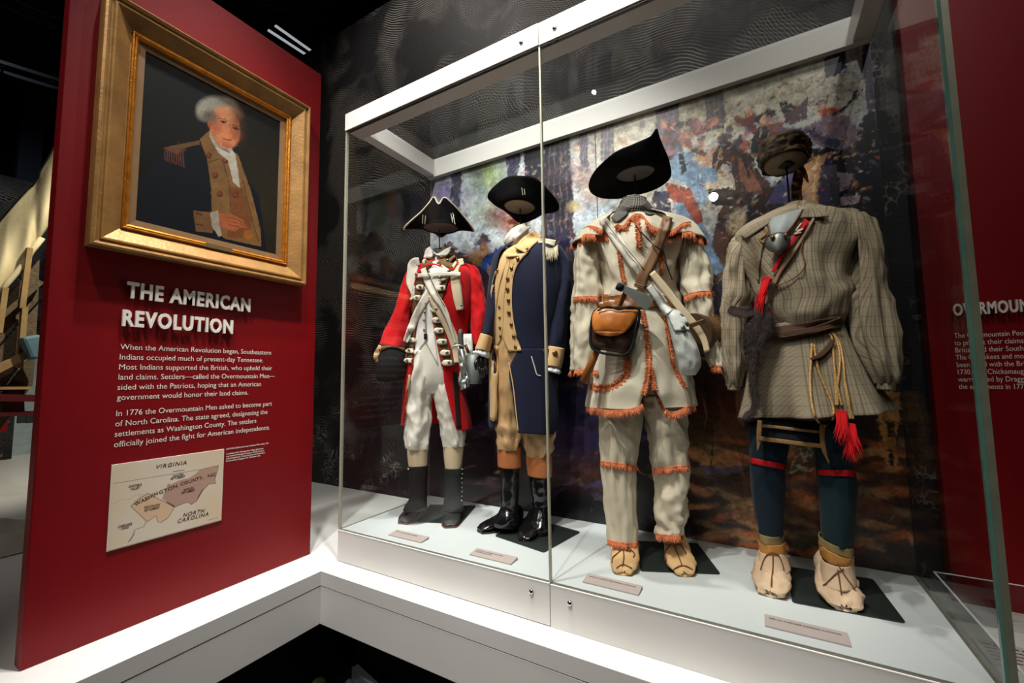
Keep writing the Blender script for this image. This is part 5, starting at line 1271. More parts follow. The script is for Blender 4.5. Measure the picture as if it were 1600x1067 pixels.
k = f.strap('cord_tassel', M_gaiter, cpts(A, (350, 738), (350, 768)), 5, 8, .014, .006)
# straps
f.strap('knapsack_strap', M_beltw, cpts(A, (318, 364), (290, 372), (278, 420), (272, 470), (284, 540), (270, 560)), [13, 17, 14, 13, 7, 3], 40, .010, .004, hit=True)
f.strap('knapsack_strap', M_beltc, cpts(A, (548, 362), (520, 372), (502, 410), (508, 480), (520, 560), (530, 616)), [10, 12, 15, 15, 14, 11], 40, .010, .005, hit=True)
f.strap('cross_belt', M_beltw, cpts(A, (455, 392), (430, 430), (378, 515), (330, 590), (295, 660), (245, 782)), [14, 15, 14, 12, 11, 7], 60, .010, .003, hit=True)
f.strap('cross_belt', M_beltc, cpts(A, (380, 535), (420, 610), (468, 700), (506, 800), (516, 890)), [14, 15, 15, 15, 9], 60, .013, .003, hit=True)
f.strap('cross_belt', M_beltw, cpts(A, (338, 398), (362, 460), (402, 540), (436, 590), (462, 645), (480, 700), (505, 790)), [9, 13, 11, 9, 7, 4, 3], 60, .016, .003, hit=True)
f.strap('cross_belt_edge', M_gaiter, cpts(A, (352, 396), (385, 470), (420, 545), (452, 600)), 1.1, 40, .019, .002)
f.strap('chest_strap', M_beltw, cpts(A, (304, 437), (360, 432), (400, 430), (450, 428), (532, 429)), 6, 40, .013, .003)
f.button('strap_knot', M_beltw, A(266, 712), .016, .014, off=.01); f.button('strap_stud', M_pewter, A(532, 592), .006, .004, off=.012); f.button('buckle', M_pewter, A(312, 436), .009, .003, off=.018)
f.rod(A(421, 195), A(425, 345), .0, .03, M_rod)
hat = f.hat('cocked_hat', 'black cocked hat with cream braid edge above the scarlet coat', M_felt, A(430, 190), 0.0, 27,
    [(-92, 57, -3), (-60, 36, 17), (-35, 31, 30), (-20, 30, 39), (-6, 31, 27), (8, 30, 38), (30, 31, 32), (60, 37, 18), (92, 52, -2), (120, 34, 22), (150, 36, 20), (180, 50, 2), (-150, 36, 20), (-120, 34, 22)], tilt=(0, 0), crown_h=.085, under=M_felt_in, braid=M_lace, curl=1.1)
k = MB()
for x0, y0, x1, y1 in ((334, 165, 336, 118), (346, 168, 350, 122), (482, 112, 492, 160), (498, 118, 488, 150), (492, 108, 504, 168)):
    k.bar(f.pt(*A(x0, y0), -.150), f.pt(*A(x1, y1), -.155), .0022)
k.build('hat_cord', M_lace, hat)
# haversack, canteen and bayonet: things hanging at the hip
def pillow(name, label, cat, m, left, right, f, dy, thick, n=26, cols=14, parent=None, wob=0.0, flat=.35, group=None):
    L = catmull_arc(left, n); R_ = catmull_arc(right, n); v = []; fc = []
    for sd in (-1, 1):
        for i in range(n):
            for j in range(cols + 1):
                t = j / cols; q = L[i] * (1 - t) + R_[i] * t
                e = (max(0, 1 - (2 * t - 1) ** 2)) ** flat * (max(0, 1 - (2 * i / (n - 1) - 1) ** 2)) ** flat
                w_ = wob * noise.noise(Vector((i * .3, j * .4, q[0] * .01))) * e
                d0 = dy[0] * (1 - i / (n - 1)) + dy[1] * i / (n - 1) if isinstance(dy, tuple) else dy
                v.append(f.pt(q[0], q[1], d0 + sd * thick / 2 * e + (w_ if sd < 0 else 0)))
    N_ = n * (cols + 1)
    for sd in (0, 1):
        for i in range(n - 1):
            for j in range(cols):
                a = sd * N_ + i * (cols + 1) + j; q = (a, a + 1, a + cols + 2, a + cols + 1); fc.append(q if sd else q[::-1])
    if parent is None:
        o = build(name, v, fc, m, None); tag(o, label, cat, group)
    else: o = build(name, v, fc, m, parent)
    f.bvhs.append(BVHTree.FromPolygons([Vector(q) for q in v], fc))
    return o
M_havers = cloth('white_canvas_bag', s2l(222, 222, 214), .8, .4)
hv = empty('haversack', tuple(f.pt(*A(560, 1030), -.12)), 'white haversack behind the tin scabbard on the redcoat hip', 'bag')
pillow('bag_body', '', '', M_havers, cpts(A, (548, 740), (540, 800), (530, 900), (522, 990)), cpts(A, (590, 738), (598, 800), (602, 900), (590, 1000)), f, -.08, .06, parent=hv, wob=.01)
ct = empty('canteen', tuple(f.pt(*A(600, 1000), -.12)), 'grey-green metal canteen hanging on the redcoat hip', 'canteen')
k = MB(); cc = [f.pt(*A(602, 845), -.135), f.pt(*A(602, 855), -.135), f.pt(*A(600, 990), -.135), f.pt(*A(600, 1000), -.135)]
k.tube(cc, [.030, .044, .044, .040], 28); k.build('canteen_body', M_cant, ct, smooth=True)
k = MB(); k.tube([f.pt(*A(603, 850), -.135), f.pt(*A(604, 830), -.135)], .012, 14); k.build('spout', M_tin, ct, smooth=True)
by = empty('bayonet', tuple(f.pt(*A(570, 1000), -.18)), 'bayonet with steel guard in bright scabbard on the redcoat hip', 'bayonet')
k = MB(); k.tube([f.pt(*A(533, 715), -.17), f.pt(*A(531, 740), -.17), f.pt(*A(535, 800), -.175), f.pt(*A(540, 822), -.18)], [.009, .013, .014, .010], 14); k.build('hilt', mat('dark_hilt', s2l(70, 70, 66), .5), by, smooth=True)
k = MB(); k.tube([f.pt(*A(490, 822), -.19), f.pt(*A(500, 802), -.19), f.pt(*A(525, 798), -.19), f.pt(*A(552, 806), -.19)], .0045, 10); k.build('guard', M_tin, by, smooth=True)
k = MB(); k.tube([f.pt(*A(535, 820), -.19), f.pt(*A(556, 900), -.19), f.pt(*A(576, 980), -.19)], [.009, .007, .003], 10); k.build('blade', M_tin, by, smooth=True)
pillow('scabbard', '', '', M_tin, cpts(A, (516, 800), (522, 880), (534, 960), (532, 1034)), cpts(A, (555, 830), (562, 900), (575, 960), (580, 1012)), f, -.165, .03, parent=by, wob=.02)
k = MB(); k.tube([f.pt(*A(558, 795), -.15), f.pt(*A(575, 840), -.15)], .008, 10); k.build('strap_end', M_solebr, by, smooth=True)
# ------------------------------------------------------------------ 2. blue coat officer
f = Fig(0.80, 0.40, 'dressed_mannequin', 'headless mannequin in dark blue coat with buff facings and black boots', 'mannequin')
C_ = Cc
M_navy = cloth('navy_wool', s2l(28, 32, 56), .85, .3, 0.05)
M_buff = cloth('buff_wool', s2l(214, 176, 124), .85, .3, .1)
M_buffb = mat('tan_breeches', s2l(196, 156, 108), .6, var=.06, bump=.25, bscale=250, sheen=.1)
M_boottop = mat('tan_boot_top', s2l(186, 112, 62), .6, var=.12, vscale=12)
M_stock = mat('white_satin_stock', s2l(232, 226, 214), .45, var=.03)
M_silver = cloth('silver_thread', s2l(196, 186, 160), .6, .4)
M_ruffle = cloth('white_ruffle', s2l(232, 232, 236), .7, .3)
M_hand = mat('black_mannequin_hand', (0.012, 0.012, 0.013), .4, var=.1)
fl = ((.015, 1.6, 7, 104, 'r'), (.008, 2.5, 16, 106, 'r'))
f.loft('breeches_leg', M_buffb, [(D(140, -140), D(260, -140), .075, 0), (D(142, -40), D(262, -40), .085, 0), (D(146, 80), D(256, 80), .085, 0), (D(146, 200), D(256, 200), .08, 0), (D(142, 290), D(262, 300), .075, 0), (D(136, 335), D(275, 345), .078, 0), (D(148, 372), D(268, 380), .07, 0), (D(138, 405), D(264, 412), .07, 0), (D(146, 440), D(258, 444), .058, 0)], 60, 44, fl)
f.loft('breeches_leg', M_buffb, [(D(225, -140), D(400, -140), .075, 0), (D(230, 0), D(405, 0), .085, 0), (D(240, 150), D(420, 150), .085, 0), (D(262, 300), D(428, 300), .08, 0), (D(270, 360), D(436, 370), .075, 0), (D(278, 400), D(428, 405), .075, 0), (D(284, 440), D(424, 440), .068, 0), (D(292, 478), D(398, 476), .058, 0)], 60, 44, ((.015, 1.6, 7, 114, 'r'), (.008, 2.5, 16, 116, 'r')))
f.loft('breeches_waist', M_buffb, [(C_(120, 640), C_(330, 640), .09, 0), (C_(118, 800), C_(350, 800), .10, 0), (C_(115, 920), C_(350, 920), .10, 0), (C_(118, 1010), C_(350, 1010), .09, 0)], 30, 44, fl)
for (kk, sd) in (([(D(148, 436), D(262, 430), .052, 0), (D(150, 480), D(263, 480), .054, 0), (D(152, 528), D(263, 532), .050, 0)], 1), ([(D(289, 472), D(414, 470), .052, 0), (D(292, 520), D(415, 520), .054, 0), (D(298, 572), D(414, 578), .050, 0)], 2)):
    f.loft('boot_top', M_boottop, kk, 14, 36, ((.0015, 2, 8, sd, 'n'),), cap=(False, False), solid=.003)
f.loft('boot_shaft', M_boot, [(D(158, 500), D(258, 500), .046, 0), (D(160, 600), D(256, 600), .045, 0), (D(164, 690), D(250, 690), .042, 0), (D(164, 730), D(250, 735), .044, 0), (D(150, 760), D(252, 770), .055, -.01), (D(128, 790), D(255, 800), .055, -.015), (D(124, 815), D(254, 826), .045, -.02)], 50, 40, ((.0035, 1.2, 26, 7, 'r'),))
f.loft('boot_shaft', M_boot, [(D(300, 545), D(412, 545), .046, 0), (D(306, 620), D(408, 620), .045, 0), (D(314, 700), D(402, 700), .042, 0), (D(318, 730), D(404, 730), .044, 0), (D(308, 775), D(410, 775), .055, -.012), (D(298, 815), D(412, 820), .06, -.03), (D(296, 850), D(410, 858), .05, -.04)], 50, 40, ((.0035, 1.2, 26, 17, 'r'),))
hp = [.075, .08, .085, .075, .060, .046, .038, .032, .018]
wp = [.62, .78, .78, .78, .9, 1.0, 1.0, .86, .5]
f.shoe('boot_foot', M_boot, D(60, 850), -52, .235, .088, hp, wp, sole=M_shoeb, pucker=.004)
f.shoe('boot_foot', M_boot, D(280, 898), -16, .245, .092, hp, wp, sole=M_shoeb, pucker=.004)
# waistcoat and coat
f.loft('waistcoat_body', M_buff, [(C_(190, 350), C_(280, 345), .045, .02), (C_(170, 400), C_(320, 395), .07, .01), (C_(120, 440), C_(400, 430), .10, 0), (C_(96, 540), C_(420, 540), .115, 0), (C_(88, 660), C_(420, 660), .115, 0), (C_(84, 780), C_(400, 780), .105, 0), (C_(100, 905), C_(380, 905), .105, 0)], 40, 50, wr, cap=(True, False))
ox = lambda x: C_(x, 0)[0]
f.loft('coat_body', M_navy, [(C_(150, 395), C_(330, 370), .075, .015, ox(200), ox(260)), (C_(100, 440), C_(400, 400), .105, .005, ox(140), ox(240)), (C_(84, 500), C_(430, 470), .125, 0, ox(118), ox(205)), (C_(70, 600), C_(440, 590), .13, 0, ox(98), ox(192)), (C_(66, 720), C_(420, 720), .125, 0, ox(92), ox(190)),
      (C_(70, 820), C_(400, 820), .12, 0, ox(92), ox(208)), (C_(74, 905), C_(395, 905), .12, 0, ox(94), ox(236))], 50, 64, ((.006, 1.5, 4, 131, 'n'),), arc=True, solid=.004)
dx = lambda x: D(x, 0)[0]
f.loft('coat_skirt', M_navy, [(C_(76, 900), C_(405, 900), .122, 0, ox(96), ox(222)), (D(104, 60), D(440, 60), .135, .01, dx(146), dx(212)), (D(102, 180), D(448, 180), .145, .02, dx(148), dx(228)), (D(104, 290), D(452, 290), .15, .025, dx(146), dx(242)), (D(108, 330), D(440, 362), .15, .025, dx(140), dx(252))], 40, 64, ((.010, 2.2, 2, 141, 'b'),), arc=True, solid=.004)
f.band('skirt_lining', M_buff, cpts(D, (112, -70), (108, 60), (112, 200), (112, 300)), cpts(D, (152, -60), (150, 60), (150, 200), (146, 318)), 20, 4, .008, .004)
f.strap('skirt_piping', M_buff, cpts(D, (204, 20), (226, 140), (240, 270), (250, 358)), 1.6, 24, .006, .002)
f.strap('pocket_flap_edge', M_stock, cpts(D, (315, -10), (330, 40), (342, 78), (362, 84)), 1.5, 20, .006, .002)
f.band('lapel', M_buff, cpts(C_, (150, 420), (120, 480), (94, 560), (80, 650), (74, 760), (74, 904)), cpts(C_, (178, 430), (152, 500), (128, 580), (112, 680), (104, 780), (96, 906)), 44, 6, .006, .003, hit=True)
f.band('lapel', M_buff, cpts(C_, (172, 432), (166, 500), (150, 570), (142, 680), (142, 780), (142, 840), (170, 909)), cpts(C_, (262, 426), (218, 480), (192, 560), (188, 690), (206, 810), (236, 904)), 44, 6, .007, .003, hit=True)
f.band('waistcoat_front', M_buff, cpts(C_, (164, 440), (140, 560), (116, 680), (110, 800), (106, 900)), cpts(C_, (182, 440), (162, 560), (146, 680), (144, 780), (134, 850)), 30, 4, .004, .002)
for q in ((217, 455), (187, 500), (170, 552), (168, 603), (173, 657), (175, 717), (187, 775), (200, 830), (210, 887), (122, 512), (105, 560), (92, 615), (85, 665), (79, 722), (79, 830), (85, 885)): f.button('lapel_button', M_brass, C_(*q), .0088 if q[0] > 130 else .0072, .004, off=.008)
for q in ((130, 690), (131, 741), (133, 791), (135, 832)): f.button('waistcoat_button', M_brass, C_(*q), .006, .003, off=.008)
# collar, stock
f.loft('neck_cap', M_neck, [(C_(190, 300), C_(262, 285), .035, .03), (C_(180, 380), C_(275, 360), .045, .02)], 6, 24)
f.loft('stock', M_stock, [(C_(176, 322), C_(262, 284), .045, .012), (C_(160, 345), C_(268, 305), .055, .0), (C_(152, 372), C_(272, 340), .062, .0), (C_(168, 404), C_(280, 380), .055, .0)], 18, 36, ((.006, 1.5, 22, 151, 'r'),))
f.band('stock_fold', M_stock, cpts(C_, (232, 284), (210, 318), (186, 346)), cpts(C_, (282, 300), (244, 328), (200, 366)), 12, 5, .008, .003, wob=.004)
f.band('collar', M_buff, cpts(C_, (296, 312), (270, 330), (235, 356), (200, 398)), cpts(C_, (336, 346), (316, 366), (282, 398), (262, 430)), 22, 7, .012, .004, taut=4)
f.band('collar', M_buff, cpts(C_, (178, 404), (164, 425), (158, 446)), cpts(C_, (200, 400), (214, 428), (222, 440)), 10, 4, .010, .003)
f.button('collar_button', M_brass, C_(262, 414), .007, .003, off=.018)
# sleeves
f.loft('sleeve', M_navy, [(C_(310, 375), C_(372, 380), .03, .01), (C_(325, 380), C_(432, 402), .06, .01), (C_(332, 430), C_(464, 455), .068, .01), (C_(336, 520), C_(474, 540), .068, .01), (C_(342, 620), C_(474, 635), .066, .0), (C_(344, 720), C_(462, 730), .064, -.005), (C_(340, 820), C_(452, 830), .06, -.015), (C_(336, 900), C_(440, 912), .056, -.02)], 50, 36, ((.011, 1.4, 6, 161, 'n'), (.006, 1.6, 12, 163, 'r')))
f.loft('cuff', M_buff, [(C_(340, 880), C_(444, 896), .062, -.02), (C_(332, 930), C_(440, 942), .064, -.025), (C_(326, 974), C_(428, 988), .062, -.03)], 16, 36, ((.002, 2, 8, 3, 'n'),), cap=(False, False), solid=.004)
f.button('cuff_button', M_brass, C_(398, 916), .0125, .005, off=.006); f.button('cuff_button', M_brass, C_(345, 905), .009, .004, off=.006)
f.loft('ruffle', M_ruffle, [(C_(340, 968), C_(416, 978), .045, -.03), (C_(326, 990), C_(424, 1006), .058, -.035), (C_(336, 1000), C_(418, 1018), .055, -.035)], 14, 64, ((.012, 7, 20, 9, 'n'),), cap=(False, False), solid=.002)
f.loft('sleeve', M_navy, [(C_(120, 440), C_(150, 460), .03, .0), (C_(92, 480), C_(140, 500), .055, .0), (C_(78, 560), C_(135, 580), .06, .0), (C_(66, 660), C_(130, 680), .06, -.01), (C_(54, 740), C_(110, 760), .058, -.03), (C_(40, 820), C_(92, 838), .055, -.05)], 44, 36, ((.005, 1.4, 6, 171, 'n'),))
f.loft('cuff', M_buff, [(C_(36, 820), C_(92, 838), .058, -.05), (C_(22, 860), C_(86, 872), .06, -.055), (C_(8, 898), C_(78, 908), .058, -.06)], 16, 36, ((.002, 2, 8, 13, 'n'),), cap=(False, False), solid=.004)
f.loft('ruffle', M_ruffle, [(C_(16, 892), C_(74, 902), .045, -.06), (C_(8, 912), C_(76, 926), .055, -.062), (C_(18, 924), C_(68, 940), .05, -.062)], 14, 64, ((.012, 7, 20, 19, 'n'),), cap=(False, False), solid=.002)
def mitten_hand(f, wrist, tips, dy, m, spread=1.0):
    k = f.loft('hand', m, [(wrist[0], wrist[1], .022, dy), ((wrist[0][0] - 1, wrist[0][1] + 9), (wrist[1][0] + 1, wrist[1][1] + 9), .024, dy - .005), ((wrist[0][0], wrist[0][1] + 18), (wrist[1][0], wrist[1][1] + 18), .018, dy - .01)], 12, 20)
    W_ = wrist[1][0] - wrist[0][0]
    for i in range(4):
        x = wrist[0][0] + W_ * (i + .5) / 4; L_ = (17, 21, 20, 15)[i]
        t = MB(); t.tube([f.pt(x, wrist[0][1] + 15, dy - .01), f.pt(x + 1, wrist[0][1] + 15 + L_ * .5, dy - .02), f.pt(x + 1.5, wrist[0][1] + 15 + L_, dy - .012)], [.0088, .008, .0055], 10); t.build('finger', m, k, smooth=True)
    t = MB(); t.tube([f.pt(wrist[0][0] + 1, wrist[0][1] + 5, dy - .015), f.pt(wrist[0][0] - 4, wrist[0][1] + 13, dy - .03), f.pt(wrist[0][0] - 3, wrist[0][1] + 23, dy - .032)], [.010, .009, .006], 10); t.build('thumb', m, k, smooth=True)
mitten_hand(f, (C_(352, 995), C_(410, 1005)), None, -.03, M_hand); mitten_hand(f, (C_(22, 925), C_(62, 930)), None, -.062, M_hand)
# epaulette
f.strap('epaulette', M_silver, cpts(C_, (318, 366), (350, 366), (400, 378)), [7, 8, 10], 16, .012, .006)
f.fringe('epaulette_fringe', M_silver, cpts(C_, (348, 392), (372, 404), (396, 398), (412, 386)), .062, 90, direction=(0, 1), w=.0022, splay=.25, off=.014)
hat = f.hat('cocked_hat', 'plain black cocked hat tilted above the blue coat', M_felt, C_(225, 203), -.02, 24,
    [(-92, 52, 16), (-60, 38, 32), (-30, 36, 34), (0, 38, 32), (30, 38, 34), (60, 42, 28), (92, 62, 6), (120, 44, 4), (150, 42, 0), (178, 44, -3), (-150, 38, 6), (-120, 38, 12)], tilt=(-8, 6), crown_h=.09, under=M_felt_in2, curl=1.2)
k = MB(); k.bar(f.pt(*C_(236, 105), -.17), f.pt(*C_(242, 140), -.168), .002); k.bar(f.pt(*C_(248, 110), -.17), f.pt(*C_(252, 138), -.168), .002); k.build('hat_cord', M_lace, hat)
f.rod(C_(228, 205), C_(230, 345), .0, .02, M_rod)

# ------------------------------------------------------------------ 3. fringed hunting frock
f = Fig(1.385, 0.33, 'dressed_mannequin', 'headless mannequin in cream linen frock with orange fringe and crossed straps', 'mannequin')
M_frock = mat('cream_linen_frock', s2l(216, 206, 184), .8, var=.05, vscale=8, bump=.5, bscale=350, sheen=.1)
M_trou = mat('cream_linen_trousers', s2l(212, 200, 176), .8, var=.05, vscale=8, bump=.5, bscale=350)
M_fringe = mat('rust_fringe', s2l(208, 122, 80), .9, var=.3, vscale=90)
M_check = stripes('black_check_kerchief', (0.01, 0.01, 0.012), s2l(150, 146, 138), [(0, 0.009, .4, .75, 0), (1, 0.009, .4, .75, 0)])
M_strapbr = mat('brown_leather_strap', s2l(128, 92, 62), .5, var=.12, vscale=20)
M_beltbr = mat('red_brown_belt', s2l(134, 82, 42), .35, var=.2, vscale=12)
M_darkbr = mat('dark_leather', s2l(58, 40, 32), .35, var=.3, vscale=16, bump=.5, bscale=40)
M_flap = mat('orange_brown_leather_flap', s2l(190, 104, 40), .3, var=.35, vscale=14, bump=.2, bscale=40, col2=s2l(226, 140, 64))
M_iron = mat('dull_iron', s2l(120, 122, 118), .45, metal=.6, var=.1)
M_haft = mat('ash_haft', s2l(150, 88, 34), .5, var=.2, vscale=14)
M_moc = mat('tan_buckskin', s2l(208, 168, 118), .75, var=.08, vscale=14, bump=.4, bscale=200)
M_lacebr = mat('brown_thong', s2l(104, 66, 36), .7)
M_bagw = mat('white_cotton_bag', s2l(206, 210, 204), .95, var=.05, bump=.4, bscale=160, spec=.1)
fl3 = ((.012, 1.5, 4, 204, 'r'), (.006, 2.6, 11, 206, 'r'))
f.loft('trouser_leg', M_trou, [(G(112, -80), G(372, -80), .085, 0), (G(118, 20), G(374, 20), .09, 0), (G(128, 150), G(358, 150), .085, 0), (G(138, 290), G(336, 290), .075, 0), (G(146, 400), G(330, 400), .07, 0), (G(160, 520), G(332, 520), .065, 0), (G(174, 640), G(340, 640), .06, 0), (G(180, 728), G(344, 728), .06, 0)], 70, 48, fl3)
f.loft('trouser_leg', M_trou, [(G(380, -80), G(606, -80), .085, 0), (G(384, 20), G(606, 20), .09, 0), (G(406, 150), G(612, 150), .085, 0), (G(426, 300), G(618, 300), .075, 0), (G(444, 400), G(620, 400), .07, 0), (G(450, 480), G(610, 480), .07, 0), (G(442, 560), G(612, 560), .072, 0), (G(462, 630), G(598, 620), .06, 0), (G(446, 670), G(592, 655), .062, 0), (G(452, 698), G(588, 690), .055, 0)], 70, 48, ((.018, 1.2, 8, 214, 'r'), (.010, 1.6, 20, 216, 'r')))
f.shoe('moccasin', M_moc, G(262, 922), -3, .215, .098, [.09, .11, .12, .11, .088, .066, .052, .042, .018], [.62, .78, .82, .84, .94, 1.02, 1.05, .95, .6], pucker=.006)
f.shoe('moccasin', M_moc, G(606, 930), 9, .215, .098, [.09, .12, .13, .12, .09, .066, .052, .042, .018], [.62, .78, .82, .84, .94, 1.02, 1.05, .95, .6], pucker=.006)
f.fringe('ankle_fringe', M_fringe, cpts(G, (176, 722), (220, 735), (290, 745), (350, 738)), .024, 80, direction=(0, 1), w=.0018)
f.fringe('ankle_fringe', M_fringe, cpts(G, (444, 690), (500, 698), (550, 702), (596, 698)), .024, 70, direction=(0, 1), w=.0018)
f.fringe('knee_fringe', M_fringe, cpts(G, (138, 288), (200, 294), (270, 304), (338, 314)), .024, 90, direction=(0, 1), w=.0018)
f.fringe('knee_fringe', M_fringe, cpts(G, (430, 330), (490, 326), (560, 316), (628, 310)), .024, 90, direction=(0, 1), w=.0018)
for side_, pts in ((0, [((262, 770), (240, 790), (205, 820), (200, 850)), ((262, 768), (300, 775), (325, 800), (318, 820)), ((262, 770), (266, 810), (262, 850), (258, 870))]), (1, [((535, 740), (500, 780), (492, 830), (510, 870)), ((535, 740), (570, 745), (600, 775), (612, 800)), ((540, 745), (560, 790), (580, 840), (590, 870))])):
    for p in pts: f.cord('moccasin_thong', M_lacebr, cpts(G, *p), .0022, 18, .004)
for ptsM in (((225, 880), (245, 866), (262, 860), (285, 868), (310, 880)), ((540, 890), (560, 876), (590, 866), (620, 872), (648, 888))):
    f.cord('toe_seam', M_lacebr, cpts(G, *ptsM), .0022, 24, .003)
for p in (((268, 768), (246, 756), (232, 776), (262, 772), (292, 760), (300, 784), (270, 774)), ((536, 744), (512, 726), (496, 746), (530, 748), (566, 728), (590, 748), (545, 748))): f.cord('thong_bow', M_lacebr, cpts(G, *p), .002, 30, .008)
# frock
ex = lambda x: E_(x, 0)[0]; fx = lambda x: F_(x, 0)[0]
tor = [(E_(380, 450), E_(500, 450), .05, .02), (E_(300, 495), E_(580, 490), .075, .01), (E_(225, 525), E_(700, 520), .10, .0), (E_(190, 590), E_(742, 590), .12, 0), (E_(210, 700), E_(700, 700), .135, 0), (E_(240, 800), E_(670, 800), .13, 0), (E_(262, 890), E_(660, 890), .125, 0), (E_(258, 990), E_(680, 990), .125, 0), (F_(250, 200), F_(760, 200), .13, 0)]
f.loft('frock_body', M_frock, tor, 56, 64, ((.020, 1.8, 6, 221, 'r'), (.010, 2.5, 14, 223, 'r')), cap=(True, False))
f.loft('frock_skirt', M_frock, [(F_(255, 150), F_(760, 150), .128, 0, fx(574), fx(575)), (F_(245, 300), F_(800, 300), .145, .0, fx(577), fx(578)), (F_(240, 450), F_(830, 450), .155, .005, fx(585), fx(586)), (F_(228, 600), F_(850, 600), .16, .01, fx(592), fx(598)), (F_(212, 700), F_(868, 690), .165, .01, fx(572), fx(640)), (F_(200, 760), F_(880, 760), .168, .012, fx(552), fx(680)), (F_(194, 800), F_(886, 790), .17, .012, fx(545), fx(700))], 60, 80, ((.024, 2.6, 2.5, 231, 'b'), (.008, 3, 9, 233, 'r')), arc=True, solid=.003)
f.loft('frock_sleeve', M_frock, [(E_(225, 525), E_(300, 580), .035, .01), (E_(165, 560), E_(285, 600), .06, .01), (E_(120, 620), E_(262, 660), .068, .01), (E_(108, 720), E_(240, 750), .068, .0), (E_(105, 820), E_(238, 830), .066, .0), (E_(96, 920), E_(254, 925), .066, -.01), (F_(104, 150), F_(292, 150), .07, -.015), (F_(100, 260), F_(270, 270), .068, -.02), (F_(100, 380), F_(250, 380), .062, -.03), (F_(98, 480), F_(235, 480), .056, -.035), (F_(98, 570), F_(222, 572), .05, -.04)], 70, 44, ((.016, 1.4, 9, 241, 'r'), (.009, 1.8, 18, 243, 'r')))
f.loft('frock_sleeve', M_frock, [(E_(620, 540), E_(700, 520), .035, .01), (E_(640, 580), E_(762, 545), .06, .01), (E_(670, 660), E_(806, 630), .068, .01), (E_(690, 750), E_(838, 740), .068, .0), (E_(696, 840), E_(858, 820), .068, .0), (F_(806, 60), F_(985, 40), .068, -.01), (F_(836, 150), F_(1008, 130), .068, -.015), (F_(860, 250), F_(1020, 240), .065, -.02), (F_(910, 350), F_(1046, 340), .058, -.03), (F_(956, 450), F_(1062, 440), .05, -.04), (F_(988, 548), F_(1078, 548), .046, -.05)], 70, 44, ((.016, 1.4, 9, 251, 'r'), (.009, 1.8, 18, 253, 'r')))
f.fringe('elbow_fringe', M_fringe, cpts(E_, (92, 942), (130, 938), (190, 936), (256, 944)), .026, 90, direction=(0, 1), w=.0018)
f.fringe('elbow_fringe', M_fringe, cpts(E_, (708, 935), (750, 918), (810, 908), (870, 908)), .026, 90, direction=(0, 1), w=.0018)
f.fringe('cuff_fringe', M_fringe, cpts(F_, (82, 578), (130, 568), (190, 568), (262, 572)), .024, 80, direction=(-.1, 1), w=.0018)
f.fringe('cuff_fringe', M_fringe, cpts(F_, (990, 548), (1020, 545), (1050, 547), (1082, 556)), .024, 60, direction=(0, 1), w=.0018)
# cape over the shoulders
cape = [(E_(340, 470), E_(560, 480), .08, .005), (E_(225, 520), E_(700, 512), .115, 0), (E_(160, 560), E_(760, 535), .135, 0), (E_(110, 612), E_(802, 582), .142, 0), (E_(84, 650), E_(830, 625), .145, 0)]
cape_arc = [(c_[0], c_[1], c_[2], c_[3], ex(x0), ex(x1)) for c_, x0, x1 in zip(cape, (352, 318, 296, 284, 280), (520, 590, 612, 618, 614))]
f.loft('shoulder_cape', M_frock, cape_arc, 20, 64, ((.006, 2, 6, 261, 'n'),), arc=True, solid=.003)
f.fringe('cape_fringe', M_fringe, cpts(E_, (80, 650), (110, 636), (134, 624), (150, 596), (190, 590), (240, 604), (282, 604)), .030, 120, direction=(0, 1), w=.002)
f.fringe('cape_fringe', M_fringe, cpts(E_, (148, 562), (180, 545), (230, 556), (262, 580), (275, 592)), .024, 70, direction=(0, 1), w=.002)
f.fringe('cape_fringe', M_fringe, cpts(E_, (616, 604), (680, 585), (740, 575), (776, 598), (836, 630)), .030, 110, direction=(0, 1), w=.002)
f.fringe('cape_fringe', M_fringe, cpts(E_, (622, 578), (660, 560), (700, 530), (742, 522)), .022, 60, direction=(0, 1), w=.002)
f.fringe('collar_fringe', M_fringe, cpts(E_, (334, 535), (368, 545), (400, 505), (440, 478), (480, 490), (520, 540), (565, 560)), .030, 130, direction=(0, 1), w=.0022, splay=.9)
f.fringe('front_fringe', M_fringe, cpts(E_, (445, 500), (452, 560), (456, 620), (458, 668)), .014, 60, direction='side', w=.002)
f.fringe('front_fringe', M_fringe, cpts(E_, (345, 680), (352, 740), (362, 800), (374, 862)), .011, 60, direction='side', w=.002)
f.fringe('front_fringe', M_fringe, cpts(E_, (586, 680), (580, 730), (578, 780), (580, 820)), .011, 50, direction='side', w=.002)
f.fringe('front_fringe', M_fringe, cpts(F_, (548, 190), (566, 280), (580, 380), (590, 480), (586, 570), (574, 650), (556, 720), (546, 790)), .012, 200, direction='side', w=.002)
f.fringe('front_fringe', M_fringe, cpts(F_, (600, 540), (610, 610), (630, 690), (660, 760), (700, 830)), .012, 110, direction='side', w=.002)
f.fringe('front_fringe', M_fringe, cpts(F_, (680, 220), (706, 300), (722, 400), (736, 490), (760, 570), (800, 640), (824, 680)), .011, 150, direction='side', w=.002)
f.fringe('hem_fringe', M_fringe, cpts(F_, (190, 798), (260, 816), (350, 828), (450, 822), (520, 804), (548, 786)), .027, 150, direction=(0, 1), w=.002, lift=12, off=.008)
f.fringe('hem_fringe', M_fringe, cpts(F_, (698, 826), (740, 838), (790, 826), (840, 800), (888, 786)), .027, 90, direction=(0, 1), w=.002, lift=14, off=.008)
f.fringe('pocket_fringe', M_fringe, cpts(F_, (214, 672), (280, 682), (350, 674), (410, 640), (446, 590), (454, 520), (444, 460)), .018, 150, direction='side', w=.002)
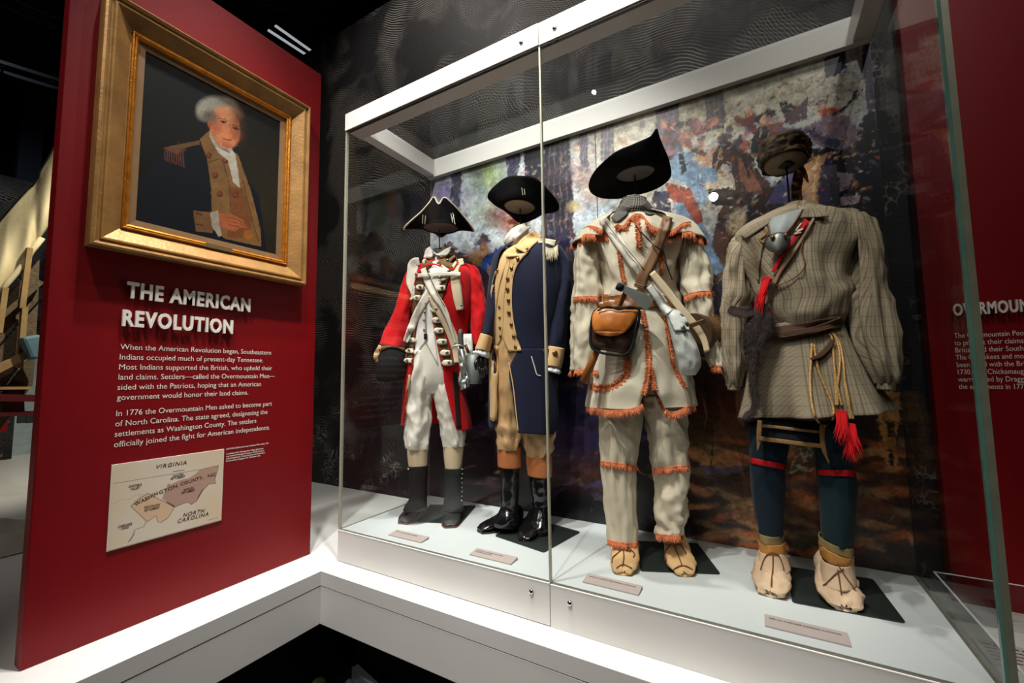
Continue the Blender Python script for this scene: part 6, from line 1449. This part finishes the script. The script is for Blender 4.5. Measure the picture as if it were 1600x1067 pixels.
# kerchief, neck
f.loft('neck_cap', M_neck, [(E_(385, 400), E_(500, 396), .045, .01), (E_(375, 460), E_(510, 455), .05, .01)], 6, 24)
f.loft('kerchief', M_check, [(E_(362, 402), E_(492, 398), .055, .0), (E_(345, 440), E_(520, 430), .068, -.005), (E_(320, 475), E_(535, 468), .078, -.01), (E_(318, 500), E_(520, 492), .07, -.01)], 20, 40, ((.006, 2, 16, 271, 'r'),))
f.band('kerchief_end', M_check, cpts(E_, (352, 420), (330, 460), (300, 500)), cpts(E_, (420, 440), (380, 490), (330, 525)), 12, 6, .010, .003)
f.band('kerchief_end', M_check, cpts(E_, (500, 405), (530, 440), (566, 478)), cpts(E_, (462, 430), (490, 470), (510, 480)), 12, 6, .012, .003)
# belt and straps
f.band('waist_belt', M_beltbr, cpts(F_, (268, 82), (262, 130), (270, 168)), cpts(F_, (770, 90), (772, 130), (766, 168)), 8, 40, .006, .004, hit=True)
f.strap('bag_strap', M_beltw, cpts(E_, (250, 500), (330, 610), (420, 740), (520, 880), (600, 980)), [13, 16, 15, 14, 12], 60, .010, .003, hit=True)
f.strap('strap_edge', M_gaiter, cpts(E_, (268, 520), (350, 625), (440, 730), (530, 850)), .8, 40, .014, .002)
f.strap('powder_strap', M_strapbr, cpts(E_, (618, 492), (590, 580), (540, 700), (480, 820), (458, 890)), [15, 16, 17, 17, 16], 60, .015, .004, hit=True)
f.strap('strap_keeper', M_darkbr, cpts(E_, (430, 868), (500, 886)), 2.5, 12, .019, .003); f.strap('strap_keeper', M_darkbr, cpts(E_, (580, 590), (560, 680)), 1, 12, .019, .002)
f.cord('horn_cord', M_darkbr, cpts(E_, (440, 540), (480, 590), (540, 650), (590, 690), (610, 760), (640, 840)), .0025, 40, .018)
# leather pouch (own thing)
pc = empty('leather_pouch', tuple(f.pt(*F_(370, 465), -.17)), 'dark leather pouch with glossy orange-brown flap at the frock belt', 'bag')
pillow('pouch_body', '', '', M_darkbr, cpts(F_, (240, 180), (222, 260), (214, 370), (232, 430)), cpts(F_, (528, 185), (512, 270), (480, 400), (450, 465)), f, (-.188, -.195), .05, parent=pc, wob=.006)
k = MB()
rim = catmull_arc([F_(*p) for p in ((290, 168), (236, 200), (214, 340), (232, 432), (340, 466), (440, 466), (490, 390), (530, 190), (440, 168), (290, 168))], 60)
k.tube([f.pt(p[0], p[1], -.200) for p in rim], .0045, 8); k.build('piped_edge', M_gaiter2, pc, smooth=True)
f.band('flap', M_flap, cpts(F_, (262, 172), (232, 210), (228, 280), (240, 320)), cpts(F_, (524, 186), (508, 230), (480, 280), (440, 322)), 18, 12, 0, .004, parent=pc, dyv=(-.218, -.226), bulge=.012, hit=True)
f.band('flap', M_flap, cpts(F_, (240, 320), (270, 336), (310, 346)), cpts(F_, (440, 322), (400, 338), (340, 347)), 8, 12, 0, .004, parent=pc, dyv=(-.226, -.224), bulge=.010)
f.strap('top_cord', M_gaiter, cpts(F_, (262, 186), (330, 160), (400, 180), (470, 160), (534, 178)), 2.5, 30, .0, .004, parent=pc, dyv=-.232)
# hatchet
hc = empty('hatchet', tuple(f.pt(*F_(400, 600), -.22)), 'iron hatchet with ash haft tucked through the frock belt', 'axe')
v = []; fc = []
prof = [(392, 14), (405, 6), (440, 28), (500, 50), (560, 72), (624, 108), (606, 150), (580, 184), (540, 165), (490, 120), (430, 72), (405, 50), (388, 32)]
for sd, th in ((-1, .008), (1, .008)):
    for i, p in enumerate(prof):
        tt = max(.001, .010 * (1 - (p[0] - 388) / 250)); v.append(f.pt(*F_(*p), -.225 + sd * tt))
n_ = len(prof); fc = [tuple(range(n_)), tuple(reversed(range(n_, 2 * n_)))] + [(i, (i + 1) % n_, n_ + (i + 1) % n_, n_ + i) for i in range(n_)]
build('axe_head', v, fc, M_iron, hc, smooth=False)
k = MB(); k.tube([f.pt(*F_(386, 25), -.225), f.pt(*F_(400, 32), -.225), f.pt(*F_(425, 45), -.225)], [.013, .015, .013], 16); k.build('poll', M_gaiter2, hc, smooth=True)
k = MB(); k.tube([f.pt(*F_(455, 50), -.222), f.pt(*F_(420, 110), -.18), f.pt(*F_(360, 240), -.158), f.pt(*F_(250, 460), -.170), f.pt(*F_(170, 645), -.19)], [.010, .010, .010, .013, .016], 12); k.build('haft', M_haft, hc, smooth=True)
# white cotton haversack + wooden canteen
hv = empty('haversack', tuple(f.pt(*F_(800, 620), -.16)), 'white cotton haversack bulging at the side of the frock', 'bag')
pillow('bag_body', '', '', M_bagw, cpts(F_, (690, 170), (715, 280), (745, 400), (775, 510), (800, 600)), cpts(F_, (790, 190), (850, 310), (905, 420), (926, 530), (890, 600)), f, (-.17, -.16), .10, parent=hv, wob=.010)
f.band('bag_flap', M_bagw, cpts(F_, (690, 168), (720, 240), (756, 318)), cpts(F_, (778, 180), (835, 245), (850, 308)), 14, 8, .006, .003, parent=hv, wob=.002)
f.strap('bag_mouth', M_bagw, cpts(F_, (590, 30), (640, 90), (680, 150), (720, 200)), [9, 12, 14, 14], 24, .018, .004, parent=hv)
b = f.button('bag_button', M_pewter, F_(799, 301), .009, .004, parent=hv, off=.01)
cn = empty('wooden_canteen', tuple(f.pt(*F_(940, 460), -.06)), 'round brown wooden canteen with pale band beside the frock sleeve', 'canteen')
def disc_ring(pa, pb, r, m, name, seg=36):
    a = np.array(f.pt(*pa[0], pa[1])); b = np.array(f.pt(*pb[0], pb[1])); d = (b - a) / np.linalg.norm(b - a)
    x = np.cross(d, [0, 0, 1]); x /= np.linalg.norm(x); y = np.cross(x, d); v = []; fc = []
    pr = ((a, r * .97), (a, r), (b, r), (b, r * .97))
    for c0, rr in pr:
        for i in range(seg):
            q = 2 * math.pi * i / seg; v.append(c0 + (x * math.cos(q) + y * math.sin(q)) * rr)
    for j in range(3):
        for i in range(seg): fc.append((j * seg + i, j * seg + (i + 1) % seg, (j + 1) * seg + (i + 1) % seg, (j + 1) * seg + i))
    fc.append(tuple(range(seg))); fc.append(tuple(3 * seg + i for i in reversed(range(seg))))
    return build(name, v, fc, m, cn, smooth=False)
M_oak = mat('brown_oak', s2l(104, 72, 42), .5, var=.2, vscale=20)
disc_ring((F_(872, 335), -.09), (F_(966, 325), -.01), .072, M_oak, 'canteen_drum')
disc_ring((F_(866, 336), -.095), (F_(890, 333), -.075), .0745, mat('dark_hoop', s2l(74, 52, 34), .5), 'hoop'); disc_ring((F_(945, 327), -.028), (F_(968, 325), -.008), .0745, mat('dark_hoop', s2l(74, 52, 34), .5), 'hoop')
f.strap('canteen_strap', M_beltc, cpts(F_, (610, -60), (690, 40), (770, 140), (840, 225), (905, 305), (945, 375), (964, 450)), [10, 12, 12, 11, 11, 10, 9], 40, 0, .003, parent=cn, dyv=(-.178, -.150))
f.band('strap_loop', M_strapbr, cpts(F_, (848, 270), (855, 300)), cpts(F_, (942, 238), (950, 262)), 6, 8, 0, .003, parent=cn, dyv=(-.178, -.172))
hat = f.hat('round_hat', 'wide black felt hat with one side turned up to a point', M_felt, E_(437, 258), -.02, 30,
    [(-90, 76, -4), (-60, 68, 6), (-30, 56, 20), (0, 54, 24), (25, 60, 30), (40, 56, 46), (52, 50, 38), (70, 52, 14), (92, 54, 2), (120, 62, -4), (150, 68, -6), (180, 72, -6), (-150, 76, -8), (-120, 78, -8)], tilt=(0, -3), crown_h=.10, under=M_felt_in, curl=1.3)
f.rod(E_(433, 235), E_(436, 420), .0, .0, M_rod)

# ------------------------------------------------------------------ 4. striped shirt and leggings
f = Fig(1.87, 0.36, 'dressed_mannequin', 'headless mannequin in grey-brown plaid shirt with dark blue leggings', 'mannequin')
M_plaid = stripes('grey_brown_plaid', s2l(158, 144, 122), s2l(84, 74, 62), [(0, 0.020, .22, .55, 0), (0, 0.020, .07, .6, .5), (1, 0.030, .06, .5, .2), (0, 0.0035, .5, .12, 0), (1, 0.0035, .5, .12, 0)])
M_sash = stripes('brown_woven_sash', s2l(98, 74, 58), s2l(54, 38, 32), [(1, 0.007, .5, .7, 0)])
M_leg = cloth('blue_green_wool_legging', s2l(12, 30, 44), .85, .3, .04)
M_leg2 = cloth('dark_teal_wool_legging', s2l(18, 40, 46), .85, .3, .04)
M_clout = cloth('dark_navy_breechclout', s2l(8, 14, 26), .85, .3, .15)
M_ribbon = cloth('tan_ribbon', s2l(150, 112, 70), .7, .3)
M_redrib = cloth('red_ribbon', s2l(190, 24, 32), .6, .2)
M_tie = mat('ochre_wrap', s2l(190, 130, 60), .55, var=.2, vscale=14); M_tie2 = mat('olive_wrap', s2l(136, 116, 72), .6, var=.2, vscale=14)
M_moc2 = mat('pale_buckskin', s2l(206, 176, 146), .75, var=.1, vscale=14, bump=.6, bscale=140)
M_fur = mat('dark_fur', s2l(44, 32, 28), .9, var=.5, vscale=60, bump=1.0, bscale=260)
M_turb = mat('brown_patterned_turban', s2l(30, 22, 16), .8, var=.5, vscale=34, bump=1.0, bscale=60, col2=s2l(92, 70, 44))
M_grey = mat('grey_neck_form', s2l(150, 158, 160), .55, var=.03)
M_silvr = mat('tarnished_silver', s2l(112, 112, 110), .42, metal=.8, var=.1)
M_gold3 = mat('gold_cord', s2l(200, 156, 96), .5, metal=.25, var=.35, vscale=220)
M_redyarn = cloth('red_yarn', s2l(200, 22, 30), .8, .3)
fl4 = ((.004, 1.5, 5, 304, 'r'),)
f.loft('legging', M_leg, [(J(88, -60), J(300, -60), .085, 0), (J(90, 40), J(296, 40), .082, 0), (J(100, 150), J(272, 160), .072, 0), (J(106, 250), J(272, 255), .072, 0), (J(122, 360), J(270, 362), .066, 0), (J(138, 430), J(268, 440), .058, 0), (J(140, 480), J(266, 486), .052, 0)], 50, 44, fl4)
f.loft('legging', M_leg2, [(J(410, -60), J(590, -60), .085, 0), (J(412, 40), J(592, 40), .082, 0), (J(424, 150), J(612, 150), .074, 0), (J(430, 250), J(630, 240), .078, 0), (J(440, 350), J(622, 340), .072, 0), (J(448, 440), J(610, 440), .064, 0), (J(456, 520), J(602, 540), .054, 0)], 50, 44, ((.004, 1.5, 5, 314, 'r'),))
f.band('garter', M_redrib, cpts(J, (103, 110), (102, 138)), cpts(J, (274, 142), (272, 170)), 5, 16, .004, .002)
f.band('garter', M_redrib, cpts(J, (430, 168), (436, 194)), cpts(J, (614, 172), (614, 206)), 5, 16, .004, .002)
for kk, m_, sd in (([(J(140, 466), J(264, 480), .052, 0), (J(142, 510), J(266, 520), .05, 0)], M_tie2, 1), ([(J(142, 510), J(268, 522), .05, 0), (J(146, 548), J(270, 560), .05, 0), (J(150, 570), J(268, 575), .046, 0)], M_tie, 2),
                   ([(J(440, 486), J(600, 544), .056, 0), (J(436, 520), J(602, 590), .056, 0)], M_tie2, 3), ([(J(438, 520), J(604, 592), .058, 0), (J(444, 560), J(606, 620), .056, 0), (J(452, 590), J(600, 634), .05, 0)], M_tie, 4)):
    f.loft('ankle_wrap', m_, kk, 16, 36, ((.005, 1.3, 22, 320 + sd, 'r'),), solid=.003, cap=(False, False))
mh = [.10, .12, .13, .12, .098, .078, .066, .056, .026]; mw = [.62, .78, .84, .88, .96, 1.02, 1.05, .98, .7]
f.shoe('moccasin', M_moc2, J(200, 796), -2, .225, .104, mh, mw, pucker=.010)
f.shoe('moccasin', M_moc2, J(566, 868), 7, .225, .108, mh, mw, pucker=.012)
f.loft('moccasin_collar', M_moc2, [(J(148, 558), J(268, 566), .05, 0), (J(142, 600), J(282, 610), .056, -.005), (J(134, 650), J(296, 660), .062, -.02)], 14, 32, ((.004, 1.5, 16, 331, 'n'),), cap=(False, False), solid=.003)
f.loft('moccasin_collar', M_moc2, [(J(452, 600), J(604, 622), .055, 0), (J(444, 650), J(614, 670), .06, -.005), (J(444, 710), J(622, 730), .066, -.02)], 14, 32, ((.004, 1.5, 16, 341, 'n'),), cap=(False, False), solid=.003)
for p in (((205, 575), (180, 590), (160, 630), (152, 660)), ((205, 575), (240, 590), (262, 640), (266, 665)), ((212, 590), (212, 650), (206, 700), (204, 740)), ((530, 630), (560, 680), (595, 730), (620, 765)), ((560, 655), (520, 680), (480, 720), (458, 735)), ((530, 660), (540, 720), (548, 780))):
    f.cord('moccasin_thong', M_lacebr, cpts(J, *p), .002, 20, .004)
# breechclout panel with ribbon border
f.band('breechclout', M_clout, cpts(I_, (250, 730), (248, 800), (250, 852)), cpts(I_, (640, 760), (636, 840), (634, 905)), 12, 16, 0, .004, dyv=(-.10, -.11), hit=True)
f.strap('ribbon_border', M_ribbon, cpts(I_, (256, 750), (252, 820), (250, 880), (242, 930)), [7, 8, 7, 1.5], 20, .004, .003, dyv=-.112)
f.strap('ribbon_border', M_ribbon, cpts(I_, (250, 856), (340, 868), (480, 886), (622, 902)), 6.5, 24, .004, .003, dyv=-.114)
f.strap('ribbon_border', M_ribbon, cpts(I_, (628, 768), (628, 860), (640, 930), (668, 1004)), [8, 8, 7, 1], 24, .004, .003, dyv=-.116)
f.strap('ribbon_border', M_ribbon, cpts(I_, (272, 782), (360, 790), (480, 804), (610, 818)), 4.5, 20, .004, .003, dyv=-.112)
# shirt
sh = [(Hc(390, 440), Hc(520, 425), .05, .02), (Hc(260, 500), Hc(640, 460), .085, .01), (Hc(150, 560), Hc(780, 478), .105, 0), (Hc(110, 650), Hc(810, 580), .13, 0), (Hc(140, 780), Hc(760, 740), .14, 0), (Hc(190, 900), Hc(742, 860), .145, 0), (Hc(210, 980), Hc(756, 930), .145, 0), (I_(200, 150), I_(770, 120), .14, 0), (I_(230, 240), I_(738, 190), .122, 0)]
f.loft('shirt_body', M_plaid, sh, 60, 72, ((.024, 1.8, 4, 351, 'r'), (.010, 3, 10, 353, 'r')), cap=(True, False))
f.loft('shirt_skirt', M_plaid, [(I_(236, 205), I_(742, 150), .122, 0), (I_(220, 280), I_(790, 250), .135, 0), (I_(190, 400), I_(862, 390), .15, 0), (I_(164, 520), I_(930, 510), .16, 0), (I_(146, 630), I_(994, 610), .17, 0), (I_(132, 722), I_(1046, 690), .175, 0)], 56, 84, ((.055, 2.6, 1.2, 361, 'e'), (.014, 4, 3, 362, 'b')), cap=(False, False), solid=.003)
f.loft('sleeve', M_plaid, [(Hc(190, 545), Hc(240, 600), .035, .01), (Hc(110, 600), Hc(230, 650), .06, .01), (Hc(66, 700), Hc(212, 740), .07, .0), (Hc(48, 820), Hc(200, 850), .07, .0), (Hc(38, 940), Hc(196, 950), .068, -.01), (I_(34, 80), I_(158, 90), .066, -.015), (I_(30, 220), I_(165, 220), .066, -.02), (I_(34, 350), I_(168, 350), .066, -.03), (I_(44, 440), I_(160, 440), .064, -.035), (I_(60, 510), I_(146, 510), .05, -.04), (I_(68, 548), I_(136, 550), .036, -.04)], 70, 48, ((.018, 2.4, 3, 371, 'r'), (.010, 2, 12, 373, 'r')))
f.loft('sleeve', M_plaid, [(Hc(650, 470), Hc(720, 540), .035, .01), (Hc(690, 480), Hc(862, 520), .065, .01), (Hc(730, 560), Hc(900, 600), .075, .0), (Hc(752, 700), Hc(930, 720), .078, .0), (Hc(756, 850), Hc(952, 850), .08, 0), (I_(800, 30), I_(1042, 30), .082, -.005), (I_(806, 150), I_(1062, 150), .085, -.01), (I_(824, 280), I_(1076, 280), .088, -.015), (I_(870, 400), I_(1080, 400), .085, -.02), (I_(920, 480), I_(1072, 480), .07, -.025), (I_(946, 530), I_(1060, 530), .05, -.03)], 70, 56, ((.026, 2.6, 1.8, 381, 'r'), (.010, 2.4, 9, 383, 'r')))
f.loft('cuff', M_plaid, [(I_(66, 535), I_(138, 538), .038, -.04), (I_(66, 566), I_(138, 568), .038, -.04)], 6, 30, (), cap=(False, True), solid=.003)
f.loft('cuff', M_plaid, [(I_(944, 528), I_(1062, 526), .052, -.03), (I_(946, 562), I_(1060, 566), .052, -.03)], 6, 30, (), cap=(False, True), solid=.003)
f.band('waist_sash', M_sash, cpts(I_, (226, 215), (226, 250), (232, 290)), cpts(I_, (742, 128), (748, 160), (740, 200)), 10, 44, .010, .005, hit=True)
for j in range(4): f.strap('sash_fold', M_sash, cpts(I_, (300, 240 + 12 * j), (440, 222 + 12 * j), (600, 190 + 10 * j), (736, 140 + 14 * j)), 2.6, 40, .016, .005)
f.strap('sash_knot', M_sash, cpts(I_, (690, 270), (660, 320), (610, 365), (560, 385)), [7, 9, 8, 4], 20, .012, .01)
# neck, collar, gorget
f.loft('neck_form', M_grey, [(Hc(390, 430), Hc(500, 420), .04, .02), (Hc(300, 510), Hc(520, 480), .07, -.02), (Hc(290, 590), Hc(450, 570), .06, -.08)], 20, 36)
f.band('chest_form', M_grey, cpts(Hc, (300, 500), (285, 540), (296, 600)), cpts(Hc, (500, 440), (450, 510), (405, 585)), 12, 8, .006, .003)
f.band('shirt_collar', M_plaid, cpts(Hc, (494, 424), (480, 460), (462, 500)), cpts(Hc, (530, 425), (600, 462), (624, 492)), 14, 8, .014, .003)
f.band('shirt_collar', M_plaid, cpts(Hc, (300, 500), (200, 540), (130, 600)), cpts(Hc, (290, 530), (215, 580), (160, 618)), 16, 5, .008, .003)
f.band('shirt_placket', M_plaid, cpts(Hc, (272, 540), (240, 640), (226, 760), (222, 850)), cpts(Hc, (292, 590), (256, 660), (240, 760), (234, 850)), 24, 3, .006, .003)
f.cord('bead_string', M_lacebr, cpts(Hc, (286, 540), (296, 590), (310, 615)), .003, 16, .008); f.cord('bead_string', M_lacebr, cpts(Hc, (478, 452), (430, 530), (380, 590)), .003, 20, .01)
f.cord('neck_tie', M_ribbon, cpts(Hc, (268, 560), (275, 590), (240, 620), (262, 640)), .004, 20, .008)
gg = empty('silver_gorget', tuple(f.pt(*Hc(340, 685), -.15)), 'round dark silver gorget hanging on the plaid shirt chest', 'ornament')
hh = f.hit(*Hc(340, 640)); gy = f.dy(hh[0]) - .02
f.band('disc', M_silvr, [Hc(340 + 70 * math.cos(a) - 0, 635 + 54 * math.sin(a) - 10 * math.cos(a)) for a in np.linspace(-math.pi / 2, -3 * math.pi / 2, 24)], [Hc(340 + 70 * math.cos(a), 635 + 54 * math.sin(a) - 10 * math.cos(a)) for a in np.linspace(-math.pi / 2, math.pi / 2, 24)], 24, 14, 0, .003, parent=gg, dyv=(gy, gy - .01), bulge=.012)
for q in ((310, 608), (383, 596)):
    k = MB(); c0 = f.pt(*Hc(*q), gy - .018); k.tube([c0, c0 - f.Y * .006], [.007, .005], 12); k.build('rivet', M_brass, gg, smooth=True)
# bandolier, red strap and tassel, fur pouch
f.strap('red_bandolier', M_redyarn, cpts(Hc, (502, 512), (440, 600), (370, 700), (312, 800)), [8, 6, 5.5, 5], 40, .012, .004)
f.strap('pouch_strap', M_strapbr, cpts(Hc, (540, 500), (490, 590), (420, 700), (350, 800), (318, 870)), [4, 4, 5, 6, 5], 40, .010, .004)
f.cord('white_lacing', M_lace, cpts(Hc, (470, 530), (440, 570), (480, 560), (430, 590), (470, 580)), .002, 30, .018)
f.cord('drawstring', M_lacebr, cpts(Hc, (490, 590), (470, 680), (490, 740), (470, 800), (400, 850), (320, 880)), .0018, 40, .008)
tz = f.fringe('red_tassel', M_redyarn, cpts(Hc, (258, 842), (276, 836), (292, 846)), .11, 70, direction=(-.28, 1), w=.0018, splay=.10, off=.03)
f.strap('tassel_knot', M_redyarn, cpts(Hc, (250, 850), (280, 832), (306, 846)), 4, 10, .02, .008)
fp = empty('fur_pouch', tuple(f.pt(*I_(200, 700), -.17)), 'dark animal-skin pouch with long tail hanging over the plaid shirt', 'bag')
def furtube(name, pts, ws, dyv):
    P = catmull_arc([I_(*p) for p in pts], 40); ww = np.interp(np.linspace(0, 1, 40), np.linspace(0, 1, len(ws)), ws); k = MB()
    ds = np.interp(np.linspace(0, 1, 40), np.linspace(0, 1, len(dyv)), dyv)
    W_ = [f.pt(p[0], p[1], d) for p, d in zip(P, ds)]; k.tube(W_, [w_ * (1 + .2 * noise.noise(Vector((i * .7, w_, 0)))) for i, w_ in enumerate(ww)], 14)
    # tufts
    for i in range(40):
        for _ in range(60):
            a = random.uniform(0, 2 * math.pi); d = f.X * math.cos(a) - f.Y * abs(math.sin(a)) * 1.0; p = np.array(W_[i]) + d * ww[i] * .92
            q = p + (d * .4 + np.array([0, 0, -1.0]) + f.X * random.uniform(-.3, .3)) * random.uniform(.012, .028); s_ = np.cross(q - p, d); s_ = s_ / max(1e-6, np.linalg.norm(s_)) * .0016
            k.add([p - s_, p + s_, q], [(0, 1, 2)])
    o = k.build(name, M_fur, fp); return o
furtube('pelt', [(290, 60), (250, 120), (215, 200), (205, 300), (215, 400)], [.014, .024, .026, .020, .013], (-.16, -.165, -.17, -.17))
furtube('pelt', [(300, 110), (290, 180), (270, 240), (240, 300)], [.012, .017, .015, .010], (-.17, -.175, -.18))
furtube('tail', [(215, 300), (212, 420), (218, 540), (232, 630), (215, 680), (170, 706)], [.013, .010, .008, .007, .006, .002], (-.18, -.185, -.19, -.195))
furtube('paw', [(190, 100), (150, 95), (120, 90), (86, 70)], [.018, .014, .010, .004], (-.17, -.175, -.175))
f.cord('pouch_thong', M_lace, cpts(I_, (285, 20), (275, 100), (272, 150), (290, 200), (286, 235)), .0018, 24, .03)
f.strap('red_bandolier', M_redyarn, cpts(I_, (330, 95), (326, 140), (318, 190)), 3, 10, .012, .004)
# cords with red tassels
for pts in (((566, 292), (560, 400), (556, 500), (562, 620), (580, 710), (612, 766), (650, 782), (686, 750), (696, 700), (684, 640), (640, 540), (600, 430), (578, 300)),
            ((664, 232), (684, 260), (692, 330), (700, 430), (706, 540), (712, 660)), ((680, 226), (712, 270), (732, 360), (728, 460), (716, 560), (720, 660)), ((690, 224), (730, 290), (752, 400), (764, 540), (782, 650), (812, 740)), ((700, 440), (720, 560), (744, 660)), ((764, 520), (786, 640), (794, 740))):
    f.cord('gold_cord', M_gold3, cpts(I_, *pts), .0036, 90, .008, twist=1)
for x0, y0, x1, L_ in ((712, 664, 736, .085), (738, 664, 770, .090), (768, 740, 792, .095), (794, 742, 824, .080)):
    f.fringe('red_tassel', M_redyarn, cpts(I_, (x0, y0 + 30), (x1, y0 + 34)), L_, 40, direction=(0.0, 1), w=.0017, splay=.06, off=.02, lift=22)
# turban hat
f2c = f.pt(*Hc(370, 170), -.02)
tb = empty('patterned_hat', tuple(f.pt(*Hc(375, 240), -.02)), 'brown patterned drum-shaped hat tilted above the plaid shirt', 'hat')
f.loft('hat_band', M_turb, [(Hc(262, 226), Hc(492, 152), .088, -.02), (Hc(240, 236), Hc(512, 160), .105, -.02), (Hc(232, 200), Hc(517, 130), .112, -.02), (Hc(232, 156), Hc(517, 92), .113, -.02), (Hc(240, 122), Hc(508, 66), .106, -.02), (Hc(290, 100), Hc(460, 60), .08, -.02)], 34, 56, ((.012, 3.2, 22, 391, 'n'), (.008, 7, 50, 392, 'r')), parent=tb, hit=False)
f.loft('hat_lining', M_felt_in2, [(Hc(268, 236), Hc(500, 164), .085, -.02), (Hc(262, 226), Hc(496, 156), .088, -.02)], 4, 40, (), parent=tb, hit=False)
f.loft('stand_pad', M_neck, [(Hc(340, 226), Hc(436, 200), .035, -.02), (Hc(340, 220), Hc(436, 194), .035, -.02)], 4, 4, (), parent=tb, hit=False)
f.band('skin_tail', M_strapbr, cpts(Hc, (440, 220), (418, 300), (414, 380), (420, 425)), cpts(Hc, (486, 212), (484, 260), (470, 340), (474, 420)), 24, 5, 0, .004, parent=tb, dyv=(.06, .06), wob=.02)
f.band('skin_tail', M_brass, cpts(Hc, (470, 222), (474, 260), (500, 300)), cpts(Hc, (490, 222), (504, 260), (512, 306)), 12, 3, 0, .004, parent=tb, dyv=(.04, .04))
f.rod(Hc(386, 215), Hc(404, 430), -.02, .02, M_rod)

# ================================================================== PLATES, LABELS
def plate(label, pts, rad=0.012):
    P = [at(*p, 2, H1) for p in pts]
    c0 = sum(P, Vector()) / 4; ring = []
    for i in range(4):
        a, b, c_ = P[i - 1], P[i], P[(i + 1) % 4]; d1 = (a - b).normalized(); d2 = (c_ - b).normalized()
        for t in np.linspace(0, 1, 6):
            p1 = b + d1 * rad; p2 = b + d2 * rad; ring.append((p1 * (1 - t) ** 2 + b * 2 * t * (1 - t) + p2 * t * t))
    n = len(ring); v = [(p.x, p.y, H1 + .0004) for p in ring] + [(p.x, p.y, H1 + .004) for p in ring]
    o = build('base_plate', v, [tuple(reversed(range(n))), tuple(range(n, 2 * n))] + [(i, (i + 1) % n, n + (i + 1) % n, n + i) for i in range(n)], M_plate, None, smooth=False)
    tag(o, label, 'base plate')
plate('black base plate under the feet of the scarlet coat mannequin', [(652, 816), (720, 819), (744, 791), (672, 789)])
plate('black base plate under the boots of the blue coat mannequin', [(773, 838), (850, 864), (907, 832), (822, 808)])
plate('black base plate under the moccasins of the fringed frock mannequin', [(1001, 893), (1126, 898), (1090, 850), (992, 846)])
plate('black base plate under the moccasins of the plaid shirt mannequin', [(1238, 942), (1416, 975), (1364, 906), (1228, 886)])
def card(label, x0, x1, lines):
    y0, y1 = 0.055, 0.108
    r = empty('text_label', ((x0 + x1) / 2, .08, H1 + .001), label, 'label')
    v = [(x0, y0, H1 + .0005), (x1, y0, H1 + .0005), (x1, y1, H1 + .0005), (x0, y1, H1 + .0005), (x0, y0, H1 + .005), (x1, y0, H1 + .005), (x1, y1, H1 + .011), (x0, y1, H1 + .011)]
    build('card', v, box_vf(0, 0, 0, 1, 1, 1)[1], M_card, r, smooth=False, bevel=.0006)
    U = Vector((0, .053, .006)).normalized()
    for i, (s, w_) in enumerate(lines):
        p = Vector((x0 + .012, y0, H1 + .005)) + U * (.034 - .011 * i)
        text('label_text', s, tuple(p), (1, 0, 0), tuple(U), w_, .0062, M_ink_dark, r, bold=.015, depth=.0002, off=.0002)
card('grey label card reading REPLICA BRITISH UNIFORM before the scarlet coat mannequin', .272, .466, [('REPLICA BRITISH ARMY UNIFORM', .125)])
card('two-line grey label card before the blue coat mannequin', .721, .913, [('REPLICA CONTINENTAL ARMY', .125), ('OFFICER UNIFORM', .075)])
card('grey label card before the fringed frock mannequin', 1.198, 1.388, [('REPLICA PATRIOT MILITIAMAN CLOTHING', .160)])
card('grey label card reading REPLICA CHEROKEE WARRIOR CLOTHING before the plaid shirt', 1.737, 1.930, [('REPLICA CHEROKEE WARRIOR CLOTHING', .165)])
